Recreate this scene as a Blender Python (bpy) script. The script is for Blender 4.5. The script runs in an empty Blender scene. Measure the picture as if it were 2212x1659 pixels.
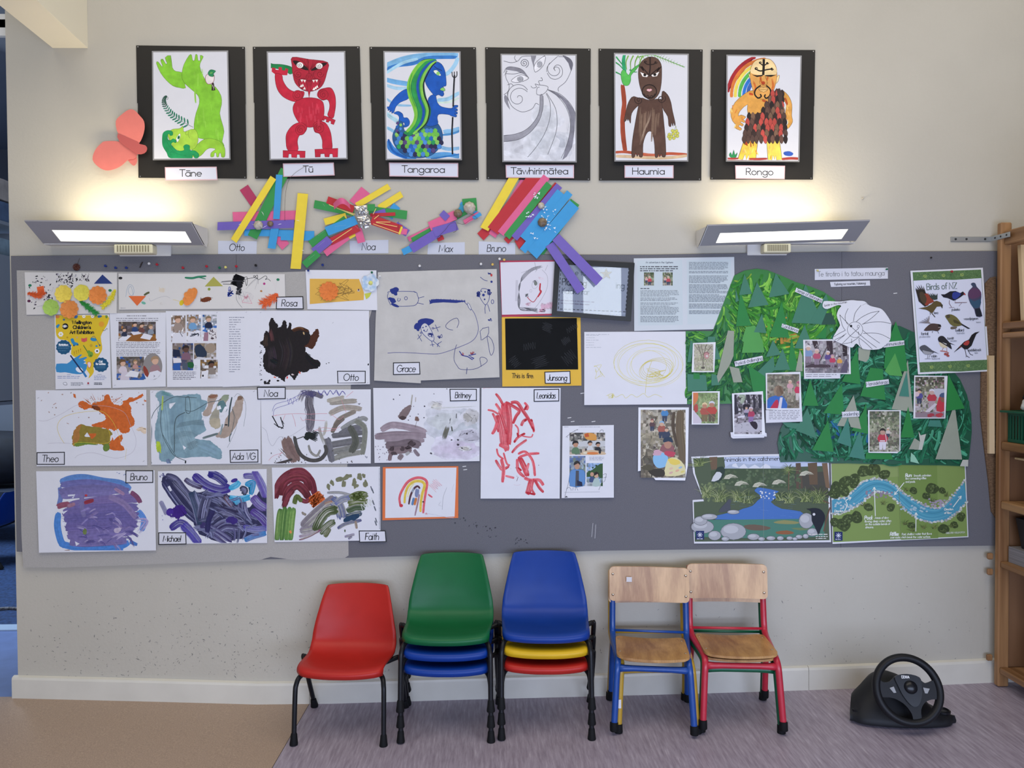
import bpy, math, random
from mathutils import Vector, Matrix

random.seed(7)
S = bpy.context.scene
COL = S.collection

# ---------------------------------------------------------------- camera
PW, PH, FPX = 2212.0, 1659.0, 1661.0
YAW, PITCH, ROLL = math.radians(1.4), math.radians(1.2), 0.006
CAM = Vector((0.0, -2.907, 1.2508))
_F = Vector((math.sin(YAW)*math.cos(PITCH), math.cos(YAW)*math.cos(PITCH), -math.sin(PITCH)))
_R0 = Vector((math.cos(YAW), -math.sin(YAW), 0.0))
_U0 = _R0.cross(_F)
_R = _R0*math.cos(ROLL) - _U0*math.sin(ROLL)
_U = _U0*math.cos(ROLL) + _R0*math.sin(ROLL)
cam_data = bpy.data.cameras.new('camera')
cam_data.sensor_width = 36.0
cam_data.lens = FPX/PW*36.0
cam = bpy.data.objects.new('camera', cam_data)
COL.objects.link(cam)
cam.matrix_world = Matrix(((_R.x, _U.x, -_F.x, CAM.x), (_R.y, _U.y, -_F.y, CAM.y), (_R.z, _U.z, -_F.z, CAM.z), (0, 0, 0, 1)))
S.camera = cam

# ---------------------------------------------------------------- world, lights, exposure
S.view_settings.view_transform = 'Standard'
S.view_settings.look = 'None'
S.view_settings.gamma = 1.0
S.view_settings.use_curve_mapping = False
S.view_settings.exposure = -0.12
world = bpy.data.worlds.new('world')
S.world = world
world.use_nodes = True
_bg = world.node_tree.nodes['Background']
_bg.inputs['Color'].default_value = (0.93, 0.96, 1.0, 1)
_bg.inputs['Strength'].default_value = 0.30
S.cycles.max_bounces = 6
S.cycles.use_denoising = True

def area_light(name, loc, target, size, size_y, power, color):
 d = bpy.data.lights.new(name, 'AREA')
 d.shape = 'RECTANGLE'
 d.size, d.size_y, d.energy, d.color = size, size_y, power, color
 o = bpy.data.objects.new(name, d)
 COL.objects.link(o)
 o.location = loc
 o.rotation_euler = (Vector(target)-Vector(loc)).to_track_quat('-Z', 'Y').to_euler()
 return o
# daylight through the windows opposite the wall, and the ceiling lamps of the room
area_light('window_daylight', (0.9, -3.6, 0.62), (0.5, 0, 0.25), 4.2, 0.9, 100, (0.60, 0.71, 1.0))
area_light('window_pane_daylight', (1.15, -5.2, 2.02), (1.15, 0, 2.02), .40, .56, 5.5, (.85, .94, 1.0))
area_light('window_pane_daylight', (.79, -5.2, 1.9), (.79, 0, 1.9), .10, .30, .8, (.85, .94, 1.0))
area_light('ceiling_lamp', (0.2, -1.75, 3.5), (0.2, -1.5, 0.0), 5.0, 2.0, 70, (1.0, 0.90, 0.74))

# ---------------------------------------------------------------- colour and material helpers
def lin(c):
 return c/12.92 if c <= 0.04045 else ((c+0.055)/1.055)**2.4
def hexc(h, k=1.0):
 h = h.lstrip('#')
 if len(h) == 3:
  h = ''.join(a+a for a in h)
 return tuple(min(0.92, k*lin(int(h[i:i+2], 16)/255.0)) for i in (0, 2, 4))
def mixc(a, b, t):
 return tuple(x*(1-t)+y*t for x, y in zip(a, b))

_MATS = {}
def mat(name, color='888', rough=0.6, metal=0.0, noise=0.0, scale=20.0, stretch=(1, 1, 1), bump=0.0, bscale=None, color2=None,
  emit=None, emit_s=0.0, spec=0.5, attr=False, detail=4.0):
 if name in _MATS:
  return _MATS[name]
 m = bpy.data.materials.new(name)
 m.use_nodes = True
 nt = m.node_tree
 b = nt.nodes['Principled BSDF']
 c = hexc(color) if isinstance(color, str) else color
 b.inputs['Base Color'].default_value = (*c, 1)
 b.inputs['Roughness'].default_value = rough
 b.inputs['Metallic'].default_value = metal
 b.inputs['Specular IOR Level'].default_value = spec
 src = None
 if attr:
  a = nt.nodes.new('ShaderNodeVertexColor')
  a.layer_name = 'Col'
  src = a.outputs['Color']
 if noise > 0 or color2 is not None or bump > 0:
  tc = nt.nodes.new('ShaderNodeTexCoord')
  mp = nt.nodes.new('ShaderNodeMapping')
  mp.inputs['Scale'].default_value = stretch
  nt.links.new(tc.outputs['Object'], mp.inputs['Vector'])
  n = nt.nodes.new('ShaderNodeTexNoise')
  n.inputs['Scale'].default_value = scale
  n.inputs['Detail'].default_value = detail
  nt.links.new(mp.outputs['Vector'], n.inputs['Vector'])
 if color2 is not None:
  c2 = hexc(color2) if isinstance(color2, str) else color2
  r = nt.nodes.new('ShaderNodeValToRGB')
  r.color_ramp.elements[0].position = 0.36
  r.color_ramp.elements[1].position = 0.64
  r.color_ramp.elements[0].color = (*c, 1)
  r.color_ramp.elements[1].color = (*c2, 1)
  nt.links.new(n.outputs['Fac'], r.inputs['Fac'])
  nt.links.new(r.outputs['Color'], b.inputs['Base Color'])
 elif noise > 0:
  r = nt.nodes.new('ShaderNodeMapRange')
  r.inputs['From Min'].default_value = 0.3
  r.inputs['From Max'].default_value = 0.7
  r.inputs['To Min'].default_value = 1-noise
  r.inputs['To Max'].default_value = 1+noise
  nt.links.new(n.outputs['Fac'], r.inputs['Value'])
  x = nt.nodes.new('ShaderNodeVectorMath')
  x.operation = 'SCALE'
  if src is not None:
   nt.links.new(src, x.inputs[0])
  else:
   x.inputs[0].default_value = c
  nt.links.new(r.outputs['Result'], x.inputs['Scale'])
  nt.links.new(x.outputs['Vector'], b.inputs['Base Color'])
 elif src is not None:
  nt.links.new(src, b.inputs['Base Color'])
 if bump > 0:
  n2 = n
  if bscale:
   n2 = nt.nodes.new('ShaderNodeTexNoise')
   n2.inputs['Scale'].default_value = bscale
   n2.inputs['Detail'].default_value = 3
   nt.links.new(mp.outputs['Vector'], n2.inputs['Vector'])
  bp = nt.nodes.new('ShaderNodeBump')
  bp.inputs['Strength'].default_value = bump
  bp.inputs['Distance'].default_value = 0.002
  nt.links.new(n2.outputs['Fac'], bp.inputs['Height'])
  nt.links.new(bp.outputs['Normal'], b.inputs['Normal'])
 if emit:
  b.inputs['Emission Color'].default_value = (*hexc(emit), 1)
  b.inputs['Emission Strength'].default_value = emit_s
 _MATS[name] = m
 return m

# ---------------------------------------------------------------- object helpers
def tag(o, label=None, cat=None, group=None, kind=None):
 if label: o['label'] = label
 if cat: o['category'] = cat
 if group: o['group'] = group
 if kind: o['kind'] = kind
 return o
def empty(name, loc, label, cat, group=None, rz=0.0):
 o = bpy.data.objects.new(name, None)
 o.empty_display_size = 0.05
 COL.objects.link(o)
 o.location = loc
 o.rotation_euler = (0, 0, rz)
 return tag(o, label, cat, group)
def copy_tree(o, parent=None):
 c = o.copy()
 COL.objects.link(c)
 if parent is not None:
  c.parent = parent
 for ch in list(o.children):
  copy_tree(ch, c)
 return c

class MB:
 """Collects simple solids, then links them as ONE mesh object."""
 def __init__(self):
  self.v, self.f, self.m = [], [], []
 def add(self, vs, fs):
  k = len(self.v)
  self.v += [tuple(p) for p in vs]
  self.f += [tuple(i+k for i in f) for f in fs]
  return self
 def box(self, x0, x1, y0, y1, z0, z1, rz=0, c=None, rx=0, ry=0):
  vs = [Vector((x, y, z)) for x in (x0, x1) for y in (y0, y1) for z in (z0, z1)]
  if rz or rx or ry:
   c = Vector(c) if c else Vector(((x0+x1)/2, (y0+y1)/2, (z0+z1)/2))
   M = Matrix.Rotation(rz, 3, 'Z') @ Matrix.Rotation(ry, 3, 'Y') @ Matrix.Rotation(rx, 3, 'X')
   vs = [M @ (p-c)+c for p in vs]
  return self.add(vs, [(0, 1, 3, 2), (4, 6, 7, 5), (0, 4, 5, 1), (2, 3, 7, 6), (0, 2, 6, 4), (1, 5, 7, 3)])
 def bbox(self, x0, x1, y0, y1, z0, z1, b=0.003):
  """a box with chamfered edges"""
  X, Y, Z = (x0, x1), (y0, y1), (z0, z1)
  vs, idx = [], {}
  for i in (0, 1):
   for j in (0, 1):
    for k in (0, 1):
     sx, sy, sz = (b if i == 0 else -b), (b if j == 0 else -b), (b if k == 0 else -b)
     for a, p in enumerate(((X[i], Y[j]+sy, Z[k]+sz), (X[i]+sx, Y[j], Z[k]+sz), (X[i]+sx, Y[j]+sy, Z[k]))):
      idx[(i, j, k, a)] = len(vs)
      vs.append(p)
  q = lambda *t: tuple(idx[u] for u in t)
  fs = []
  for i in (0, 1):
   fs.append(q((i, 0, 0, 0), (i, 1, 0, 0), (i, 1, 1, 0), (i, 0, 1, 0)))
   fs.append(q((0, i, 0, 1), (1, i, 0, 1), (1, i, 1, 1), (0, i, 1, 1)))
   fs.append(q((0, 0, i, 2), (1, 0, i, 2), (1, 1, i, 2), (0, 1, i, 2)))
   for j in (0, 1):
    fs.append(q((i, j, 0, 0), (i, j, 1, 0), (i, j, 1, 1), (i, j, 0, 1)))
    fs.append(q((i, 0, j, 0), (i, 1, j, 0), (i, 1, j, 2), (i, 0, j, 2)))
    fs.append(q((0, i, j, 1), (1, i, j, 1), (1, i, j, 2), (0, i, j, 2)))
    for k in (0, 1):
     fs.append(q((i, j, k, 0), (i, j, k, 1), (i, j, k, 2)))
  return self.add(vs, fs)
 def tube(self, pts, r, n=10, caps=True, flat=1.0):
  pts = [Vector(p) for p in pts]
  rr = r if isinstance(r, (list, tuple)) else [r]*len(pts)
  vs, fs = [], []
  t0 = (pts[1]-pts[0]).normalized()
  a = Vector((0, 0, 1)) if abs(t0.z) < 0.9 else Vector((1, 0, 0))
  u = t0.cross(a).normalized()
  for i, p in enumerate(pts):
   t = (pts[min(i+1, len(pts)-1)]-pts[max(i-1, 0)]).normalized()
   u = (u-t*u.dot(t)).normalized()
   w = t.cross(u)
   for k in range(n):
    th = 2*math.pi*k/n
    vs.append(p+(u*math.cos(th)+w*math.sin(th)*flat)*rr[i])
  for i in range(len(pts)-1):
   for k in range(n):
    fs.append((i*n+k, i*n+(k+1) % n, (i+1)*n+(k+1) % n, (i+1)*n+k))
  if caps:
   fs.append(tuple(range(n-1, -1, -1)))
   fs.append(tuple(range((len(pts)-1)*n, len(pts)*n)))
  return self.add(vs, fs)
 def lathe(self, prof, n=16, c=(0, 0, 0), M=None):
  vs, fs = [], []
  for (r, z) in prof:
   for k in range(n):
    th = 2*math.pi*k/n
    p = Vector((r*math.cos(th), r*math.sin(th), z))
    if M is not None:
     p = M @ p
    vs.append(p+Vector(c))
  for i in range(len(prof)-1):
   for k in range(n):
    fs.append((i*n+k, i*n+(k+1) % n, (i+1)*n+(k+1) % n, (i+1)*n+k))
  fs.append(tuple(range(n-1, -1, -1)))
  fs.append(tuple(range((len(prof)-1)*n, len(prof)*n)))
  return self.add(vs, fs)
 def prism(self, front, back):
  n = len(front)
  fs = [tuple(range(n)), tuple(range(2*n-1, n-1, -1))]
  for i in range(n):
   fs.append((i, i+n, (i+1) % n+n, (i+1) % n))
  return self.add(list(front)+list(back), fs)
 def grid(self, rows):
  nr, nc = len(rows), len(rows[0])
  return self.add([p for r in rows for p in r], [(i*nc+j, i*nc+j+1, (i+1)*nc+j+1, (i+1)*nc+j) for i in range(nr-1) for j in range(nc-1)])
 def build(self, name, m, parent=None, origin=(0, 0, 0), smooth=False, fix=True, angle=None):
  me = bpy.data.meshes.new(name)
  ox, oy, oz = origin
  me.from_pydata([(x-ox, y-oy, z-oz) for x, y, z in self.v], [], self.f)
  if fix:
   import bmesh
   bm = bmesh.new()
   bm.from_mesh(me)
   bmesh.ops.recalc_face_normals(bm, faces=bm.faces)
   bm.to_mesh(me)
   bm.free()
  if smooth:
   me.polygons.foreach_set('use_smooth', [True]*len(me.polygons))
   if angle:
    me.set_sharp_from_angle(angle=angle)
  me.materials.append(m)
  o = bpy.data.objects.new(name, me)
  COL.objects.link(o)
  if parent is not None:
   o.parent = parent
  else:
   o.location = origin
  return o

def smooth_pts(pts, n=6, closed=False):
 """Catmull-Rom through pts (any dimension)."""
 N = len(pts)
 if N < 3:
  return list(pts)
 out = []
 rng = range(N) if closed else range(N-1)
 for i in rng:
  p0 = pts[(i-1) % N] if closed or i > 0 else pts[0]
  p1, p2 = pts[i], pts[(i+1) % N]
  p3 = pts[(i+2) % N] if closed or i+2 < N else pts[-1]
  for k in range(n):
   t = k/n
   out.append(tuple(0.5*((2*b)+(-a+c)*t+(2*a-5*b+4*c-d)*t*t+(-a+3*b-3*c+d)*t**3) for a, b, c, d in zip(p0, p1, p2, p3)))
 if not closed:
  out.append(tuple(pts[-1]))
 return out

# ---------------------------------------------------------------- photo survey: a wall point from where the photograph shows it
def ray(px, py):
 return _R*((px-PW/2)/FPX)-_U*((py-PH/2)/FPX)+_F
def on_wall(px, py, off=0.0):
 d = ray(px, py)
 return CAM+d*((-off-CAM.y)/d.y)
def on_floor(px, py, z=0.0):
 d = ray(px, py)
 return CAM+d*((z-CAM.z)/d.z)
FZ = [(-4.0, .028), (-1.79, .028), (-1.257, .006), (-.9, -.010), (-.62, -.012), (-.12, -.005), (.408, 0.0), (.8, .004), (1.212, .010), (1.6, .018), (1.933, .028), (3.0, .03)]
def fz(x):
 """height of the worn, slightly sagging floor"""
 for (a, za), (b, zb) in zip(FZ, FZ[1:]):
  if x <= b:
   return za+(zb-za)*max(0, (x-a)/(b-a))
 return FZ[-1][1]

# ================================================================ the setting
M_wall = mat('cream_wall_paint', 'bfbaad', rough=0.62, noise=0.03, scale=3.0, bump=0.35, bscale=90)
M_trim = mat('cream_trim_paint', 'd6d2c6', rough=0.4, noise=0.04, scale=9)
XL = -1.79
mb = MB()
mb.box(XL, 2.35, 0.0, 0.14, -0.05, 3.1)
wall = tag(mb.build('wall_back', M_wall), kind='structure')
tag(MB().box(2.35, 2.45, -1.6, 0.14, -0.05, 3.1).build('wall_right', M_wall), kind='structure')
# scuffs on the lower wall
M_scuff = mat('scuff_dirt', '7c7a76', rough=0.8)
sc = MB()
rs = random.Random(3)
def scuff(x, z, l, w, a, y):
 ca, sa = math.cos(a), math.sin(a)
 sc.add([(x+l*ca, y, z+l*sa), (x-w*sa, y, z+w*ca), (x-l*ca, y, z-l*sa), (x+w*sa*.6, y, z-w*ca*.6)], [(0, 1, 2, 3)])
for _ in range(620):
 x = rs.uniform(XL+.02, 1.9)
 if rs.random() < .45:
  x = rs.gauss(-1.15, .33)
 if x < XL+.02 or x > 1.9:
  continue
 z = .10+abs(rs.gauss(0, .17))
 if z < .56:
  l = rs.choice((.002, .003, .004, .006))
  scuff(x, z, l, rs.uniform(.0006, .0018), rs.uniform(0, 3.1), -0.0004)
for px, py, l, a in [(298, 1424, .009, -.4), (204, 1374, .006, 1.5), (508, 1462, .008, -1), (250, 1335, .006, 0), (415, 1305, .005, 1.4), (588, 1365, .007, 0), (440, 1382, .007, -.4), (1405, 1380, .012, .2), (1110, 1275, .03, .1), (1690, 1300, .008, 2)]:
 p = on_wall(px, py)
 scuff(p.x, p.z, l, .0022, a, -0.0004)
o = sc.build('scuff_marks', M_scuff, wall, fix=False)
o['kind'] = 'stuff'

def base_run(name, x0, x1):
 xs = sorted([x0, x1]+[a for a, _ in FZ if x0 < a < x1])
 prof = [(-.0005, 0), (-.016, 0), (-.016, .070), (-.013, .078), (-.0005, .082)]
 m = MB()
 m.grid([[(x, y, fz(x)+z*(1+.1*(x > .5))) for (y, z) in prof] for x in xs])
 m.add([(x0, y, fz(x0)+z) for y, z in prof], [(0, 1, 2, 3, 4)])
 m.add([(x1, y, fz(x1)+z*(1+.1*(x1 > .5))) for y, z in prof], [(4, 3, 2, 1, 0)])
 return tag(m.build(name, M_trim), kind='structure')
base_run('baseboard_left', XL-.014, -.700)
base_run('baseboard_back', -.6985, 1.200)
base_run('baseboard_right', 1.2015, 2.34)

# floor: brown speckled vinyl on the left, mauve streaked vinyl on the right
def floor_mat(name, c1, c2, speck, kind):
 m = bpy.data.materials.new(name)
 m.use_nodes = True
 nt = m.node_tree
 b = nt.nodes['Principled BSDF']
 b.inputs['Roughness'].default_value = 0.42
 tc = nt.nodes.new('ShaderNodeTexCoord')
 mp = nt.nodes.new('ShaderNodeMapping')
 nt.links.new(tc.outputs['Object'], mp.inputs['Vector'])
 if kind == 'streak':
  mp.inputs['Rotation'].default_value = (0, 0, math.radians(26))
  mp.inputs['Scale'].default_value = (9.0, .8, 1.0)
 n = nt.nodes.new('ShaderNodeTexNoise')
 n.inputs['Scale'].default_value = 12 if kind == 'streak' else 260
 n.inputs['Detail'].default_value = 8
 n.inputs['Roughness'].default_value = 0.68
 nt.links.new(mp.outputs['Vector'], n.inputs['Vector'])
 r = nt.nodes.new('ShaderNodeValToRGB')
 e = r.color_ramp.elements
 e[0].position, e[1].position = 0.34, 0.60
 e[0].color, e[1].color = (*hexc(c1), 1), (*hexc(c2), 1)
 k = e.new(0.76)
 k.color = (*hexc(speck), 1)
 nt.links.new(n.outputs['Fac'], r.inputs['Fac'])
 nt.links.new(r.outputs['Color'], b.inputs['Base Color'])
 return m
M_brown = floor_mat('brown_speckled_vinyl', '95806f', 'b29984', 'd2bfab', 'speck')
M_mauve = floor_mat('mauve_streaked_vinyl', '887d8c', 'a99faf', 'c9c2cd', 'streak')
J0, J1 = on_floor(668, 1521, -.012), on_floor(588, 1659, -.012)
def joint_x(y):
 return J0.x+(J1.x-J0.x)*(y-J0.y)/(J1.y-J0.y)
def floor_run(name, m, left):
 mbb = MB()
 rows = []
 for y in [0.0, -.2, -.4, -.6, -1.0, -2.0, -3.2]:
  jx = joint_x(y)
  xs = [a for a, _ in FZ]
  if left:
   xs = [a for a in xs if a < jx-.01]+[jx-.0008]
   xs = [xs[0]]*(9-len(xs))+xs if len(xs) < 9 else xs
  else:
   xs = [jx+.0008]+[a for a in xs if a > jx+.01]
   xs = [min(v, 2.35) for v in xs]
   xs = xs+[xs[-1]]*(9-len(xs)) if len(xs) < 9 else xs
  rows.append([(x, y, fz(x)) for x in xs[:12]])
 w = max(len(r) for r in rows)
 rows = [r+[r[-1]]*(w-len(r)) for r in rows]
 mbb.grid(rows)
 o = mbb.build(name, m)
 return tag(o, kind='structure')
floor_run('floor', M_brown, True)
floor_run('floor', M_mauve, False)
tag(MB().box(-4.0, 2.5, -3.2, 0.14, -.09, -.03).build('floor_slab', M_brown), kind='structure')

# ceiling beam that comes forward from the wall above the doorway
M_beam = mat('cream_beam_paint', 'e6dfca', rough=0.5, noise=0.02, scale=4)
bl, br = on_wall(114, 104), on_wall(190, 104)
zb = (bl.z+br.z)/2
nl, nr = on_wall(-60, 0, .42), on_wall(40, -35, .42)
m = MB()
lo = [(bl.x, -.0005, zb), (br.x, -.0005, zb), (nr.x, -.42, zb+.03), (nl.x, -.42, zb+.03)]
m.prism(lo, [(x, y, 3.1) for x, y, z in lo])
tag(m.build('ceiling_beam', M_beam), kind='structure')

# ---- room seen through the opening at the left end of the wall
M_carpet = mat('blue_carpet', '213a62', rough=0.95, noise=0.45, scale=60, bump=0.3)
M_lino = mat('blue_grey_lino', '5f77ad', rough=0.5, noise=0.1, scale=12)
M_dark = mat('dim_blue_wall', '6d747f', rough=0.8, noise=0.05, scale=2)
M_strip = mat('pale_metal_strip', 'a9bfd8', rough=0.35)
m = MB()
m.grid([[(-4.0, .0, .028), (XL-.0, .0, .028)], [(-4.0, .74, .028), (XL, .74, .028)]])
tag(m.build('floor_passage', M_lino), kind='structure')
tag(MB().box(-4.0, XL, .74, .82, .0, .034).build('trim_threshold', M_strip), kind='structure')
tag(MB().box(-4.6, XL+.4, .82, 3.6, -.02, .028).build('floor_back_room', M_carpet), kind='structure')
tag(MB().box(-4.6, XL+.4, 3.3, 3.4, -.02, 3.1).build('wall_far', M_dark), kind='structure')
tag(MB().box(-4.7, -4.6, .14, 3.4, -.02, 3.1).build('wall_left', M_dark), kind='structure')
tag(MB().box(XL+.1, XL+.16, .14, 3.3, -.02, 3.1).build('wall_inner', M_dark), kind='structure')
tag(MB().box(-4.6, XL+.16, .14, 3.4, 3.0, 3.1).build('ceiling', M_dark), kind='structure')
m = MB()
m.box(-2.6, XL-.002, .03, .12, 2.53, 2.56)
m.box(-2.6, XL-.002, .03, .04, 2.50, 2.58)
tag(m.build('trim_door_track', mat('white_track', 'e4e4e0', rough=.4)), kind='structure')

# ================================================================ notice board on the wall
M_felt = mat('grey_felt', '64646a', color2='6f6f76', rough=.95, scale=420, bump=.25, detail=3)
def edge_z(pts, x):
 for (a, b) in zip(pts, pts[1:]):
  if x <= b.x:
   t = (x-a.x)/(b.x-a.x)
   return a.z+(b.z-a.z)*t
 return pts[-1].z
top = [on_wall(*p) for p in ((28, 554), (512, 550), (1000, 551), (1400, 551), (1815, 545), (2150, 543))]
bot = [on_wall(*p) for p in ((40, 1190), (512, 1208), (760, 1203), (1300, 1188), (1815, 1181), (2150, 1177))]
nb = empty('notice_board', (.07, 0, 1.0), 'long grey felt notice board covered with childrens artwork', 'notice board')
TH_BOARD = .012
for xa, xb in ((top[0].x, -.9535), (-.9525, 1.3245), (1.3255, 1.930)):
 xs = sorted({xa, xb}|{p.x for p in top+bot if xa < p.x < xb})
 f = [(x, -TH_BOARD, edge_z(top, x)) for x in xs]+[(x, -TH_BOARD, edge_z(bot, x)) for x in reversed(xs)]
 MB().prism(f, [(x, -.0005, z) for x, y, z in f]).build('felt_panel', M_felt, nb, nb.location)
M_hess = mat('pale_grey_backing_cloth', 'a9a6a1', color2='b1aeaa', rough=.95, scale=420, stretch=(1, 1, .5), bump=.3, detail=3)
f = [on_wall(x, y, .0135) for x, y in ((36, 584), (330, 588), (610, 588), (668, 586), (812, 590), (806, 660), (758, 830), (750, 1010), (753, 1200), (745, 1205), (640, 1210), (600, 1205), (585, 1203), (560, 1210), (480, 1213), (300, 1220), (140, 1226), (50, 1226), (46, 1150), (43, 900))]
tag(MB().prism(f, [p+Vector((0, .0012, 0)) for p in f]).build('backing_cloth', M_hess, None, tuple(on_wall(400, 1200, .013))), 'pale grey backing cloth covering the left part of the notice board', 'cloth')

# ================================================================ wall lamps
M_lampgrey = mat('grey_enamel', '9c9a9c', rough=0.45, noise=0.02, scale=8)
M_lampwhite = mat('white_enamel', 'd8d6d2', rough=0.4)
M_lampcream = mat('cream_plastic', 'e2d9b8', rough=0.5)
M_glow = mat('lit_diffuser', 'ffffff', emit='fff6e0', emit_s=2.2)
M_slot = mat('vent_slot', '8d8468', rough=.8)
def wall_lamp(tl, tr, bl, br, dl, vent, right_cap, label):
 """tl..br: front face corners in the photograph; dl: diffuser corners; vent: box corners"""
 OT, OB = .155, .045
 TL, TR, BL, BR = on_wall(*tl, OT), on_wall(*tr, OT), on_wall(*bl, OB), on_wall(*br, OB)
 zt, zb = (TL.z+TR.z)/2, (BL.z+BR.z)/2
 x0, x1 = (TL.x+BL.x)/2, (TR.x+BR.x)/2
 root = empty('wall_lamp', ((x0+x1)/2, 0, zb), label, 'lamp', 'wall uplights above the notice board')
 org = root.location
 dzl, dzr = TL.z-zt, TR.z-zt
 # sloping front panel with a long slot: four strips around the diffuser
 def F(u, v, push=0.0):
  return Vector((x0+(x1-x0)*u, -(OB+(OT-OB)*v)-push*.8, zb+(zt-zb)*v-push*.6+(dzl*(1-u)+dzr*u)))
 du0, du1, dv0, dv1 = dl
 m = MB()
 for (a, b, c, d) in ((0, 1, dv1, 1), (0, 1, 0, dv0), (0, du0, dv0, dv1), (du1, 1, dv0, dv1)):
  fr = [F(a, c), F(b, c), F(b, d), F(a, d)]
  m.prism(fr, [p+Vector((0, .004, .003)) for p in fr])
 # lip along the top edge
 m.prism([F(0, 1), F(1, 1), F(1, 1)+Vector((0, .006, .003)), F(0, 1)+Vector((0, .006, .003))], [F(0, 1)+Vector((0, .0, .004)), F(1, 1)+Vector((0, 0, .004)), F(1, 1)+Vector((0, .006, .006)), F(0, 1)+Vector((0, .006, .006))])
 m.build('front_panel', M_lampgrey, root, org)
 m = MB()
 fr = [F(du0, dv0, -.003), F(du1, dv0, -.003), F(du1, dv1, -.003), F(du0, dv1, -.003)]
 m.prism(fr, [p+Vector((0, .003, .002)) for p in fr])
 m.build('diffuser', M_glow, root, org)
 for u in (0, 1):
  m = MB()
  s = .003 if u == 0 else -.003
  dz = dzl if u == 0 else dzr
  prof = [(-.004, zt+.008+dz), (-OT, zt+dz), (-OB, zb+dz), (-.018, zb-.004+dz), (-.004, zb+.015+dz)]
  x = x0 if u == 0 else x1
  m.prism([Vector((x, y, z)) for y, z in prof], [Vector((x+s, y, z)) for y, z in prof])
  m.build('end_cap', M_lampwhite, root, org)
 m = MB()
 m.box(x0+.004, x1-.004, -.006, -.001, zb+.005, zt)
 m.prism([Vector((x0+.004, -OB, zb)), Vector((x1-.004, -OB, zb)), Vector((x1-.004, -.006, zb)), Vector((x0+.004, -.006, zb))],
   [Vector((x0+.004, -OB, zb+.003)), Vector((x1-.004, -OB, zb+.003)), Vector((x1-.004, -.006, zb+.003)), Vector((x0+.004, -.006, zb+.003))])
 m.build('back_tray', M_lampwhite, root, org)
 m = MB()
 m.tube([(x0+.06, -.07, zt-.012), (x1-.06, -.07, zt-.012)], .009, 10)
 m.build('tube', M_glow, root, org, smooth=True)
 # gear box with cooling slots underneath, on a plate fixed to the wall
 vx0, vx1 = on_wall(vent[0], vent[2], .05).x, on_wall(vent[1], vent[2], .05).x
 vz0, vz1 = on_wall(vent[0], vent[3], .05).z, zb-.002
 m = MB()
 m.bbox(vx0, vx1, -.055, -.012, vz0, vz1, .003)
 g = m.build('gear_box', M_lampcream, root, org)
 for k in range(12):
  x = vx0+.014+(vx1-vx0-.028)*k/11
  MB().box(x-.0022, x+.0022, -.0562, -.0546, vz0+.006, vz1-.004).build('slot', M_slot, g, org)
 m = MB()
 sx = .05 if right_cap else -.05
 a, b = sorted((vx0+(0 if right_cap else sx), vx1+(sx if right_cap else 0)))
 m.bbox(a, b, -.014, -.001, vz0-.004, vz1+.004, .002)
 m.build('wall_plate', M_lampwhite, root, org)
 # the light of the lamp itself: up on to the wall
 L = area_light('uplight', ((x0+x1)/2, -.105, zt+.012), ((x0+x1)/2, -.095, zt+.5), (x1-x0)*.62, .06, 1.9, (1.0, .84, .55))
 L.parent = root
 L.location = Vector(L.location)-org
 return root
wall_lamp((45, 478), (410, 482), (100, 526), (445, 529), (.12, .93, .10, .62), (247, 330, 530, 548), True,
  'grey wall uplight with lit white slot near the doorway end of the wall')
wall_lamp((1530, 488), (1880, 477), (1508, 532), (1848, 520), (.10, .90, .12, .62), (1650, 1708, 528, 546), False,
  'grey wall uplight with lit white slot above the green mountain mural')

# ================================================================ plastic shell chairs
M_leg = mat('black_enamelled_tube', '141519', rough=0.4, spec=.3, noise=0.3, scale=40)
M_rubber = mat('black_rubber', '0d0e10', rough=0.7, spec=.25)
def plastic(name, c):
 return mat(name, c, rough=0.42, noise=0.05, scale=14, bump=0.05, bscale=160, spec=.32)
PL = {'red': plastic('red_plastic', 'b2251e'), 'green': plastic('green_plastic', '0c5f34'), 'blue': plastic('blue_plastic', '0b388c'),
 'yellow': plastic('yellow_plastic', 'd6ac1c')}
_PROF = smooth_pts([(-.340, .222), (-.347, .234), (-.340, .244), (-.315, .247), (-.26, .240), (-.20, .2335), (-.150, .238), (-.112, .262), (-.094, .305), (-.080, .352), (-.060, .408), (-.040, .455), (-.037, .461)], 5)
_WID = [(.214, .142), (.0, .0)]
def shell_w(t):
 k = [(0, .143), (.03, .146), (.07, .148), (.2, .151), (.42, .155), (.54, .155), (.62, .152), (.72, .143), (.84, .131), (.94, .1205), (.985, .1155), (1, .1115)]
 for (a, wa), (b, wb) in zip(k, k[1:]):
  if t <= b:
   return wa+(wb-wa)*(t-a)/(b-a)
 return k[-1][1]
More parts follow.
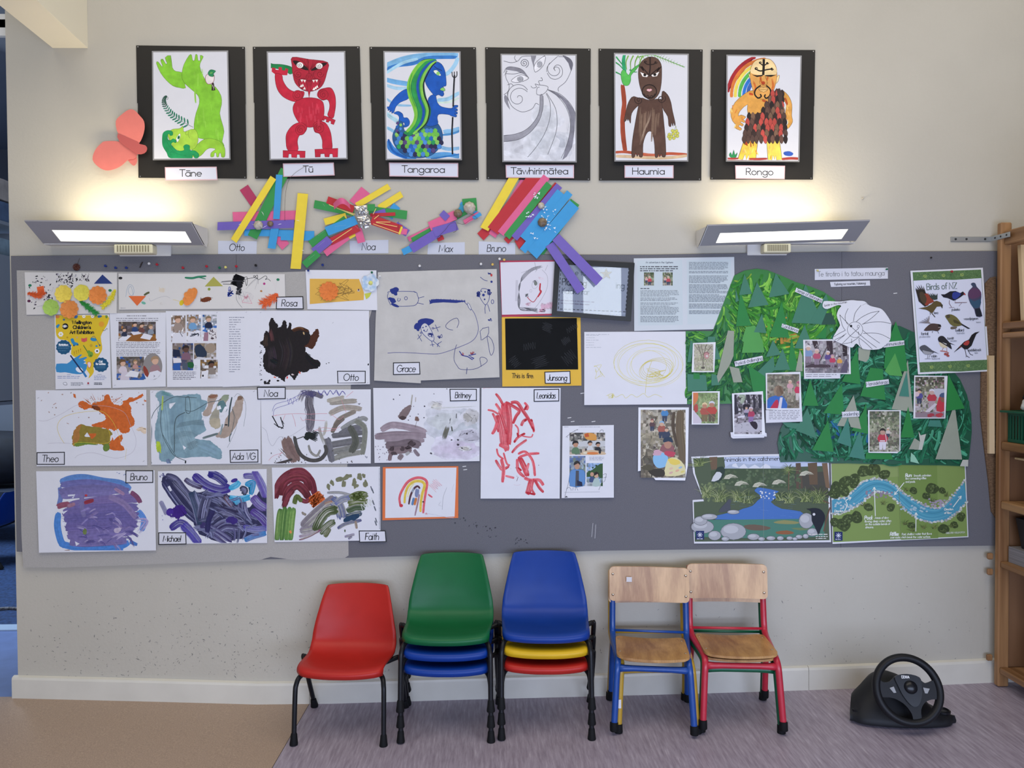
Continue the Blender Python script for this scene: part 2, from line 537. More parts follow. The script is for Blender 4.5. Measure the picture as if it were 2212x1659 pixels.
def plastic_chair(color, label, group=None):
 root = empty('plastic_chair', (0, 0, 0), label, 'chair', group)
 n = 22
 L = [0]
 for a, b in zip(_PROF, _PROF[1:]):
  L.append(L[-1]+math.dist(a, b))
 rows = []
 for (y, z), l in zip(_PROF, L):
  t = l/L[-1]
  w = shell_w(t)
  row = []
  for i in range(n+1):
   u = -1+2*i/n
   e = abs(u)
   yy, zz = y, z
   seat = max(0, 1-t/.5)
   yy += (.022*e**2.4+.012*max(0, e-.86)/.14)*min(1, seat*2)
   zz += (.016*e**3)*max(.3, 1-abs(t-.45)*1.2)-.004*e**6*seat
   back = max(0, (t-.42)/.58)
   yy -= .024*e**2.2*min(1, back*2.2)
   zz -= .007*e**3*max(0, t-.9)*10
   row.append((u*w, yy, zz))
  rows.append(row)
 m = MB()
 m.grid(rows)
 sh = m.build('shell', PL[color], root, smooth=True)
 sol = sh.modifiers.new('thickness', 'SOLIDIFY')
 sol.thickness = .005
 sol.offset = 0
 R_ = .0085
 def foot(p, d, leg):
  f = MB()
  M = Vector((0, 0, 1)).rotation_difference(Vector(d)).to_matrix()
  f.lathe([(.0135, 0), (.0142, .004), (.0120, .020), (.0108, .034), (.0088, .039)], 14, p, M)
  f.build('rubber_foot', M_rubber, leg, smooth=True, angle=.6)
 for s in (-1, 1):
  pts = smooth_pts([(s*.06, -.262, .2225), (s*.115, -.270, .2225), (s*.141, -.300, .215), (s*.149, -.318, .194), (s*.151, -.325, .160), (s*.152, -.340, .010)], 4)
  l = MB().tube(pts, R_, 10).build('leg', M_leg, root, smooth=True)
  foot((s*.152, -.341, 0), (0, .1, 1), l)
  pts = smooth_pts([(s*.06, -.20, .218), (s*.115, -.192, .221), (s*.158, -.172, .232), (s*.170, -.162, .232), (s*.175, -.150, .212), (s*.171, -.048, .010)], 4)
  l = MB().tube(pts, R_, 10).build('leg', M_leg, root, smooth=True)
  foot((s*.171, -.047, 0), (0, -.45, 1), l)
 f = MB()
 f.tube([(-.07, -.262, .2225), (.07, -.262, .2225)], R_, 8)
 f.tube([(-.07, -.20, .218), (.07, -.20, .218)], R_, 8)
 f.tube([(-.05, -.262, .2225), (-.05, -.20, .218)], R_*.8, 8)
 f.tube([(.05, -.262, .2225), (.05, -.20, .218)], R_*.8, 8)
 f.build('frame', M_leg, root, smooth=True)
 return root
PROTO = {}
def place_plastic(color, x, y, z, rz, label, group=None):
 if color not in PROTO:
  o = PROTO[color] = plastic_chair(color, label, group)
 else:
  o = copy_tree(PROTO[color])
  o['label'] = label
  if group:
   o['group'] = group
  elif 'group' in o:
   del o['group']
 o.location = (x, y, z)
 o.rotation_euler = (0, 0, rz)
 return o
STK = 'plastic shell chairs along the wall'
place_plastic('red', -.502, -.004, fz(-.5), math.radians(-4), 'single red plastic chair standing alone beside the green-topped stack', STK)
PIT = .0535
for k, (c, lab) in enumerate([('blue', 'blue plastic chair at the bottom of the green-topped stack'), ('blue', 'blue plastic chair in the middle of the green-topped stack'), ('green', 'green plastic chair on top of two blue chairs')]):
 place_plastic(c, -.155, -.004-.0035*k, fz(-.16)+PIT*k, math.radians(-2.0), lab, STK)
for k, (c, lab) in enumerate([('red', 'red plastic chair at the bottom under the yellow chair'), ('yellow', 'yellow plastic chair stacked between the blue and red chairs'), ('blue', 'blue plastic chair on top of the yellow chair')]):
 place_plastic(c, .187, -.004-.0035*k, fz(.19)+PIT*k, math.radians(-2.5), lab, STK)
place_plastic('blue', -2.985, 2.05, .03, math.radians(-90), 'blue plastic chair seen beyond the doorway on the blue carpet')

# ================================================================ wooden school chairs
def ply(name, c1, c2, rot):
 m = bpy.data.materials.new(name)
 m.use_nodes = True
 nt = m.node_tree
 b = nt.nodes['Principled BSDF']
 b.inputs['Roughness'].default_value = 0.33
 tc = nt.nodes.new('ShaderNodeTexCoord')
 mp = nt.nodes.new('ShaderNodeMapping')
 mp.inputs['Scale'].default_value = (13, 13, 1.8) if rot == 'v' else (14, 3, 3)
 nt.links.new(tc.outputs['Object'], mp.inputs['Vector'])
 n = nt.nodes.new('ShaderNodeTexNoise')
 n.inputs['Scale'].default_value = 1.0
 n.inputs['Detail'].default_value = 3
 n.inputs['Distortion'].default_value = 0.6
 nt.links.new(mp.outputs['Vector'], n.inputs['Vector'])
 n2 = nt.nodes.new('ShaderNodeTexNoise')
 n2.inputs['Scale'].default_value = 14.0
 n2.inputs['Detail'].default_value = 4
 nt.links.new(mp.outputs['Vector'], n2.inputs['Vector'])
 mx = nt.nodes.new('ShaderNodeMath')
 mx.operation = 'MULTIPLY_ADD'
 mx.inputs[1].default_value = 0.22
 nt.links.new(n2.outputs['Fac'], mx.inputs[0])
 nt.links.new(n.outputs['Fac'], mx.inputs[2])
 r = nt.nodes.new('ShaderNodeValToRGB')
 r.color_ramp.elements[0].position, r.color_ramp.elements[1].position = .46, .76
 r.color_ramp.elements[0].color, r.color_ramp.elements[1].color = (*hexc(c1), 1), (*hexc(c2), 1)
 nt.links.new(mx.outputs[0], r.inputs['Fac'])
 nt.links.new(r.outputs['Color'], b.inputs['Base Color'])
 return m
M_plyb = ply('varnished_plywood_back', 'a07650', 'd4ae80', 'v')
M_plys = ply('varnished_plywood_seat', '8f6236', 'c79a60', 'h')
M_screw = mat('brass_screw', 'b9ab98', rough=.3, metal=.8)
TUBE = {c: mat(c+'_enamelled_tube', h, rough=.3, noise=.06, scale=30) for c, h in (('blue', '1a4793'), ('red', 'b8293c'), ('yellow', 'b59130'), ('green', '0d5a3c'))}
def rrect(w, h, r, n=5):
 out = []
 for cx, cy, a in ((w-r, h-r, 0), (-w+r, h-r, 90), (-w+r, -h+r, 180), (w-r, -h+r, 270)):
  for k in range(n+1):
   t = math.radians(a+90*k/n)
   out.append((cx+r*math.cos(t), cy+r*math.sin(t)))
 return out
def curved_panel(w, h, r, th, bow, mapf):
 """rounded panel cut into columns so that it can be bent; mapf(x, v, depth) -> point"""
 xs = [-w, -w+r*.08, -w+r*.3, -w+r*.6, -w+r]+[(-1+2*i/10)*(w-r) for i in range(1, 10)]+[w-r, w-r*.6, w-r*.3, w-r*.08, w]
 m = MB()
 rows = []
 for x in xs:
  d = max(0, abs(x)-(w-r))
  hh = h-r+math.sqrt(max(0, r*r-d*d))
  b = bow*(1-(x/w)**2)
  rows.append([mapf(x, v, b+o) for v, o in ((-hh, th), (-hh*.5, th), (0, th), (hh*.5, th), (hh, th), (hh, 0), (hh*.5, 0), (0, 0), (-hh*.5, 0), (-hh, 0), (-hh, th))])
 m.grid(rows)
 for rr in (rows[0], rows[-1]):
  m.add(rr[:10], [tuple(range(10))])
 return m
def wooden_chair(color, label):
 root = empty('wooden_chair', (0, 0, 0), label, 'chair', 'wooden school chairs with coloured frames')
 T = TUBE[color]
 r = .0112
 def cap(p, d, leg):
  f = MB()
  M = Vector((0, 0, 1)).rotation_difference(Vector(d)).to_matrix()
  f.lathe([(.0135, 0), (.0145, .003), (.0140, .028), (.0112, .030)], 14, p, M)
  f.build('rubber_foot', M_rubber, leg, smooth=True, angle=.6)
 for s in (-1, 1):
  up = smooth_pts([(s*.132, -.006, .484), (s*.134, -.018, .37), (s*.135, -.030, .275), (s*.134, -.050, .248), (s*.131, -.10, .238), (s*.122, -.20, .234), (s*.120, -.245, .227), (s*.122, -.262, .207), (s*.125, -.268, .165), (s*.134, -.285, .012)], 5)
  l = MB().tube(up, r, 12).build('side_tube', T, root, smooth=True)
  cap((s*.134, -.286, 0), (0, .08, 1), l)
  l = MB().tube(smooth_pts([(s*.132, -.072, .240), (s*.134, -.062, .205), (s*.137, -.045, .13), (s*.140, -.022, .012)], 4), r, 12).build('rear_leg', T, root, smooth=True)
  cap((s*.140, -.021, 0), (0, -.15, 1), l)
 MB().tube([(-.128, -.0400, .262), (.128, -.0400, .262)], .005, 8).build('rear_rail', T, root, smooth=True)
 pts = [(-.121, -.258, .206), (-.095, -.258, .206), (-.06, -.258, .2065), (.06, -.258, .2065), (.095, -.258, .206), (.121, -.258, .206)]
 MB().tube(pts, [.014, .0115, .010, .010, .0115, .014], 10).build('front_rail', T, root, smooth=True)
 # backrest: z .385-.522, bent around the sitter
 def mb_(x, v, d):
  z = .4337+v
  return (x, -.029+.10*(z-.43)-.0+d-.009, z)
 bk = curved_panel(.1455, .0622, .016, .009, .010, mb_).build('backrest', M_plyb, root, smooth=True, angle=.7)
 for sx in (-1, 1):
  for v in (-.039, .036):
   p = Vector(mb_(sx*.133, v, .0017))
   f = MB()
   f.lathe([(.0052, 0), (.005, .0012), (.003, .0024)], 12, p, Matrix.Rotation(math.radians(90), 3, 'X'))
   f.build('screw', M_screw, bk, smooth=True)
 def ms_(x, v, d):
  t = (v+.118)/.236
  return (x, -.163-(-v), (.2505-.006*t)-.010*max(0, .25-t)**1.2-d*.9+.004)
 st = curved_panel(.124, .112, .030, .009, .010, ms_).build('seat', M_plys, root, smooth=True, angle=.7)
 for sx in (-1, 1):
  for v in (-.06, .07):
   p = Vector(ms_(sx*.112, v, .0016))
   f = MB()
   f.lathe([(.0042, 0), (.004, .0008), (.002, .0014)], 10, p)
   f.build('screw', M_screw, st, smooth=True)
 return root
def place_wood(color, x, y, z, rz, label):
 o = wooden_chair(color, label)
 o.location = (x, y, z)
 o.rotation_euler = (0, 0, rz)
 return o
wb = place_wood('blue', .576, -.060, fz(.54)+.012, math.radians(-8), 'wooden school chair with a blue tube frame in front of the yellow one')
wy = place_wood('yellow', .572, -.034, fz(.54), math.radians(-3.5), 'wooden school chair with a yellow frame nested behind the blue one')
wr = place_wood('red', .862, -.068, fz(.85)+.019, math.radians(-5), 'wooden school chair with a red tube frame stacked over a green one')
wg = place_wood('green', .862, -.048, fz(.85), math.radians(-5), 'wooden school chair with a green frame underneath the red one')
# paper stickers on the blue and yellow chairs
M_stick = mat('white_sticker', 'd8d6da', rough=.5)
MB().box(-.083, -.063, -.0380, -.0355, .443, .461).build('sticker', M_stick, wb)
MB().box(-.1395, -.125, -.2895, -.2885, .085, .115).build('sticker', M_stick, wy)

# ================================================================ toy steering wheel on the floor
M_blk = mat('black_plastic', '131418', rough=0.5, spec=.3, noise=0.1, scale=30)
M_blk2 = mat('dark_grey_plastic', '191a1e', rough=0.55, spec=.3, noise=0.1, scale=60)
M_gloss = mat('glossy_black_plastic', '14151a', rough=0.28, spec=.35)
M_btn = mat('grey_button', '8c8d90', rough=.3)
M_white = mat('white_print', 'e8e8ea', rough=.5)
SWX, SWY = 1.413, -.235
sw = empty('steering_wheel_controller', (SWX, SWY, fz(SWX)), 'black game steering wheel on its base standing on the mauve floor', 'game controller', None, math.radians(-5))
# base: lofted sections along x
secs = []
for i in range(33):
 u = -1+2*i/32
 x = .178*u
 e = abs(u)
 wing = (.044 if u < 0 else .036)*(1-.25*max(0, e-.9)/.1)
 dome = .148*max(0, 1-(((x+.03)/.185)**2))**.8
 shoulder = .052*max(0, 1-((x+.06)/.12)**2) if u < 0 else 0
 top = max(wing, dome, wing+shoulder)
 end = math.sqrt(max(0, 1-e**14))
 rear = .40+.6*min(1, (1-e)*2.2)
 fr = (.092+.03*(1-e**2))*max(.8, end)
 bk = (.06+.04*(1-e**2))*rear
 row = []
 prof = [(-fr, .006), (-fr-.004, .016), (-fr+.004, .030), (-fr*.72, wing if top < .06 else max(wing, top*.66)), (-fr*.25, top*.95), (0.01, top), (bk*.5, top*.93), (bk*.85, top*.66), (bk, top*.35), (bk, .006)]
 for (y, z) in prof:
  row.append((x*(1-.42*max(0, (y+fr)/(fr+.1))), y, z))
 secs.append(row)
m = MB()
m.grid(secs)
for s in (secs[0], secs[-1]):
 m.add(s, [tuple(range(len(s)))])
m.add([r[0] for r in secs]+[r[-1] for r in secs], [tuple(range(33))+tuple(range(65, 32, -1))])
bs = m.build('base', M_blk2, sw, smooth=True, angle=.9)
for sx in (-1, 1):
 m = MB()
 m.lathe([(.026, .0), (.026, .006), (.020, .009), (.018, .004)], 18, (sx*.142, -.055, .036))
 m.build('clamp_recess', M_gloss, bs, smooth=True, angle=.5)
for sx in (-.115, .115):
 MB().lathe([(.009, 0), (.009, .008)], 10, (sx, -.085, 0)).build('foot', M_rubber, bs)
# wheel in its own plane, tipped back
TH = math.radians(22)
WC = Vector((-.007, -.128, .140))
ex, ez = Vector((1, 0, 0)), Vector((0, math.sin(TH), math.cos(TH)))
ey = ex.cross(ez)      # away from the driver is -ey
def wp(a, b, d=0.0):
 return WC+ex*a+ez*b+Vector((0, -math.cos(TH), math.sin(TH)))*d
RW, rw = .1035, .0130
m = MB()
nr, nc = 56, 14
vs, fs = [], []
for i in range(nr):
 a = 2*math.pi*i/nr
 for k in range(nc):
  t = 2*math.pi*k/nc
  q = RW+rw*math.cos(t)
  vs.append(wp(q*math.cos(a), q*math.sin(a), rw*1.15*math.sin(t)))
for i in range(nr):
 for k in range(nc):
  fs.append((i*nc+k, i*nc+(k+1) % nc, ((i+1) % nr)*nc+(k+1) % nc, ((i+1) % nr)*nc+k))
m.add(vs, fs)
m.build('rim', M_blk, sw, smooth=True)
def plate(name, pts, d0, d1, mt, parent, rounded=True):
 f = [wp(a, b, d1) for a, b in pts]
 g = [wp(a*1.0, b*1.0, d0) for a, b in pts]
 return MB().prism(f, g).build(name, mt, parent)
U = .112/345.0
def SP(*pts):
 return [((x-1043)*U, (500-y)*U) for x, y in pts]
spk = smooth_pts(SP((728, 450), (760, 405), (800, 430), (860, 425), (905, 395), (940, 365), (1040, 345), (1140, 365), (1180, 400), (1220, 430), (1270, 420), (1330, 400), (1360, 460), (1355, 560), (1335, 585), (1260, 590), (1190, 620), (1140, 690), (1125, 800), (1052, 800), (1040, 730), (990, 650), (920, 600), (850, 578), (770, 575), (735, 540)), 3, True)
sp = plate('spoke_plate', spk, -.004, .006, M_blk, sw)
hub = smooth_pts(SP((920, 375), (1040, 345), (1165, 375), (1175, 450), (1160, 560), (1120, 640), (1075, 662), (1030, 640), (975, 560), (940, 470)), 3, True)
hb = plate('hub_cover', hub, .006, .0125, M_gloss, sw)
m = MB()
Mx = Matrix((ex, ez, Vector((0, -math.cos(TH), math.sin(TH))))).transposed()
m.lathe([(.0215, 0), (.021, .004), (.016, .009), (.008, .0115), (.001, .012)], 22, wp(.006, .008, .012), Mx)
m.build('horn_button', M_gloss, sw, smooth=True)
for pts in (SP((850, 485), (895, 470), (912, 530), (885, 533)), SP((1200, 530), (1190, 475), (1255, 485), (1225, 532))):
 plate('thumb_button', pts, .005, .0095, M_btn, sw)
m = MB()
m.tube([wp(.01, -.01, -.08), wp(0, 0, 0)], .030, 18)
m.build('column', M_blk, sw, smooth=True, angle=.6)
SW_TEXT = (hb, wp)

# ================================================================ bookcase at the right edge
def wood(name, c1, c2, sc=(26, 26, 1.4), rough=.5):
 return mat(name, c1, color2=c2, rough=rough, scale=1.0, stretch=sc, detail=3)
M_pine = wood('varnished_pine_upright', '7c5634', 'a97f55')
M_pineY = wood('varnished_pine_shelf', '7d5836', 'ab8259', (24, 1.6, 24))
M_panel = wood('brown_plywood_panel', '6b4a30', '8a6547', (7, 7, 1.2))
M_lightwood = wood('pale_pine', 'c3a578', 'd8c09a', (20, 20, 1.5))
M_cork = mat('cork_board', '7a5f44', color2='94775a', rough=.9, scale=170, bump=.3)
M_corkd = mat('dark_coir_mat', '5d4632', color2='7a6047', rough=.95, scale=120, stretch=(1, 1, 2.2), bump=.6)
bc = empty('bookcase', (2.1, -.5, .03), 'varnished pine bookcase with slatted shelves standing at the right end of the wall', 'bookcase')
BO = bc.location
XF = 1.932
for y0, y1 in ((-.062, -.036), (-1.06, -1.034)):
 m = MB().bbox(XF, XF+.042, y0, y1, .03, 1.785, .004)
 m.build('post', M_pine, bc, BO)
 m = MB().bbox(XF+.30, XF+.342, y0, y1, .03, 1.785, .004)
 m.build('post', M_pine, bc, BO)
 m = MB().box(XF+.020, XF+.32, y0+.010, y0+.018, .10, 1.74)
 m.build('end_panel', M_panel, bc, BO)
m = MB().bbox(XF+.010, XF+.034, -1.034, -.062, 1.700, 1.752, .004)
m.build('top_rail', M_pineY, bc, BO)
for z, t in ((1.385, .026), (1.350, .022), (.930, .032), (.708, .030), (.485, .024), (.082, .024)):
 m = MB().bbox(XF-.004+.008, XF+.034, -1.034, -.0625, z, z+t, .004)
 if t not in (.022,):
  m.bbox(XF+.0345, XF+.335, -1.034, -.0625, z+t-.018, z+t-.001, .002)
 m.build('shelf', M_pineY, bc, BO)
# wooden pegs showing at the wall side of the post
for z in (.52, .46, .13):
 MB().bbox(XF-.022, XF-.001, -.034, -.020, z-.012, z+.012, .004).build('peg', M_pine, bc, BO)

# angle bracket tying it to the wall
M_zinc = mat('zinc_steel', 'b4b8ba', rough=.35, metal=.7)
M_hole = mat('dark_hole', '2c2e30', rough=.7)
a, b = on_wall(2053, 517), on_wall(2131, 517)
br = empty('angle_bracket', ((a.x+b.x)/2, 0, a.z), 'zinc angle bracket fixing the bookcase to the wall', 'bracket')
MB().bbox(a.x, 1.905, -.004, -.0005, a.z-.0095, a.z+.0095, .001).build('wall_plate', M_zinc, br, br.location)
MB().bbox(1.9035, 1.907, -.112, -.0005, a.z-.0095, a.z+.0095, .001).build('outer_plate', M_zinc, br, br.location)
for x in (a.x+.018, a.x+.060, 1.882):
 MB().lathe([(.0042, 0), (.0042, .0008)], 12, (x, -.0041, a.z), Matrix.Rotation(math.radians(90), 3, 'X')).build('screw_hole', M_hole, br, br.location)
for y in (-.03, -.062, -.095):
 MB().lathe([(.0038, 0), (.0038, .0008)], 12, (1.9034, y, a.z), Matrix.Rotation(math.radians(-90), 3, 'Y')).build('screw_hole', M_hole, br, br.location)

# cork-filled picture frame leaning on the upper shelf
def q3(px, py, off):
 return on_wall(px, py, off)
fr = empty('cork_frame', tuple(on_wall(2190, 704, .13)), 'pale wooden frame with a cork panel leaning on the upper bookcase shelf', 'frame')
OFF = .105
FO = fr.location
zb_, zt_ = 1.4125, 1.694
fx0, fx1, lean, fw = 1.955, 2.17, .020, .020
def fpt(u, v, d=0):
 return Vector((fx0+(fx1-fx0)*u+lean*v, -.145-d+.05*v, zb_+(zt_-zb_)*v))
def bar(u0, v0, u1, v1):
 f = [fpt(u0, v0, .012), fpt(u1, v0, .012), fpt(u1, v1, .012), fpt(u0, v1, .012)]
 return MB().prism(f, [p+Vector((0, .018, 0)) for p in f])
for k, (u0, v0, u1, v1) in enumerate(((0, 0, .11, 1), (.89, 0, 1, 1), (.11, 0, .89, .085), (.11, .915, .89, 1))):
 bar(u0, v0, u1, v1).build('frame_bar', M_lightwood, fr, FO)
f = [fpt(.11, .085, .003), fpt(.89, .085, .003), fpt(.89, .915, .003), fpt(.11, .915, .003)]
MB().prism(f, [p+Vector((0, .005, 0)) for p in f]).build('cork_panel', M_cork, fr, FO)

# green slotted basket with dark and white cloth in it
M_basket = mat('green_plastic_basket', '12553f', rough=.4)
gb = empty('plastic_basket', (2.05, -.19, .962), 'green slotted plastic basket on the middle bookcase shelf', 'basket')
GO = gb.location
z0, z1 = .963, 1.075
def ringpt(u, z):
 t = (z-z0)/(z1-z0)
 return t
m = MB()
X0, X1, Y0, Y1 = 1.955, 2.20, -.36, -.075
def wallslots(axis, c, lo, hi):
 n = 18
 for i in range(n):
  a = lo+(hi-lo)*i/n
  w = (hi-lo)/n*.45
  if axis == 'x':
   m.box(c-.0015, c+.0015, a, a+w, z0+.012, z1-.012)
  else:
   m.box(a, a+w, c-.0015, c+.0015, z0+.012, z1-.012)
 for za, zb2 in ((z0, z0+.012), (z1-.012, z1)):
  if axis == 'x':
   m.box(c-.0015, c+.0015, lo, hi, za, zb2)
  else:
   m.box(lo, hi, c-.0015, c+.0015, za, zb2)
wallslots('x', X0, Y0, Y1)
wallslots('x', X1, Y0, Y1)
wallslots('y', Y0, X0, X1)
wallslots('y', Y1, X0, X1)
m.box(X0, X1, Y0, Y1, z0, z0+.003)
m.build('slotted_body', M_basket, gb, GO)
m = MB()
for x0, x1, y0, y1 in ((X0-.028, X0+.002, Y0-.02, Y1+.01), (X1-.002, X1+.02, Y0-.02, Y1+.01), (X0, X1, Y0-.02, Y0+.002), (X0, X1, Y1-.002, Y1+.01)):
 m.bbox(x0, x1, y0, y1, z1-.002, z1+.006, .002)
m.build('rim', M_basket, gb, GO)
def lump(name, c, r, mt, label, cat, seed, sq=(1, 1, 1)):
 rr = random.Random(seed)
 rows = []
 for i in range(11):
  th = math.pi*i/10
  row = []
  for k in range(17):
   ph = 2*math.pi*k/16
   q = 1+.16*math.sin(3*ph+seed)*math.sin(th)+.10*math.sin(5*th+ph*2+seed)
   row.append((c[0]+r*sq[0]*q*math.sin(th)*math.cos(ph), c[1]+r*sq[1]*q*math.sin(th)*math.sin(ph), c[2]+r*sq[2]*q*math.cos(th)))
  rows.append(row)
 o = MB().grid(rows).build(name, mt, None, c, smooth=True)
 return tag(o, label, cat)
M_blackcloth = mat('black_cloth', '16171a', rough=.9, noise=.3, scale=50, bump=.4)
M_whitecloth = mat('white_cloth', 'cfcdc8', rough=.9, noise=.1, scale=40, bump=.4)
lump('cloth_bundle', (2.045, -.17, 1.128), .052, M_blackcloth, 'crumpled black cloth on top in the green basket', 'cloth', 2, (1.5, 1.4, 1.05))
lump('cloth_bundle', (1.985, -.15, 1.102), .024, M_whitecloth, 'crumpled white cloth spilling over the rim of the green basket', 'cloth', 5, (1.1, 1.3, 1.1))
tag(MB().bbox(1.972, 2.20, -.40, -.085, .898, .906, .002).build('thin_board', M_lightwood, None, (2.08, -.24, .90)), 'thin pale board slid in under the middle bookcase shelf', 'board')
# black bin and a stack of grey paper
tag(MB().grid([[(1.985-.01*t, -.11+.02*t, .57+.11*t), (2.19+.01*t, -.11+.02*t, .57+.11*t), (2.19+.01*t, -.36, .57+.11*t), (1.985-.01*t, -.36, .57+.11*t), (1.985-.01*t, -.11+.02*t, .57+.11*t)] for t in (0, .15, .5, .9, .92, 1)]).add([(1.985, -.11, .57), (2.19, -.11, .57), (2.19, -.36, .57), (1.985, -.36, .57)], [(0, 1, 2, 3)]).build('storage_tub', mat('black_tub', '14161c', rough=.45), None, (2.08, -.24, .57)), 'black plastic tub standing on grey paper in the bookcase', 'tub')
M_paperg = mat('grey_paper_edges', '8f8c90', color2='6f6c70', rough=.9, scale=1.0, stretch=(3, 3, 420))
tag(MB().box(1.962, 2.2, -.38, -.072, .5095, .568).build('paper_stack', M_paperg, None, (2.08, -.2, .51)), 'stack of grey papers on the second lowest bookcase shelf', 'paper')
# wicker basket: woven bands over stakes
wk = empty('wicker_basket', (2.085, -.265, .107), 'round wicker basket on the lowest bookcase shelf', 'basket')
M_wick = mat('pale_wicker', '9a7a50', color2='c4a678', rough=.7, scale=60)
m = MB()
NB, NS = 16, 30
for j in range(NB):
 z = .113+.135*j/(NB-1)
 r = .085+.022*math.sin(math.pi*(.25+.6*j/(NB-1)))
 pts = []
 for k in range(NS*4+1):
  a = 2*math.pi*k/(NS*4)
  w = .0030*math.cos(NS*a+(math.pi if j % 2 else 0))
  pts.append((2.085+(r+w)*math.cos(a), -.265+(r+w)*math.sin(a), z))
 m.tube(pts, .0040, 5, caps=False)
o = m.build('woven_side', M_wick, wk, wk.location, smooth=True)
m = MB()
for k in range(NS):
 a = 2*math.pi*k/NS
 pts = [(2.085+(.085+.022*math.sin(math.pi*(.25+.6*t)))*math.cos(a), -.265+(.085+.022*math.sin(math.pi*(.25+.6*t)))*math.sin(a), .110+.142*t) for t in (0, .3, .6, 1)]
 m.tube(pts, .0028, 5)
o = m.build('stakes', M_wick, wk, wk.location, smooth=True)
o['kind'] = 'stuff'
m = MB()
for s in (0, 1, 2):
 pts = []
 for k in range(81):
  a = 2*math.pi*k/80
  pts.append((2.085+(.098+.006*math.cos(12*a+s*2.1))*math.cos(a), -.265+(.098+.006*math.cos(12*a+s*2.1))*math.sin(a), .255+.006*math.sin(12*a+s*2.1)))
 m.tube(pts, .0045, 5, caps=False)
m.build('braided_rim', M_wick, wk, wk.location, smooth=True)
MB().lathe([(.082, 0), (.082, .006)], 20, (2.085, -.265, .108)).build('base', M_wick, wk, wk.location)
# boards pushed in between bookcase and wall
def wall_prism(pts, off, th):
 f = [on_wall(x, y, off+th) for x, y in pts]
 return MB().prism(f, [Vector((p.x, -off, p.z)) for p in f])
tag(wall_prism([(2129, 612), (2140, 600), (2152, 597), (2152, 1120), (2142, 1105), (2136, 1040), (2126, 960), (2119, 900), (2120, 790), (2128, 700)], .0135, .006).build('coir_board', M_corkd, None, tuple(on_wall(2136, 860, .014))), 'brown coir board stuck upright between the notice board and the bookcase', 'board')
tag(wall_prism([(2136, 768), (2148, 768), (2149, 980), (2137, 980)], .0205, .012).build('wooden_strip', M_lightwood, None, tuple(on_wall(2142, 870, .02))), 'pale wooden strip standing in front of the coir board', 'strip')

# ================================================================ things in the room beyond the doorway
M_shelfw = mat('pale_grey_shelf', '8f949c', rough=.5)
ss = empty('storage_shelf', (-2.35, .75, .9), 'pale grey storage shelves with folded cloth seen past the wall end', 'shelf')
SO = ss.location
SX = -2.21
MB().box(-2.165, -2.145, .42, .80, 1.12, 1.76).build('side_panel', M_shelfw, ss, SO)
for z in (1.10, 1.36, 1.63, 1.90):
 MB().box(-2.85, -2.166, .42, .80, z, z+.015).build('shelf', M_shelfw, ss, SO)
MB().box(-2.85, -2.835, .42, .80, 1.12, 2.16).build('side_panel', M_shelfw, ss, SO)
for k, (z, h, c, lab) in enumerate([(1.116, .15, '2e3a52', 'folded dark blue cloth on the lowest storage shelf'), (1.27, .06, 'a04a58', 'folded pink cloth lying on the dark blue cloth'),
         (1.376, .10, 'cdd2c4', 'folded white cloth on the middle storage shelf'), (1.48, .10, 'a4a86a', 'folded olive green cloth on the white cloth'),
         (1.646, .07, '7d2f3c', 'folded dark red cloth on the upper storage shelf'), (1.72, .12, '6b7a82', 'patterned grey blue cloth on the dark red cloth'),
         (1.916, .09, '43536a', 'folded slate blue cloth on the top storage shelf'), (2.01, .10, '8a8078', 'folded beige cloth topmost on the storage shelf')]):
 rows = []
 for i in range(13):
  t = 2*math.pi*i/12
  rows.append([(-2.18-.60*j/8, .60-.16*math.copysign(abs(math.cos(t))**.5, math.cos(t))+.006*math.sin(j*2.3+k), z+h/2+h/2*.97*math.copysign(abs(math.sin(t))**.6, math.sin(t))*(1-.06*math.sin(j*1.7+k))) for j in range(9)])
 o = MB().grid(rows).add([r[0] for r in rows[:12]], [tuple(range(12))]).build('folded_cloth', mat('cloth_'+c, hexc(c, 1.9), rough=.95, noise=.25, scale=18), None, (-2.5, .6, z), smooth=True, angle=.9)
 tag(o, lab, 'cloth')
m = MB()
rows = []
for i in range(9):
 th = math.pi*i/8
 rows.append([(-3.62+.34*math.sin(th)**.5*math.cos(p*math.pi/8)*1.0, 2.75+.22*math.sin(th)**.5*math.sin(p*math.pi/8), .62+.20*math.cos(th)*(1.0 if th < 1.6 else .95)) for p in range(17)])
o = m.grid(rows).build('soft_bag', mat('navy_bag', '10151f', rough=.8, noise=.3, scale=20), None, (-3.6, 2.75, .42), smooth=True)
tag(o, 'dark navy bag on a bench beyond the doorway', 'bag')
tag(MB().bbox(-4.4, -3.2, 2.5, 3.0, .37, .415, .004).box(-4.35, -4.30, 2.55, 2.95, .03, .37).box(-3.30, -3.25, 2.55, 2.95, .03, .37).build('bench', mat('dim_bench', '232c3c', rough=.7), None, (-3.8, 2.75, .03)), 'dark low bench under the bag beyond the doorway', 'bench')
MBt = MB().tube(smooth_pts([(-2.66, 1.06, .034), (-2.58, 1.04, .036), (-2.49, 1.07, .034), (-2.40, 1.05, .034)], 6), .009, 8)
tag(MBt.build('toy_snake', mat('dark_toy', '1a1a22', color2='6a6a72', scale=90), None, (-2.5, 1.05, .03), smooth=True), 'dark spotted toy snake lying on the blue carpet', 'toy')

# the bookcase and what stands in it sit a little nearer the board
for o in [bc, fr, gb, wk]+[o for o in COL.objects if o.parent is None and o.name.split('.')[0] in ('cloth_bundle', 'thin_board', 'storage_tub', 'paper_stack')]:
 o.location.x -= .026
# cool light of the back room
area_light('back_room_daylight', (-3.6, 1.6, 2.7), (-2.8, 1.2, 0), 1.6, 1.4, 120, (.66, .80, 1.0))

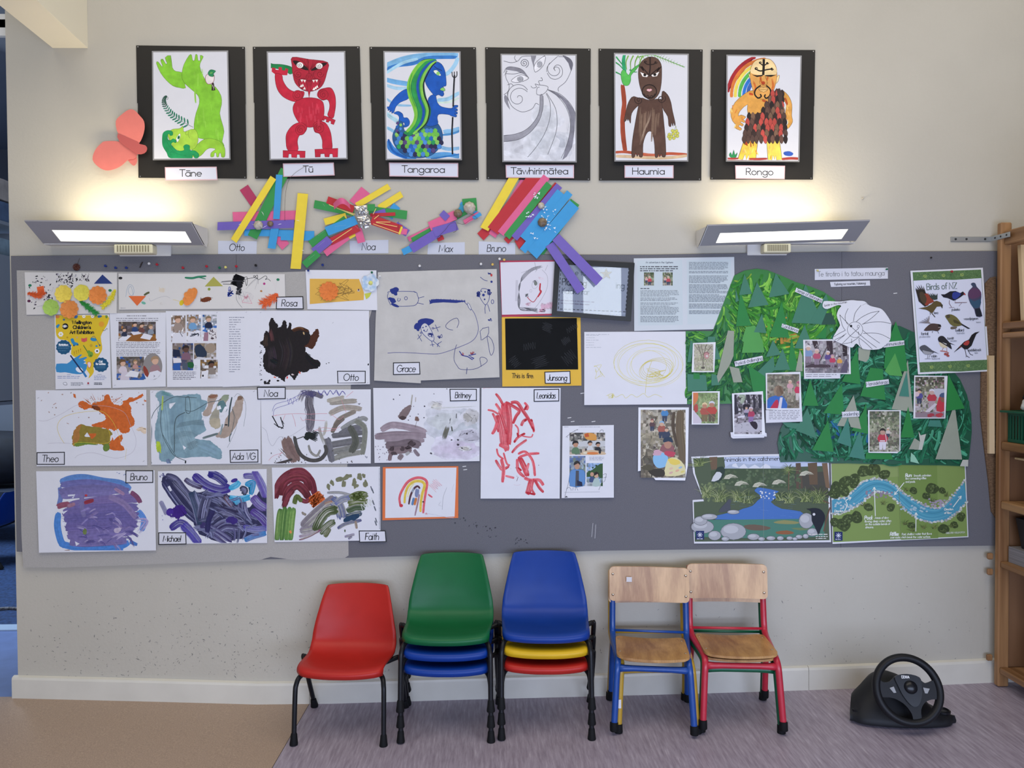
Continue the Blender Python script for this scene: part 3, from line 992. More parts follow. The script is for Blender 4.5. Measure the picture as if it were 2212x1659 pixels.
# ================================================================ paper, paint and print
M_paper = mat('white_paper', 'dedfe6', rough=.75, noise=.015, scale=14, bump=.9, bscale=13)
M_ink = mat('print_ink', rough=.6, spec=.3, attr=True)
M_paint = mat('poster_paint', rough=.6, spec=.25, attr=True, noise=.13, scale=85, stretch=(1, 1, 1), bump=.25, bscale=140)
M_wash = mat('watercolour', rough=.75, spec=.3, attr=True, noise=.16, scale=38, detail=6)
M_card = {}
def card(h, rough=.7):
 if (h, rough) not in M_card:
  M_card[(h, rough)] = mat('card_%s_%d' % (h, int(rough*100)), hexc(h, 1.05), rough=rough, noise=.03, scale=25)
 return M_card[(h, rough)]
KC = 1.05     # paper shows a little darker than its own colour in this light

GLY = {
'a': (7.4, 'O3,3,3,3;L6,6 6,0'), 'b': (7.3, 'L0,10 0,0;O3,3,3,3'), 'c': (6.2, 'A3,3,3,3,45,315'), 'd': (7.5, 'O3,3,3,3;L6,10 6,0'),
'e': (7.2, 'L.1,3.2 6,3.2;A3,3,3,3,0,315'), 'f': (4, 'A3.1,8.2,1.8,1.8,60,180;L1.3,8.2 1.3,0;L0,6 3,6'), 'g': (7.4, 'O3,3,3,3;L6,6 6,-1;A3,-1,3,2.4,200,360'),
'h': (6.8, 'L0,10 0,0;A2.6,3.4,2.6,2.6,0,180;L5.2,3.4 5.2,0'), 'i': (2, 'L0,6 0,0;D0,8.4'), 'j': (3, 'L1,6 1,-2;A-.4,-2,1.4,1.2,230,360;D1,8.4'),
'k': (5.6, 'L0,10 0,0;L4.6,6 0,2.4;L1.6,3.6 4.8,0'), 'l': (2, 'L0,10 0,0'), 'm': (10.4, 'L0,6 0,0;A2.2,3.8,2.2,2.2,0,180;L4.4,3.8 4.4,0;A6.6,3.8,2.2,2.2,0,180;L8.8,3.8 8.8,0'),
'n': (6.8, 'L0,6 0,0;A2.6,3.4,2.6,2.6,0,180;L5.2,3.4 5.2,0'), 'o': (7.4, 'O3,3,3,3'), 'p': (7.3, 'L0,6 0,-3.5;O3,3,3,3'), 'q': (7.4, 'O3,3,3,3;L6,6 6,-3.5'),
'r': (4, 'L0,6 0,0;A2.4,3.6,2.4,2.4,60,180'), 's': (5.2, 'A2.1,4.5,1.9,1.5,30,270;A2.1,1.5,2.1,1.5,-150,90'), 't': (4, 'L1.4,9 1.4,0;L0,6 3,6'),
'u': (6.9, 'L0,6 0,2.6;A2.6,2.6,2.6,2.6,180,360;L5.2,6 5.2,0'), 'v': (6, 'L0,6 2.5,0 5,6'), 'w': (9, 'L0,6 2,0 4,6 6,0 8,6'), 'x': (5.8, 'L0,6 4.6,0;L4.6,6 0,0'),
'y': (6, 'L0,6 2.6,0;L5.2,6 1.2,-3.5'), 'z': (5.8, 'L0,6 4.6,6 0,0 4.6,0'), '\u0101': (7.4, 'O3,3,3,3;L6,6 6,0;L1,8.2 5.5,8.2'), '\u016b': (6.9, 'L0,6 0,2.6;A2.6,2.6,2.6,2.6,180,360;L5.2,6 5.2,0;L.6,8.2 4.8,8.2'),
'A': (9, 'L0,0 4,10 8,0;L1.5,3.6 6.5,3.6'), 'B': (7.4, 'L0,0 0,10 3,10;A3,7.6,2.4,2.4,-90,90;L0,5.2 3,5.2;A3.2,2.6,2.8,2.6,-90,90;L0,0 3.2,0'), 'C': (9.4, 'A5,5,5,5,45,315'),
'D': (9, 'L3,0 0,0 0,10 3,10;A3,5,5,5,-90,90'), 'E': (6.4, 'L5,10 0,10 0,0 5,0;L0,5.2 4.5,5.2'), 'F': (6, 'L5,10 0,10 0,0;L0,5.2 4.5,5.2'), 'G': (11, 'A5,5,5,5,45,360;L10,5 5.6,5'),
'H': (8.6, 'L0,10 0,0;L7,10 7,0;L0,5 7,5'), 'I': (2, 'L0,10 0,0'), 'J': (5.6, 'L4,10 4,2.4;A2,2.4,2,2.4,190,360'), 'K': (7, 'L0,10 0,0;L5.6,10 0,4.6;L1.8,6 6,0'), 'L': (6, 'L0,10 0,0 5,0'),
'M': (11, 'L0,0 1,10 5,2 9,10 10,0'), 'N': (8.6, 'L0,0 0,10 7,0 7,10'), 'O': (11.2, 'O5,5,5,5'), 'P': (7, 'L0,0 0,10 3,10;A3,7.4,2.6,2.6,-90,90;L3,4.8 0,4.8'), 'Q': (11.2, 'O5,5,5,5;L6,3 10,-.5'),
'R': (7.2, 'L0,0 0,10 3,10;A3,7.4,2.6,2.6,-90,90;L3,4.8 0,4.8;L2.8,4.8 6,0'), 'S': (7, 'A3,7.4,2.6,2.6,30,270;A3,2.5,3,2.5,-150,90'), 'T': (7.6, 'L0,10 7,10;L3.5,10 3.5,0'), 'U': (8.2, 'L0,10 0,3.4;A3.4,3.4,3.4,3.4,180,360;L6.8,3.4 6.8,10'),
'V': (8.4, 'L0,10 3.8,0 7.6,10'), 'W': (12, 'L0,10 2.8,0 5.5,10 8.2,0 11,10'), 'X': (7.6, 'L0,10 6.6,0;L6.6,10 0,0'), 'Y': (7.6, 'L0,10 3.3,4.6 6.6,10;L3.3,4.6 3.3,0'), 'Z': (7.4, 'L0,10 6.4,10 0,0 6.4,0'),
'9': (7, 'O3,7,3,3;L6,7 4,0'), '.': (2, 'D0,.3'), ',': (2, 'L.4,.5 -.2,-1.5'), ':': (2, 'D0,.6;D0,5'), "'": (2, 'L0,10 -.4,7.5'), '-': (5, 'L.5,3.5 4,3.5'),
}
def _arc(cx, cy, rx, ry, a0, a1):
 n = max(3, int(abs(a1-a0)/22))
 return [(cx+rx*math.cos(math.radians(a0+(a1-a0)*k/n)), cy+ry*math.sin(math.radians(a0+(a1-a0)*k/n))) for k in range(n+1)]
_GC = {}
def glyph(ch):
 if ch not in _GC:
  adv, s = GLY[ch]
  out = []
  for tkn in s.split(';'):
   op, rest = tkn[0], tkn[1:]
   if op == 'L':
    out.append([tuple(map(float, q.split(','))) for q in rest.split()])
   elif op == 'O':
    out.append(_arc(*map(float, rest.split(',')), 90, 450))
   elif op == 'A':
    out.append(_arc(*map(float, rest.split(','))))
   elif op == 'D':
    x, y = map(float, rest.split(','))
    out.append([(x-.35, y), (x+.35, y)])
  _GC[ch] = (adv, out)
 return _GC[ch]

class Sheet:
 """distance of a sheet's face from the wall: flat, or tipped so that its foot stands off"""
 def __init__(self, off, y0=0, ky=0.0, x0=0, kx=0.0):
  self.o, self.y0, self.ky, self.x0, self.kx = off, y0, ky, x0, kx
 def __call__(self, px, py):
  return self.o+self.ky*(py-self.y0)+self.kx*(px-self.x0)

class Ink:
 """layers of flat print or paint on a sheet; coordinates are survey pixels, or local ones after frame()"""
 STEP = 0.0000015
 def __init__(self, face, seed=1):
  self.face = face if callable(face) else Sheet(face)
  self.k = 0.00008
  self.v, self.f, self.c = [], [], []
  self.x0, self.y0, self.s = 0.0, 0.0, 1.0
  self.r = random.Random(seed)
  self.clip = None
  self.kc = KC
  self.rag = 0.0
 def frame(self, x0, y0, s):
  self.x0, self.y0, self.s = x0, y0, s
  return self
 def col(self, c):
  return hexc(c, self.kc) if isinstance(c, str) else c
 def jit(self, c, a):
  q = 1+self.r.uniform(-a, a)
  return tuple(max(0, min(.95, x*q+self.r.uniform(-a, a)*.02)) for x in c)
 def _p(self, x, y):
  px, py = self.x0+x/self.s, self.y0+y/self.s
  if self.clip:
   a, b, c, d = self.clip
   px, py = min(max(px, a), c), min(max(py, b), d)
  return on_wall(px, py, self.face(px, py)+self.k)
 def _add(self, pts, faces, col):
  k = len(self.v)
  self.v += [self._p(x, y) for x, y in pts]
  for f in faces:
   self.f.append(tuple(i+k for i in f))
   self.c.append(col)
  self.k += self.STEP
 def poly(self, pts, c, sm=0):
  if isinstance(pts, str):
   pts = P(pts)
  if sm:
   pts = smooth_pts(pts, sm*2 if self.rag else sm, True)
   if self.rag:
    g = self.rag
    pts = [(x+self.r.gauss(0, g), y+self.r.gauss(0, g)) for x, y in pts]
  self._add(pts, [tuple(range(len(pts)))], self.col(c))
  return self
 def line(self, pts, w, c, sm=0, taper=False, closed=False):
  if isinstance(pts, str):
   pts = P(pts)
  if sm:
   pts = smooth_pts(pts, sm, closed)
  if closed:
   pts = list(pts)+[pts[0]]
  n = len(pts)
  if n < 2:
   return self
  a, b = [], []
  for i in range(n):
   p, q = pts[max(i-1, 0)], pts[min(i+1, n-1)]
   if closed and i in (0, n-1):
    p, q = pts[-2], pts[1]
   dx, dy = q[0]-p[0], q[1]-p[1]
   L = math.hypot(dx, dy) or 1
   ww = w/2
   if taper:
    t = i/(n-1)
    ww *= max(.15, min(1, 4*t, 4*(1-t))) if taper is True else (1-t*taper)
   # mitre for sharp corners
   if 0 < i < n-1:
    ax, ay = pts[i][0]-p[0], pts[i][1]-p[1]
    la = math.hypot(ax, ay) or 1
    ca = abs((ax*dx+ay*dy)/(la*L))
    ww = min(ww/max(ca, .5), ww*1.6)
   a.append((pts[i][0]-dy/L*ww, pts[i][1]+dx/L*ww))
   b.append((pts[i][0]+dy/L*ww, pts[i][1]-dx/L*ww))
  self._add(a+b, [(i, i+1, n+i+1, n+i) for i in range(n-1)], self.col(c))
  return self
 def ell(self, x, y, rx, ry=None, c='000', rot=0, n=20, rough=0.0):
  ry = rx if ry is None else ry
  ca, sa = math.cos(math.radians(rot)), math.sin(math.radians(rot))
  pts = []
  for k in range(n):
   t = 2*math.pi*k/n
   q = 1+(self.r.uniform(-rough, rough) if rough else 0)
   a, b = rx*q*math.cos(t), ry*q*math.sin(t)
   pts.append((x+a*ca-b*sa, y+a*sa+b*ca))
  return self.poly(pts, c)
 def ring(self, x, y, rx, ry, w, c, rot=0, a0=0, a1=360, n=24):
  ca, sa = math.cos(math.radians(rot)), math.sin(math.radians(rot))
  pts = []
  for k in range(n+1):
   t = math.radians(a0+(a1-a0)*k/n)
   a, b = rx*math.cos(t), ry*math.sin(t)
   pts.append((x+a*ca-b*sa, y+a*sa+b*ca))
  return self.line(pts, w, c)
 def spiral(self, x, y, r0, r1, a0, turns, w, c, sx=1):
  n = int(26*abs(turns))+2
  return self.line([(x+sx*(r0+(r1-r0)*k/n)*math.cos(math.radians(a0)+2*math.pi*turns*k/n), y+(r0+(r1-r0)*k/n)*math.sin(math.radians(a0)+2*math.pi*turns*k/n)) for k in range(n+1)], w, c)
 def shape(self, pts, fill, edge=None, w=3, sm=5):
  if isinstance(pts, str):
   pts = P(pts)
  self.poly(pts, fill, sm)
  if edge:
   self.line(pts, w, edge, sm, closed=True)
  return self
 def brush(self, pts, w, c, n=9, j=.22, c2=None, gap=.15, sm=6, solid=True, rag=.08):
  """a brush stroke: a body and bristle streaks of slightly different colour"""
  if isinstance(pts, str):
   pts = P(pts)
  pts = smooth_pts(pts, sm) if len(pts) > 2 else [tuple(pts[0][i]+(pts[1][i]-pts[0][i])*t/6 for i in (0, 1)) for t in range(7)]
  c = self.col(c)
  c2 = self.col(c2) if c2 else c
  N = len(pts)
  nrm = []
  for i in range(N):
   p, q = pts[max(i-1, 0)], pts[min(i+1, N-1)]
   L = math.hypot(q[0]-p[0], q[1]-p[1]) or 1
   nrm.append((-(q[1]-p[1])/L, (q[0]-p[0])/L))
  if solid:
   # body with a wavering edge and an uneven start and end
   A, B = [], []
   wob = [self.r.uniform(-.06, .06) for _ in range(N)]
   for i in range(N):
    e = min(i, N-1-i)
    h = w*.44*(1+wob[i])*(.72 if e == 0 else .94 if e == 1 else 1)
    A.append((pts[i][0]+nrm[i][0]*h, pts[i][1]+nrm[i][1]*h))
    B.append((pts[i][0]-nrm[i][0]*h, pts[i][1]-nrm[i][1]*h))
   ends = []
   for (p, m_, d) in ((pts[-1], nrm[-1], 1), (pts[0], nrm[0], -1)):
    tx, ty = m_[1]*d, -m_[0]*d
    ends.append([(p[0]+m_[0]*w*.44*q*d+tx*w*self.r.uniform(-.06, .20)*(1-q*q*.6), p[1]+m_[1]*w*.44*q*d+ty*w*self.r.uniform(-.06, .20)*(1-q*q*.6)) for q in (.55, .25, 0, -.3, -.6)])
   self._add(A+ends[0]+B[::-1]+ends[1], [tuple(range(2*N+10))], c)
  lev = self.k
  for k in range(n):
   if self.r.random() < gap:
    continue
   self.k = lev+self.STEP*(k % 2)
   o = -w/2+w*(k+.5)/n+self.r.uniform(-1, 1)*w/n*.3
   a = int(self.r.uniform(0, rag*2)*N)
   b = N-int(self.r.uniform(0, rag*2)*N)
   sub = [(pts[i][0]+nrm[i][0]*o, pts[i][1]+nrm[i][1]*o) for i in range(a, b)]
   if len(sub) > 1:
    if a == 0 and self.r.random() < .6:
     l = w*self.r.uniform(.0, .22)
     sub.insert(0, (sub[0][0]-nrm[0][1]*l, sub[0][1]+nrm[0][0]*l))
    if b == N and self.r.random() < .6:
     l = w*self.r.uniform(.0, .22)
     sub.append((sub[-1][0]+nrm[-1][1]*l, sub[-1][1]-nrm[-1][0]*l))
    self.line(sub, w/n*self.r.uniform(.7, 1.5), self.jit(mixc(c, c2, self.r.random()), j), taper=True)
  self.k = lev+2*self.STEP
  return self
 def scrib(self, x, y, rx, ry, n, w, c, ang=None, loops=True):
  pts = []
  for k in range(n):
   if ang is None:
    pts.append((x+self.r.uniform(-rx, rx), y+self.r.uniform(-ry, ry)))
   else:
    t = k/(n-1)*2-1
    s = (1 if k % 2 else -1)*self.r.uniform(.6, 1)
    ca, sa = math.cos(math.radians(ang)), math.sin(math.radians(ang))
    a, b = s*rx, t*ry
    pts.append((x+a*ca-b*sa, y+a*sa+b*ca))
  return self.line(pts, w, c, 4 if loops else 0)
 def blot(self, x, y, rx, ry, c, n=26, rough=.16, rot=0, sm=3):
  ca, sa = math.cos(math.radians(rot)), math.sin(math.radians(rot))
  ph = [self.r.uniform(0, 6.28) for _ in range(5)]
  pts = []
  for k in range(n):
   t = 2*math.pi*k/n
   q = 1+sum(rough/(i+1)*math.sin((i+2)*t+ph[i]) for i in range(5))+self.r.uniform(-rough, rough)*.4
   a, b = rx*q*math.cos(t), ry*q*math.sin(t)
   pts.append((x+a*ca-b*sa, y+a*sa+b*ca))
  return self.poly(pts, c, sm)
 def wash(self, x, y, rx, ry, c, under, n=10, a=.35, rough=.2, rot=0):
  """a thin wash: overlapping blots between the paper's colour and the paint's"""
  c, u = self.col(c), self.col(under)
  for k in range(n):
   t = k/max(1, n-1)
   s = 1-.55*t
   self.blot(x+self.r.uniform(-1, 1)*rx*.35*t, y+self.r.uniform(-1, 1)*ry*.35*t, rx*s, ry*s, self.jit(mixc(u, c, a+(1-a)*t*self.r.uniform(.5, 1)), .07), rough=rough, rot=rot)
  return self
 def specks(self, x0, y0, x1, y1, n, s0, s1, c, j=.2, poly=None):
  c = self.col(c)
  for _ in range(n):
   x, y = self.r.uniform(x0, x1), self.r.uniform(y0, y1)
   self.ell(x, y, self.r.uniform(s0, s1), self.r.uniform(s0, s1), self.jit(c, j), self.r.uniform(0, 180), 6, .3)
  return self
 def text(self, s, x, y, h, w, c, slant=0.0, rot=0.0, sx=1.0, sp=1.0, anchor='l'):
  q = h/10.0
  tot = sum((4.2 if ch == ' ' else glyph(ch)[0])*sx*sp for ch in s)*q
  ox = 0 if anchor == 'l' else (-tot/2 if anchor == 'm' else -tot)
  ca, sa = math.cos(math.radians(rot)), math.sin(math.radians(rot))
  cx = ox
  for ch in s:
   if ch == ' ':
    cx += 4.2*q*sx*sp
    continue
   adv, st = glyph(ch)
   for ln in st:
    pts = []
    for a, b in ln:
     u, v = cx+(a*sx+b*slant)*q, -b*q
     pts.append((x+u*ca-v*sa, y+u*sa+v*ca))
    # square ends
    if len(pts) > 1:
     (ax, ay), (bx, by) = pts[0], pts[1]
     L = math.hypot(bx-ax, by-ay) or 1
     pts[0] = (ax-(bx-ax)/L*w*.35, ay-(by-ay)/L*w*.35)
     (ax, ay), (bx, by) = pts[-1], pts[-2]
     L = math.hypot(bx-ax, by-ay) or 1
     pts[-1] = (ax-(bx-ax)/L*w*.35, ay-(by-ay)/L*w*.35)
    self.line(pts, w, c)
   cx += adv*sx*sp*q
  return self
 def rows(self, x0, y0, x1, pitch, n, c, h=None, ragged=.25, skew=0.0, words=7):
  """lines of small print too fine to read"""
  h = h or pitch*.42
  for k in range(n):
   y = y0+k*pitch
   xe = x1-(x1-x0)*(self.r.uniform(0, ragged) if (k == n-1 or self.r.random() < .15) else self.r.uniform(0, .03))
   x = x0
   ww = (x1-x0)/words
   while x < xe-ww*.2:
    l = min(self.r.uniform(.35, 1.5)*ww, xe-x)
    dy = skew*(x-x0)
    self.poly([(x, y+dy), (x+l, y+dy+skew*l), (x+l, y+h+dy+skew*l), (x, y+h+dy)], self.jit(self.col(c), .12))
    x += l+ww*.22
  return self
 def rect(self, x0, y0, x1, y1, c):
  return self.poly([(x0, y0), (x1, y0), (x1, y1), (x0, y1)], c)
 def border(self, q, w, c):
  """a drawn frame just inside the four corners q"""
  cx, cy = sum(p[0] for p in q)/4, sum(p[1] for p in q)/4
  ins = [(x+(w*.5 if x < cx else -w*.5), y+(w*.5 if y < cy else -w*.5)) for x, y in q]
  for a, b in zip(ins, ins[1:]+ins[:1]):
   L = math.hypot(b[0]-a[0], b[1]-a[1])
   e = ((b[0]-a[0])/L*w*.5, (b[1]-a[1])/L*w*.5)
   self.line([(a[0]-e[0], a[1]-e[1]), (b[0]+e[0], b[1]+e[1])], w, c)
  return self
 def photo(self, x0, y0, x1, y1, pal, n=12, m=None, skewq=None, mode='leaf'):
  """ground of a small photograph: rows of tiny patches in the picture's own colours"""
  m = m or max(3, int(n*(y1-y0)/(x1-x0)))
  pal = [self.col(c) for c in pal]
  vs, fs = [], []
  g = [[self.r.random() for _ in range(n+1)] for _ in range(m+1)]
  ncol = len(pal)
  k0 = len(self.v)
  for i in range(m+1):
   for j in range(n+1):
    jx = self.r.uniform(-.35, .35) if 0 < j < n else 0
    jy = self.r.uniform(-.35, .35) if 0 < i < m else 0
    vs.append((x0+(x1-x0)*(j+jx)/n, y0+(y1-y0)*(i+jy)/m))
  self.v += [self._p(*p) for p in vs]
  for i in range(m):
   band = pal[min(ncol-1, int(i/m*ncol))]
   for j in range(n):
    c = band if self.r.random() < .55 else pal[self.r.randrange(ncol)]
    self.f.append((k0+i*(n+1)+j, k0+i*(n+1)+j+1, k0+(i+1)*(n+1)+j+1, k0+(i+1)*(n+1)+j))
    self.c.append(self.jit(c, .3))
  self.k += self.STEP
  return self
 def figure(self, x, y, h, top, hair, skin='c9a58c', legs='3c4458'):
  """a small photographed person seen at a distance"""
  self.poly([(x-h*.16, y), (x-h*.18, y-h*.42), (x+h*.18, y-h*.42), (x+h*.14, y), (x+.02*h, y), (x, y-h*.28), (x-.03*h, y)], legs)
  self.poly([(x-h*.19, y-h*.38), (x-h*.26, y-h*.55), (x-h*.17, y-h*.74), (x+h*.17, y-h*.74), (x+h*.27, y-h*.55), (x+h*.19, y-h*.38)], top)
  self.ell(x, y-h*.86, h*.13, h*.15, skin, n=12)
  self.poly([(x-h*.15, y-h*.86), (x-h*.12, y-h*1.0), (x+h*.02, y-h*1.05), (x+h*.14, y-h*.97), (x+h*.14, y-h*.85), (x+h*.07, y-h*.93), (x-h*.08, y-h*.93)], hair)
  return self
 def build(self, name, parent=None, m=None, label=None):
  me = bpy.data.meshes.new(name)
  o0 = Vector(parent.location) if parent is not None else Vector((0, 0, 0))
  if parent is not None and parent.parent is not None:
   o0 = o0+Vector(parent.parent.location)
  org = ORG.get(parent.name, o0) if parent is not None else o0
  me.from_pydata([tuple(Vector(p)-org) for p in self.v], [], self.f)
  at = me.color_attributes.new('Col', 'FLOAT_COLOR', 'CORNER')
  buf = []
  for p, c in zip(me.polygons, self.c):
   buf += [c[0], c[1], c[2], 1.0]*p.loop_total
  at.data.foreach_set('color', buf)
  me.materials.append(m or M_ink)
  o = bpy.data.objects.new(name, me)
  COL.objects.link(o)
  if parent is not None:
   o.parent = parent
  if label:
   o['label'] = label
  return o
ORG = {}
def P(s):
 return [tuple(float(v) for v in q.split(',')) for q in s.split()]

def sheet(name, q, face, mt, label=None, cat=None, group=None, parent=None, th=.0006):
 """a sheet of paper or card with outline q (survey pixels) whose face stands off the wall by `face`"""
 face = face if callable(face) else Sheet(face)
 f = [on_wall(x, y, face(x, y)) for x, y in q]
 b = [p+Vector((0, th, 0)) for p in f]
 org = sum(f, Vector())/len(f)
 m = MB().prism(f, b)
 if parent is None:
  o = m.build(name, mt, None, org)
  ORG[o.name] = org
  tag(o, label, cat, group)
 else:
  o = m.build(name, mt, parent, ORG[parent.name])
  ORG[o.name] = ORG[parent.name]
 return o
def root(name, px, py, off, label, cat, group=None):
 loc = on_wall(px, py, off)
 o = empty(name, loc, label, cat, group)
 ORG[o.name] = Vector(loc)
 return o
def rq(x0, y0, x1, y1):
 return [(x0, y0), (x1, y0), (x1, y1), (x0, y1)]

# ================================================================ six mounted pictures
M_black = mat('black_card', '211f1d', rough=.5, spec=.35, noise=.06, scale=18, bump=.1)
M_lam = mat('laminate_margin', '8b8b8d', rough=.22)
M_pinkpaper = mat('pink_edged_paper', 'd3b0b8', rough=.5)
M_labelpaper = mat('label_paper', 'd8d9e2', rough=.45)
def poster(quad, seam, pic, lab, text, th, label, art, dx=0, mat2=None, tilt=.00006):
 """quad: black card corners; pic: picture corners; lab: title strip corners"""
 cx = (quad[0][0]+quad[2][0])/2
 r = root('mounted_picture', cx, quad[3][1], .004, label, 'picture', 'mounted figure pictures above the lamps')
 (a, b, c, d) = quad
 tl = (a[0]+(d[0]-a[0])*seam, a[1]+(d[1]-a[1])*seam)
 tr = (b[0]+(c[0]-b[0])*seam, b[1]+(c[1]-b[1])*seam)
 sheet('backing_card', [a, b, (tr[0], tr[1]+1), (tl[0], tl[1]+1)], Sheet(.0045, a[1], .000004), M_black, parent=r)
 sheet('backing_card', [(tl[0]+1.5, tl[1]), (tr[0]-.5, tr[1]), c, d], Sheet(.0055, tl[1], .000006), M_black, parent=r)
 f = Sheet(.0085, pic[0][1], tilt)
 p = sheet('picture', pic, f, M_lam, parent=r, th=.0008)
 ins = 3
 mx, my = sum(x for x, _ in pic)/4, sum(y for _, y in pic)/4
 inner = [(x+(ins if x < mx else -ins), y+(ins if y < my else -ins)) for x, y in pic]
 pp = sheet('paper', inner, Sheet(.0087, pic[0][1], tilt), M_paper, parent=p, th=.0002)
 k = Ink(Sheet(.0087, pic[0][1], tilt), int(cx))
 k.clip = (max(inner[0][0], inner[3][0]), max(inner[0][1], inner[1][1]), min(inner[1][0], inner[2][0]), min(inner[2][1], inner[3][1]))
 art(k, inner)
 k.clip = None
 k.build('picture_print', p, mat2 or M_wash)
 lf = Sheet(.0115, lab[0][1], .00004)
 lo = sheet('title_strip', lab, lf, M_pinkpaper, parent=r)
 k = Ink(lf, 3)
 mx, my = sum(x for x, _ in lab)/4, sum(y for _, y in lab)/4
 k.poly([(x+(2 if x < mx else -2), y+(2 if y < my else -2)) for x, y in lab], 'd3d6e4')
 rot = math.degrees(math.atan2(lab[1][1]-lab[0][1], lab[1][0]-lab[0][0]))
 k.text(text, mx+dx, my+6.0, th*.70, 1.7, '2a2a2e', rot=rot, anchor='m', sx=1.16)
 k.build('lettering', lo)
 # drawing pins at the card corners
 for q in quad:
  px, py = q[0]+(4 if q[0] < cx else -4), q[1]+(3 if q is a or q is b else -3)
  v = on_wall(px, py, .0062)
  MB().lathe([(.0022, 0), (.002, .0006)], 8, v, Matrix.Rotation(math.radians(90), 3, 'X')).build('pin', mat('steel_pin', 'b8b8bc', rough=.3, metal=.8), r, ORG[r.name])
 return r

G1, G2, GE = '86c83a', '96cc3e', '5a7a2c'
def art1(k, q):
 k.frame(280, 80, 4.2538)
 E_, W_ = GE, 2.6
 k.shape('245,240 262,228 296,272 302,262 284,214 305,203 330,245 345,240 326,190 377,170 392,280 425,315 480,325 490,380 515,468 460,466 400,450 340,400 285,330', G1, E_, W_, 2)
 k.shape('547,168 570,166 578,212 597,214 605,162 622,166 628,214 650,214 648,168 677,180 655,225 645,270 670,350 720,420 790,460 840,540 845,620 828,700 850,790 868,870 850,960 870,1000 780,990 700,940 640,930 600,880 592,800 610,700 640,610 630,540 560,475 510,430 482,380 482,320 500,250', G1, E_, W_, 2)
 for _ in range(26):
  x, y = k.r.uniform(520, 830), k.r.uniform(240, 900)
  if abs(x-(560+.25*(y-200))) < 90:
   k.brush([(x, y), (x+8, y+k.r.uniform(60, 140))], 12, '93d148', 3, .06, solid=False)
 k.shape('640,970 700,935 760,935 830,960 870,1010 878,1060 872,1102 845,1102 838,1070 825,1068 818,1100 800,1100 795,1068 780,1066 772,1098 745,1100 750,1062 790,1030 740,1020 700,1040 660,1085 600,1110 560,1060', G2, E_, W_, 3)
 k.shape('350,900 390,850 460,840 490,820 500,870 560,850 600,850 625,890 628,960 600,1020 540,1040 470,1050 400,1010', 'a6d048', E_, W_, 4)
 k.line('545,860 540,900 552,930', 2.5, GE, 4).line('520,862 515,895 535,900', 2.5, GE, 4)
 for c, (pts) in (('1f9458', '300,930 310,880 350,858 392,868 395,900 372,905 365,890 350,900 352,940 375,950 400,935 428,950 422,972 400,965 380,985 400,1010 440,1045 500,1040 495,1005 520,988 552,1000 555,1040 600,1045 635,1075 630,1108 600,1112 590,1090 575,1090 560,1118 380,1115 340,1060 305,1000'),):
  k.shape(pts, c, '137a46', 3, 4)
 k.spiral(385, 1075, 4, 26, 0, 1.1, 3, '137a46').spiral(590, 1088, 3, 18, 90, 1, 3, '137a46').line('340,960 370,1010 430,1070 520,1090', 3, '137a46', 4)
 k.shape('428,930 462,885 465,920 440,968', 'e8ece4', '44502c', 2, 3).ell(450, 922, 11, 18, '2c8460', 15).ell(451, 924, 5, 9, '18302c', 15)
 st = smooth_pts(P('585,830 480,775 390,715 330,640 315,585 330,550 352,553 350,572 338,570'), 8)
 k.line(st, 3.2, '28443a')
 for i in range(4, 44, 2):
  x, y = st[min(i, len(st)-1)]
  x2, y2 = st[min(i+1, len(st)-1)]
  a = math.atan2(y2-y, x2-x)
  L = 62*(1-i/52)
  for s in (1, -1):
   b = a+s*.95
   k.ell(x+math.cos(b)*L*.5, y+math.sin(b)*L*.5, L*.46, 5.5+2*(i < 20), '2c7a5e' if i < 24 else '2b5344', math.degrees(b), 10)
 k.shape('695,390 705,350 740,335 775,350 775,400 750,428 715,430', 'e6dcdc', '8a3840', 4, 4)
 k.shape('720,330 745,300 790,312 772,335 770,362 735,358', '2c8a58', '1d5a3a', 3, 4).ell(750, 330, 14, 8, '6cb45c', -20)
 k.poly('755,425 772,418 788,490 752,492', '3a2c28').specks(760, 440, 776, 482, 6, 3, 5, 'd8d0c8')
RD, RE = 'c2263e', '6e1320'
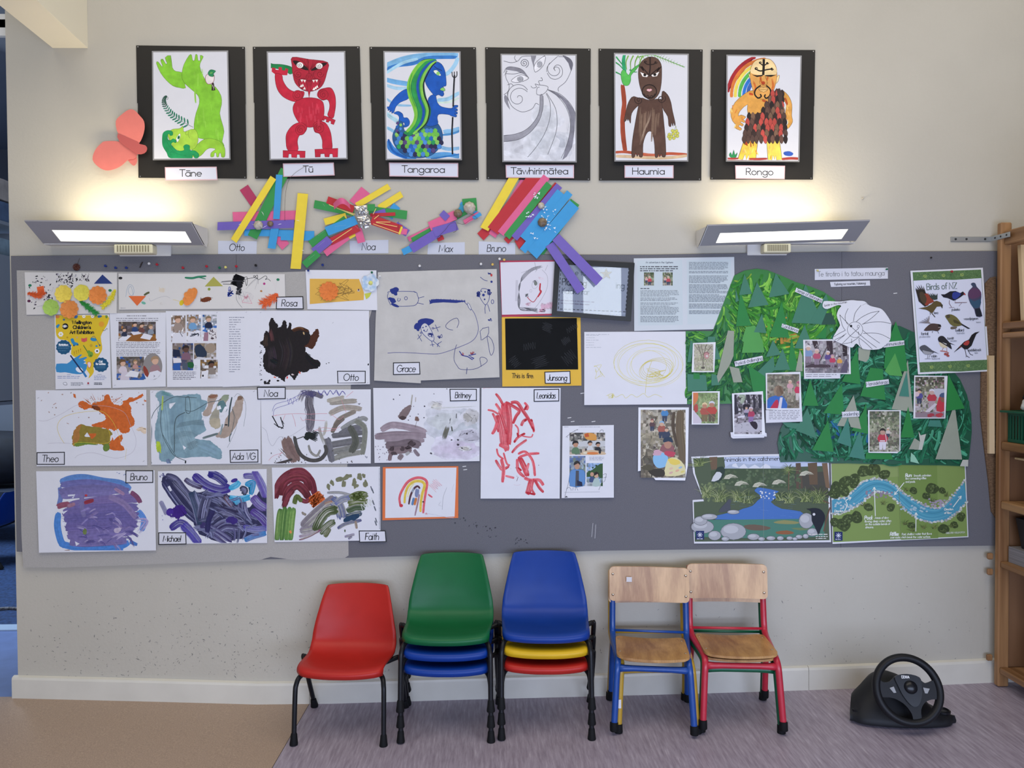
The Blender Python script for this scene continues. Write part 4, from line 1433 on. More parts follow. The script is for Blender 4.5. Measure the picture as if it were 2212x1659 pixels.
def art2(k, q):
 k.frame(280, 80, 4.2538)
 W_ = 3.2
 k.shape('1275,258 1292,240 1320,248 1400,252 1480,272 1502,300 1498,332 1470,340 1440,318 1380,296 1310,285 1282,285', '1f8048', '124a2c', 3, 4)
 k.poly('1305,318 1308,280 1340,285 1342,300 1368,303 1370,275 1398,278 1400,305 1428,308 1432,285 1458,295 1448,352 1400,350 1405,375 1340,345', RD)
 k.shape('1338,340 1398,350 1410,400 1450,465 1510,500 1600,500 1590,560 1540,592 1480,585 1400,540 1350,460', RD, RE, W_, 4)
 k.shape('1790,470 1850,468 1886,530 1894,610 1885,690 1868,745 1820,720 1835,660 1836,610 1815,575 1770,580 1725,540 1740,490', RD, RE, W_, 4)
 k.poly('1775,720 1830,735 1892,765 1875,806 1848,795 1852,775 1835,770 1826,785 1805,780 1808,758 1793,755 1785,768 1762,762', RD).line('1775,720 1830,735 1892,765 1875,806 1848,795 1852,775 1835,770 1826,785 1805,780 1808,758 1793,755 1785,768 1762,762', 2.5, RE, closed=True)
 k.shape('1530,590 1600,560 1700,560 1770,590 1788,660 1780,740 1745,800 1680,828 1620,825 1560,790 1515,720 1500,650', RD, RE, W_, 4)
 k.shape('1630,830 1575,785 1500,810 1445,880 1436,950 1455,1040 1545,1042 1542,960 1560,905 1600,890', RD, RE, W_, 4)
 k.shape('1690,800 1740,772 1800,790 1842,860 1858,950 1856,1030 1778,1032 1770,950 1745,890 1700,870', RD, RE, W_, 4)
 for pts in ('1408,1042 1615,1048 1612,1112 1565,1110 1562,1080 1538,1078 1536,1108 1488,1106 1486,1075 1462,1074 1458,1110 1410,1106', '1700,1032 1915,1022 1912,1104 1868,1104 1864,1074 1838,1074 1834,1102 1795,1102 1790,1072 1755,1074 1752,1102 1706,1104'):
  k.poly(pts, RD).line(pts, 3, RE, closed=True)
 for x, y in ((1545, 535), (1778, 530), (1570, 855), (1740, 835)):
  k.ell(x, y, 46, 46, 'bb253b').ring(x, y, 46, 46, 3, RE).spiral(x, y, 4, 32, 90, 1.5, 3.5, RE)
 k.shape('1495,185 1650,205 1820,232 1812,330 1780,430 1730,480 1650,500 1580,480 1520,420 1498,330 1492,260', 'b0263a', RE, W_, 3)
 k.shape('1500,218 1560,225 1640,290 1645,305 1600,300 1530,262', '26181a', None, 3, 3).shape('1815,238 1760,240 1680,290 1670,310 1720,300 1790,265', '26181a', None, 3, 3)
 for x, y in ((1565, 258), (1742, 266)):
  k.ell(x, y, 31, 27, 'f0ece8').spiral(x, y, 2, 22, 0, 1.6, 4, '2a2424')
 for i in range(5):
  k.line([(1560+i*22, 200+i*4), (1600+i*10, 235+i*6), (1632+i*3, 285)], 3, RE, 4).line([(1760-i*18, 222-i*4), (1710-i*8, 250), (1668-i*3, 300)], 3, RE, 4)
 k.line('1635,200 1645,300 1648,330', 7, '7c1624')
 for s, x in ((1, 1550), (-1, 1750)):
  k.spiral(x, 340, 4, 34, 0, 1.5, 4, '66121e', s).ring(x+s*10, 345, 52, 44, 3, '66121e', 0, 60, 300)
 k.ring(1650, 358, 26, 24, 3, RE, 0, 180, 360).ring(1632, 368, 12, 12, 3, RE).ring(1670, 368, 12, 12, 3, RE)
 k.shape('1555,400 1600,380 1650,402 1705,380 1748,400 1740,450 1700,490 1650,500 1600,488 1560,450', 'a3223a', '5a101c', 4, 3)
 k.shape('1562,412 1600,395 1650,412 1705,395 1740,412 1730,445 1695,478 1660,488 1610,480 1570,446', 'b8283e', '5a101c', 2.5, 3)
 for x, y, s in ((1582, 398, 1), (1608, 402, 1), (1690, 402, 1), (1718, 400, 1), (1575, 452, -1), (1606, 474, -1), (1692, 480, -1), (1722, 458, -1), (1590, 446, -1), (1708, 470, -1)):
  k.poly([(x-13, y-8*s), (x+13, y-8*s), (x+2, y+18*s)], 'f0e8e2')
 k.poly('1625,412 1672,412 1660,500 1648,562 1638,500', 'b2243a').line('1625,412 1640,500 1648,562 1660,500 1672,412', 3, RE)
 for _ in range(18):
  x, y = k.r.uniform(1540, 1750), k.r.uniform(600, 760)
  k.brush([(x, y), (x+4, y+60)], 14, 'd03a50', 3, .05, solid=False)
BL = '1c58b4'
def art3(k, q):
 k.frame(780, 80, 4.2538)
 for pts, w, c in (('230,260 400,200 600,170 890,165', 50, '7cb4dc'), ('225,300 330,260 480,240 620,190 880,185', 34, '3a7cc4'), ('230,330 380,240 520,200', 30, 'a6d2e8'),
     ('890,190 860,260 800,330 740,350', 40, '9cc8e4'), ('225,390 300,410 420,430 470,440', 46, '6ca8d8'), ('225,440 320,470 420,470', 30, 'a4cce4'), ('225,560 320,620 460,630', 22, '8ebcdc'),
     ('700,580 800,570 905,510', 36, '9cc8e0'), ('690,600 800,600 900,560', 16, 'c8dcd0'), ('230,700 330,770 340,780', 40, 'aed4e0'), ('760,870 840,860 915,840', 44, '86b8dc'), ('740,900 830,890 915,860', 20, '4e90c8'),
     ('235,830 300,870 320,900', 30, '8cc0e0'), ('240,960 290,1040 400,1090 500,1112', 60, '3c80c8'), ('250,940 300,1050 420,1110', 24, '1c5cac'), ('600,1100 760,1080 910,1100', 44, '5a9ad0'), ('700,1000 800,1030 915,1020', 34, '86b4d8'), ('640,1120 760,1100 915,1075', 16, '2e74b8')):
  k.brush(pts, w, c, 7, .10, gap=.2)
 ED = '16305c'
 k.shape('430,480 370,500 310,555 270,610 255,640 232,640 228,665 248,655 246,675 265,670 262,690 282,682 280,700 302,690 320,640 360,600 440,560', BL, ED, 3, 3)
 k.shape('300,700 340,682 380,705 392,740 425,742 446,775 440,810 410,828 382,825 400,805 392,785 370,800 345,785 350,740 335,715', '1e5cb8', ED, 3, 4)
 k.shape('350,770 385,790 400,860 460,900 560,850 590,800 640,770 700,790 742,860 748,950 710,1030 640,1090 540,1112 430,1100 350,1050 300,980 288,910 310,850 340,800', '2a5c90', ED, 3, 4)
 pal = ['6cb84a', '2c9a5c', '2862b0', '4a86cc', '2c2c4c', '58487c', '8ac860']
 for row in range(9):
  for j in range(12):
   x = 330+j*37+(row % 2)*18
   y = 830+row*36
   cx, cy = 530, 950
   if ((x-cx)/212)**2+((y-cy)/150)**2 < 1 and y > 830+max(0, 400-abs(x-640))*.0:
    if y < 900 and 380 < x < 560:
     continue
    k.ell(x, y-4, 21, 24, pal[k.r.randrange(7)], 0, 10).ring(x, y-4, 21, 24, 2.4, '1c2c50', 0, 0, 180, 10)
 for j in range(7):
  x, y = 350+k.r.uniform(-24, 24), 790+j*18
  k.ell(x, y, 13, 15, pal[k.r.randrange(7)], 0, 8).ring(x, y, 13, 15, 2, '1c2c50', 0, 0, 180, 8)
 k.shape('620,560 680,530 700,600 740,640 830,655 850,630 888,627 886,645 862,652 884,660 884,678 860,678 884,690 882,708 858,706 878,718 872,735 830,725 800,712 720,708 700,740 705,800 640,820 590,800 600,700', BL, ED, 3, 3)
 k.shape('690,225 740,250 770,310 782,400 780,448 755,455 770,490 755,500 762,525 745,545 710,530 680,540 640,500 600,440 580,360 610,290 650,240', BL, ED, 3, 3)
 k.shape('690,215 640,200 560,215 490,290 440,380 428,470 445,560 480,640 500,720 480,800 430,850 390,880 440,905 520,880 590,820 630,740 640,660 600,560 580,450 590,350 640,270', '2a8a4c', ED, 3, 4)
 for pts, w, c in (('680,215 560,235 480,330 440,440 450,540 490,640 505,720 480,800 420,870', 30, '7cc043'), ('690,212 590,240 510,340 480,450 500,560 540,660 540,740 500,830 440,880', 26, '2f9a50'), ('690,218 620,250 550,340 520,450 540,570 575,670 560,770 500,860', 24, '2050a8'),
     ('690,225 640,260 590,330 556,430 566,540 600,630 610,700 570,810 480,890', 26, '86c850'), ('690,232 650,270 610,340 575,430 582,530 618,620 628,690 600,790 520,870', 12, '1c2430'), ('470,330 445,430 455,530 500,640', 8, '3ca03c')):
  k.brush(pts, w, c, 5, .10)
 k.shape('665,310 700,305 735,350 715,355 680,335', 'e8f0e4', ED, 3, 3).ell(708, 335, 17, 17, '8cc86c').line('670,265 700,290 745,308', 5, '12284c', 4)
 k.shape('725,480 750,462 770,478 768,495 740,492', '8ccc6a', ED, 2.5, 3)
 k.line('858,350 850,500 846,640', 15, '26262c').line('842,735 835,880 840,1078', 15, '26262c')
 k.line('835,320 840,360 862,372 880,355 880,315', 8, '26262c', 3).line('857,318 858,370', 8, '26262c')
PC = '55555c'
def art4(k, q):
 k.frame(780, 80, 4.2538)
 W_ = 4
 k.wash(1800, 1000, 160, 130, 'b8bcc6', 'dcdee6', 8, .2).wash(1500, 1020, 190, 100, 'c6c8d0', 'dcdee6', 8, .2).wash(1700, 750, 130, 120, 'c8ccd4', 'dcdee6', 6, .2).wash(1650, 950, 150, 130, 'c2c6ce', 'dcdee6', 6, .15)
 k.poly('1310,905 1400,895 1500,860 1580,790 1635,690 1645,535 1672,540 1672,640 1640,760 1560,870 1450,940 1310,962', '9c9ca6', 3)
 k.poly('1715,485 1810,520 1900,590 1972,700 1972,720 1940,1010 1850,1130 1900,960 1925,800 1905,680 1840,570', '82828e', 2)
 for _ in range(60):
  t = k.r.random()
  x = 1930+k.r.uniform(-40, 30)
  y = 700+t*380
  k.line([(x, y), (x-10, y+60)], 3, mixc(hexc('70707c'), hexc('b4b6c0'), k.r.random()), taper=True)
 for pts in ('1310,905 1400,895 1500,860 1580,790 1635,690 1645,535', '1310,962 1450,940 1560,870 1640,760 1672,640 1672,540', '1700,520 1735,600 1735,740 1690,880 1610,1010 1530,1105', '1705,515 1780,640 1800,740 1790,880 1715,1080', '1715,485 1800,540 1880,640 1920,760 1918,880 1880,1020 1840,1110', '1712,482 1830,525 1920,610 1970,700',
    '1345,500 1350,560 1390,640 1480,688 1570,660 1605,610 1635,625', '1310,220 1380,235 1440,220 1480,180 1560,175', '1420,165 1410,195 1430,225', '1310,330 1340,280 1400,275 1480,300 1540,375', '1335,290 1330,370 1360,440 1350,500 1310,530', '1345,440 1380,430 1400,450',
    '1560,165 1580,240 1600,320', '1690,170 1660,190 1625,230', '1815,170 1720,260 1705,320', '1710,330 1740,375 1790,388 1840,360 1852,310 1830,265 1795,258 1770,285 1785,310', '1815,180 1880,190 1930,260 1925,320 1880,410 1815,465 1815,500', '1850,165 1920,200 1945,250 1930,310',
    '1560,450 1580,468 1612,458 1600,432 1640,440 1632,405 1665,400 1660,375 1650,378', '1640,440 1715,455 1702,500 1660,530 1615,525 1618,470 1640,460', '1330,335 1400,340 1470,330 1530,360', '1305,360 1345,310'):
  k.line(pts, W_, PC, 5)
 k.poly('1345,280 1400,275 1480,300 1540,375 1500,345 1430,315 1340,300', '85858f', 2).poly('1560,165 1610,170 1590,230 1592,290 1575,240', '8e8e98', 2).poly('1850,165 1920,200 1945,250 1930,315 1905,240', '6c6c78', 2).poly('1350,560 1320,530 1318,590 1370,670 1350,600', '8a8a94', 2)
 k.shape('1380,400 1440,355 1490,350 1540,378 1480,410 1420,418', 'e2e2e8', PC, W_, 3).ell(1465, 385, 30, 30, 'c8cad2').spiral(1465, 385, 2, 28, 0, 2.6, 4, '4a4a52')
 k.shape('1690,175 1620,220 1590,270 1600,322 1650,290 1685,240', 'e2e2e8', PC, W_, 3).ell(1640, 248, 26, 34, 'c8cad2', 10).spiral(1640, 250, 2, 28, 0, 2.4, 4, '4a4a52')
 k.spiral(1500, 240, 3, 42, 0, 2.2, 5, '5a5a62').spiral(1445, 560, 6, 100, 200, 1.35, W_, PC).ring(1445, 540, 98, 104, W_, PC, 0, 150, 330)
 k.spiral(1785, 300, 4, 80, 160, 1.2, W_, PC)
BR = '5a4138'
def art5(k, q):
 k.frame(1280, 80, 4.2538)
 k.brush('275,440 290,600 275,760 280,900 300,1050', 46, '9c4630', 7, .12)
 k.brush('205,1060 300,1055 420,1070 560,1085 700,1070 868,1078', 26, 'b4553c', 6, .14).brush('215,1095 340,1100 520,1110 700,1110 868,1090', 30, 'd0b492', 6, .10).brush('460,1070 560,1085 640,1080', 20, 'c2674c', 4, .1)
 st = smooth_pts(P('400,190 540,165 640,195 740,235 840,275'), 8)
 k.line(st, 7, '6aa24a')
 for i in range(2, len(st), 2):
  x, y = st[i]
  L = 60*(1-i/(len(st)+6))
  for s, a in ((1, 70), (-1, -55)):
   k.line([(x, y), (x+L*math.cos(math.radians(a))*.7+8, y+L*math.sin(math.radians(a)))], 7*(1-i/60), '74ac4c' if s > 0 else '5a9a4c', taper=.7)
 for x, dx in ((330, -10), (375, -18), (420, -26), (465, -34)):
  k.line([(x, 170), (x+dx*.3-20, 230), (x+dx-6, 300)], 14, '8cbc5a', 4, taper=.5).line([(x, 170), (x+dx*.3-20, 230), (x+dx-6, 300)], 3, '56803c', 4)
 for pts in ('205,230 250,260 290,310', '215,180 255,230 285,270', '205,320 250,340 270,360', '340,300 380,320 410,320', '300,160 290,220 285,300'):
  k.line(pts, 16, '48a862', 4, taper=.7).line(pts, 3, '2c6c44', 4)
 k.brush('292,160 285,240 300,330', 30, '2fa06a', 5, .1).shape('262,330 290,300 330,350 360,300 430,250 400,300 355,350 350,400 330,442 290,442 268,400', '58b854', '2e7a3c', 3.5, 4)
 ED = '2c201c'
 k.shape('380,545 330,600 305,690 290,775 310,765 315,748 325,770 330,752 340,775 350,790 360,700 420,630 480,600', BR, ED, 3, 3)
 k.shape('640,500 690,530 720,600 735,680 760,790 755,815 745,785 738,820 725,788 720,822 700,812 690,730 640,640', BR, ED, 3, 3)
 k.shape('440,560 520,580 620,570 640,640 655,780 670,950 672,1090 640,1100 632,1072 618,1102 606,1074 598,1104 575,1100 570,1000 555,900 530,865 495,890 465,980 460,1095 430,1100 424,1066 410,1100 396,1062 388,1100 360,1098 365,960 390,800 420,640', BR, ED, 3, 3)
 k.shape('528,182 590,195 630,250 636,340 630,440 610,520 560,575 510,570 460,520 430,430 420,320 440,240 480,200', '5e463c', ED, 3, 4)
 for _ in range(14):
  x = k.r.uniform(430, 610)
  k.brush([(x, k.r.uniform(640, 760)), (x-12, k.r.uniform(800, 960))], 16, '7c6454', 3, .1, solid=False)
 k.brush('545,640 520,760 480,850 430,1010', 16, '9c8674', 4, .12, solid=False)
 for x, y, s in ((425, 580, 1), (632, 568, -1)):
  k.spiral(x, y, 4, 40, 0, 1.6, 8, '382824', s)
 D = '2b1f1d'
 k.line('528,185 530,280 522,345', 13, D).line('478,225 500,250 560,250 585,225', 10, D, 4).spiral(484, 232, 3, 14, 0, 1, 7, D).spiral(580, 232, 3, 14, 180, 1, 7, D, -1)
 k.line('435,270 470,310 450,270 520,350', 10, D).line('632,272 590,320 615,280 528,352', 10, D).line('445,325 490,350 522,356 570,348 620,318', 9, D, 3)
 for x, y, s in ((480, 348, 1), (572, 345, -1)):
  k.poly([(x-42*s, y-26), (x+32*s, y+5), (x+20*s, y+20), (x-20*s, y+15)], 'f0ece8').ell(x, y, 14, 13, '1c1818')
 k.shape('495,488 512,475 522,480 532,474 548,486 522,502', 'e8b4b8', '8c5a5c', 2.5, 2)
 k.ring(522, 500, 66, 62, 10, D, 0, 0, 360).line('470,520 500,560 522,552 545,562 575,520', 8, D, 4).spiral(505, 545, 3, 14, 90, 1, 6, D).spiral(545, 545, 3, 14, 90, 1, 6, D, -1)
 k.line('765,815 755,850 730,880', 3, '7c8a3c', 3).line('765,815 772,850', 3, '7c8a3c')
 for x, y in ((735, 860), (770, 862), (705, 895), (740, 890), (782, 885), (700, 915), (725, 915), (765, 905), (712, 935), (748, 930), (780, 912), (755, 872)):
  k.ell(x, y, 15, 13, 'c8c85c', -30, 12).ring(x, y, 15, 13, 2.5, '84843c', -30, n=12)
OR = 'dca04e'
def art6(k, q):
 k.frame(1280, 80, 4.2538)
 for r, c in ((355, 'a82c34'), (322, 'dc7c3c'), (288, 'e8d45c'), (250, '58b04c'), (212, '2c74c8'), (176, '3c64b0')):
  pts = []
  for i in range(13):
   a = math.radians(178+i*7.4)
   x, y = 1600+r*1.03*math.cos(a)+8, 540+r*1.05*math.sin(a)
   if x > 1243 and y > 178:
    pts.append((x, y))
  k.brush(pts, 33, c, 5, .08)
 ED = '6c4c28'
 k.shape('1480,490 1400,520 1310,600 1270,690 1285,770 1320,810 1305,830 1355,858 1370,842 1342,822 1352,808 1376,820 1386,802 1360,786 1368,776 1394,788 1400,770 1384,758 1408,735 1365,715 1340,725 1355,680 1425,620 1430,720 1600,760 1650,600 1600,560', OR, ED, 3, 2)
 k.shape('1740,490 1800,540 1832,620 1830,720 1838,780 1800,838 1780,825 1800,780 1770,720 1780,620 1740,560', OR, ED, 3, 3)
 k.shape('1400,920 1520,930 1500,1128 1435,1132 1438,1080 1412,1130 1402,1076 1378,1128 1336,1118', 'e6c850', ED, 3, 1).shape('1598,930 1715,925 1742,1128 1690,1130 1684,1088 1672,1128 1658,1086 1648,1130 1612,1128', 'ecd45c', ED, 3, 1)
 for _ in range(30):
  x, y = k.r.choice(((1300, 660), (1340, 760), (1480, 560), (1520, 640), (1460, 680), (1790, 640), (1800, 760), (1420, 1000), (1470, 1000), (1650, 1040)))
  x += k.r.uniform(-40, 40)
  y += k.r.uniform(-50, 50)
  k.brush([(x, y), (x+k.r.uniform(-20, 20), y+40)], 10, k.r.choice(('e8b868', 'd08038', 'f0d480')), 3, .06, solid=False)
 k.brush('1400,990 1415,960 1420,1000', 14, 'b84c28', 3).brush('1450,960 1455,1010', 10, 'b85c2c', 3).brush('1480,960 1478,1000', 8, 'b85c2c', 3).brush('1440,520 1475,530', 20, 'c85028', 4).brush('1770,560 1790,620', 18, 'b85028', 4).brush('1560,580 1610,600', 20, 'c85c2c', 4)
 k.shape('1432,335 1450,350 1470,420 1452,400', 'f0d8a4', ED, 3, 2).shape('1718,350 1695,365 1680,430 1706,405', 'f0d8a4', ED, 3, 2)
 k.shape('1560,200 1630,205 1680,260 1695,340 1680,440 1640,540 1570,572 1500,540 1460,440 1447,340 1462,260 1500,215', 'e0a458', ED, 3, 4)
 k.poly('1455,330 1470,255 1510,212 1570,202 1630,208 1675,258 1690,340 1570,352', 'f0d49c', 3)
 for pts in ('1480,400 1500,470 1480,520', '1650,380 1660,450 1640,500', '1540,360 1550,420', '1610,360 1600,400', '1640,480 1660,520'):
  k.brush(pts, 20, 'cc6c30', 4, .12, solid=False)
 D = '1e1a18'
 k.line('1574,202 1572,280 1568,350', 22, D).line('1495,290 1540,312 1600,300 1655,292', 12, D, 3).spiral(1502, 292, 4, 14, 0, 1, 8, D).spiral(1648, 292, 4, 14, 180, 1, 8, D, -1).line('1535,235 1572,262 1612,235', 10, D, 4).spiral(1540, 238, 3, 12, 0, 1, 7, D).spiral(1606, 238, 3, 12, 180, 1, 7, D, -1)
 k.poly('1462,345 1510,352 1560,348 1568,358 1510,368', D).poly('1688,348 1640,348 1590,350 1580,358 1640,366', D)
 k.line('1550,365 1535,420 1560,440 1595,438 1605,420 1590,365', 3.5, ED, 3).ell(1568, 422, 18, 16, 'b04424')
 k.shape('1525,482 1550,458 1570,464 1592,458 1612,482 1570,508', 'e8b870', '5c4028', 3, 2).line('1525,484 1612,484', 3, '5c4028')
 k.line('1545,445 1500,480 1490,525 1520,560 1550,545 1540,525', 13, D, 5).line('1595,445 1632,480 1632,530 1600,562 1580,545 1590,528', 13, D, 5)
 leaf = ['3a2c2a', 'b84c44', '54403a', 'c05048', '2e2626', '7a5c4a', '684c42']
 k.poly('1640,540 1690,470 1735,500 1745,640 1750,700 1780,800 1740,920 1640,940 1540,950 1440,930 1380,905 1410,800 1440,720 1560,690', '5a3e38')
 for row in range(9):
  y = 520+row*52
  if y < 700:
   lo, hi = 1690-(y-470)*.62, 1735+(y-500)*.08
  else:
   lo, hi = 1440-(y-720)*.25, 1752+(y-700)*.1
  n = max(1, int((hi-lo)/38))
  for j in range(n+1):
   x = lo+(hi-lo)*j/max(1, n)+k.r.uniform(-6, 6)
   c = leaf[k.r.randrange(7)]
   k.shape([(x, y-38), (x+22, y), (x+4, y+46), (x-20, y+4)], c, '2a1e1c', 2, 3)
 k.poly('1690,480 1720,470 1745,520 1740,600 1755,668 1728,660', '4a3a36')
 k.shape('1255,1085 1270,1060 1282,1090 1298,1036 1308,1085 1330,1062 1318,1105 1275,1108', '2f8a54', '1f5c38', 2.5, 2)
 k.ell(1800, 1072, 46, 22, '3458b0', 4, 18, .06)
 k.brush('1235,1115 1290,1118 1340,1115', 16, 'a83c34', 4).brush('1440,1120 1520,1122 1605,1118', 20, 'a83c34', 4).brush('1740,1122 1820,1115 1895,1118', 24, 'b04438', 5).brush('1235,1132 1500,1138 1890,1136', 10, 'c87860', 3)
poster([(294, 98), (529, 101), (533, 386), (299, 384)], .433, [(328, 110), (493, 109), (498, 345), (330, 346)], [(356, 361), (468, 360), (470, 389), (357, 390)], 'T\u0101ne', 21, 'black mounted picture of a green upside-down figure with a bird and fern', art1)
poster([(546, 101), (777, 100), (785, 387), (551, 386)], .42, [(576, 111), (746, 110), (751, 344), (582, 346)], [(611, 353), (721, 351), (723, 379), (612, 382)], 'T\u016b', 20, 'black mounted picture of a red carved figure holding a green club', art2)
poster([(798, 101), (1028, 102), (1034, 389), (804, 387)], .42, [(828, 110), (995, 111), (998, 346), (833, 346)], [(840, 351), (990, 352), (990, 383), (841, 381)], 'Tangaroa', 21, 'black mounted picture of a blue mermaid-like figure with a trident', art3)
poster([(1048, 102), (1276, 105), (1275, 390), (1051, 387)], .42, [(1081, 116), (1246, 117), (1246, 351), (1085, 350)], [(1092, 356), (1240, 356), (1240, 385), (1093, 384)], 'T\u0101whirim\u0101tea', 20.5, 'black mounted pencil drawing of a face blowing wind', art4)
poster([(1293, 105), (1518, 107), (1515, 390), (1294, 390)], .43, [(1326, 114), (1488, 116), (1487, 349), (1327, 349)], [(1349, 357), (1455, 357), (1455, 385), (1349, 384)], 'Haumia', 20.5, 'black mounted picture of a brown figure beside a palm trunk', art5)
poster([(1536, 107), (1761, 108), (1756, 388), (1534, 388)], .43, [(1569, 118), (1732, 120), (1727, 350), (1568, 349)], [(1588, 357), (1696, 358), (1695, 387), (1589, 386)], 'Rongo', 20.5, 'black mounted picture of an orange figure in a feather cloak under a rainbow', art6)

# salmon paper butterfly folded in the middle, beside the first picture
bf = root('paper_butterfly', 265, 330, .012, 'salmon pink folded paper butterfly beside the green figure picture', 'decoration')
M_salmon = mat('salmon_paper', hexc('d9776e', 1.05), rough=.7, noise=.04, scale=30)
W1 = P('250,262 262,248 278,237 290,238 302,250 311,262 312,280 306,300 298,310 288,302 270,296 255,288')
W2 = P('200,345 205,325 218,310 228,305 258,306 275,318 296,332 290,343 277,345 262,358 245,366 228,368 212,360')
bt = Sheet(.010, 300, -.00025)
sheet('wing', smooth_pts(W1, 3, True), Sheet(.009, 300, -.00022, 250, .0002), M_salmon, parent=bf)
sheet('wing', smooth_pts(W2, 3, True), Sheet(.010, 306, .0002, 275, -.0001), M_salmon, parent=bf)
sheet('body_fold', smooth_pts(P('254,289 275,297 296,305 302,311 314,314 318,322 312,331 296,333 280,322 258,306'), 2, True), Sheet(.014, 289, .0002), mat('salmon_shade', hexc('bf5b57', 1.05), rough=.7), parent=bf)
sheet('tail', smooth_pts(P('277,344 290,334 296,342 295,352 289,358 281,352'), 3, True), Sheet(.012, 340, .0003), M_salmon, parent=bf)

# ================================================================ collages of paper strips, name cards, drawing pins
SC = {'y': 'e9cf3a', 'g': '2f8f45', 'b': '3797d0', 'p': 'd9608c', 'r': 'b9252f', 'v': '6c5bb0', 'm': 'a83058', 't': '2a8fb0', 'k': '1f1f22'}
M_strip = {k: mat('strip_paper_'+k, hexc(v, 1.05), rough=.6, noise=.03, scale=40) for k, v in SC.items()}
M_tape = mat('clear_tape_glint', 'e9edf2', rough=.2)
M_shellw = mat('white_shell', 'cdc6b8', color2='a89e8c', rough=.5, scale=90)
M_shellb = mat('brown_shell', '5d4a38', color2='8a7860', rough=.4, scale=70)
M_foil = mat('crumpled_foil', 'c4c4c6', rough=.22, metal=.9, bump=1.0, scale=90, detail=2)
M_wire = mat('thin_wire', '3a3430', rough=.4)
def collage(fr_, label, strips, seed, off0=.004, step=.0011):
 x0, y0, s = fr_
 T = lambda x, y: (x0+x/s, y0+y/s)
 allp = [T(a, b) for st in strips for a, b in ((st[1], st[2]), (st[3], st[4]))]
 r = root('strip_collage', sum(p[0] for p in allp)/len(allp), sum(p[1] for p in allp)/len(allp), .005, label, 'collage', 'paper strip collages')
 rr = random.Random(seed)
 for i, st in enumerate(strips):
  c, xa, ya, xb, yb, w = st[:6]
  dx, dy = xb-xa, yb-ya
  L = math.hypot(dx, dy)
  nx, ny = -dy/L*w/2, dx/L*w/2
  e = rr.uniform(-.08, .08)*w
  q = [T(xa+nx, ya+ny), T(xb+nx+dx/L*e, yb+ny+dy/L*e), T(xb-nx, yb-ny), T(xa-nx-dx/L*e, ya-ny)]
  tail = len(st) > 6
  sheet('paper_strip', q, Sheet(off0+i*step, T(0, ya)[1], .00034 if tail else 0), M_strip[c], parent=r, th=.0004)
 r['_top'] = off0+len(strips)*step
 return r, T, off0+len(strips)*step
def shell_on(r, T, x, y, rad, off, m, ribs=True):
 px, py = T(x, y)
 c = on_wall(px, py, off)
 q = rad
 rows = []
 for i in range(9):
  t = i/8*math.pi/2
  rows.append([(c.x+q*math.cos(t)*math.cos(a)*(1+.04*math.sin(9*a)), c.y-q*.75*math.sin(t), c.z+q*math.cos(t)*math.sin(a)*(1+.04*math.sin(9*a))) for a in [2*math.pi*k/36 for k in range(37)]])
 MB().grid(rows).build('shell', m, r, ORG[r.name], smooth=True)
def wire_on(r, T, pts, off, rad=.0006):
 v = [on_wall(*T(x, y), off+(.006 if 0 < i < len(pts)-1 else 0)) for i, (x, y) in enumerate(pts)]
 MB().tube(smooth_pts([tuple(p) for p in v], 5), rad, 5).build('wire', M_wire, r, ORG[r.name], smooth=True)
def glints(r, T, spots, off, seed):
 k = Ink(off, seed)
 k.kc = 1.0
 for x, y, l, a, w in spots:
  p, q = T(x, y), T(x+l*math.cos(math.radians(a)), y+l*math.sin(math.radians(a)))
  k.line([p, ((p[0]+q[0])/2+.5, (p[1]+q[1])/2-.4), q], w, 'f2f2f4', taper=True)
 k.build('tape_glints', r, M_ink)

FD, FE2 = (440, 340, 4.8087), (840, 340, 3.95)
r, T, z = collage(FD, 'strip collage with two yellow strips and a blue cross, leftmost of the strip collages',
[('m', 415, 312, 560, 520, 100), ('p', 700, 740, 850, 925, 100), ('p', 305, 618, 1052, 600, 100), ('b', 420, 780, 940, 790, 70), ('b', 800, 810, 1148, 815, 100), ('g', 850, 130, 505, 830, 105), ('b', 785, 180, 755, 640, 68), ('b', 745, 700, 705, 945, 82),
('v', 140, 715, 940, 690, 85), ('y', 725, 210, 310, 870, 72), ('y', 1030, 375, 955, 1155, 108)], 1)
shell_on(r, T, 568, 705, .017, z, M_shellw)
shell_on(r, T, 692, 690, .011, z, M_shellb)
wire_on(r, T, P('842,660 845,430 875,260 940,170 1050,95'), z)
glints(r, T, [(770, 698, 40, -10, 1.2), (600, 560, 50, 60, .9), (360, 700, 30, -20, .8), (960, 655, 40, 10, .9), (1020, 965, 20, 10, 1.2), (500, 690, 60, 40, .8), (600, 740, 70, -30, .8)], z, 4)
r, T, z = collage(FD, 'star-shaped strip collage with crumpled foil in the middle',
[('p', 1680, 340, 1560, 480, 110), ('y', 1925, 300, 1590, 500, 62), ('y', 2060, 380, 1820, 530, 70), ('b', 2010, 500, 1920, 620, 90), ('g', 1150, 485, 1560, 570, 85), ('r', 1285, 440, 1560, 540, 75), ('g', 1720, 550, 2110, 600, 90), ('v', 1760, 600, 1890, 560, 60), ('r', 1730, 600, 1990, 588, 36),
('y', 1255, 670, 1480, 610, 70), ('g', 1110, 905, 1480, 640, 80), ('y', 1460, 860, 1620, 770, 40), ('p', 1600, 740, 1640, 885, 80), ('p', 1260, 1000, 1500, 820, 70), ('r', 1310, 880, 1610, 730, 74), ('b', 1280, 770, 1580, 650, 95), ('v', 1150, 985, 1310, 850, 90), ('g', 1045, 1120, 1190, 990, 80), ('v', 2120, 790, 1990, 700, 80), ('r', 1740, 645, 2050, 755, 100), ('p', 2040, 765, 2115, 775, 60), ('y', 2060, 720, 2030, 800, 22), ('g', 1700, 520, 1780, 520, 70)], 2)
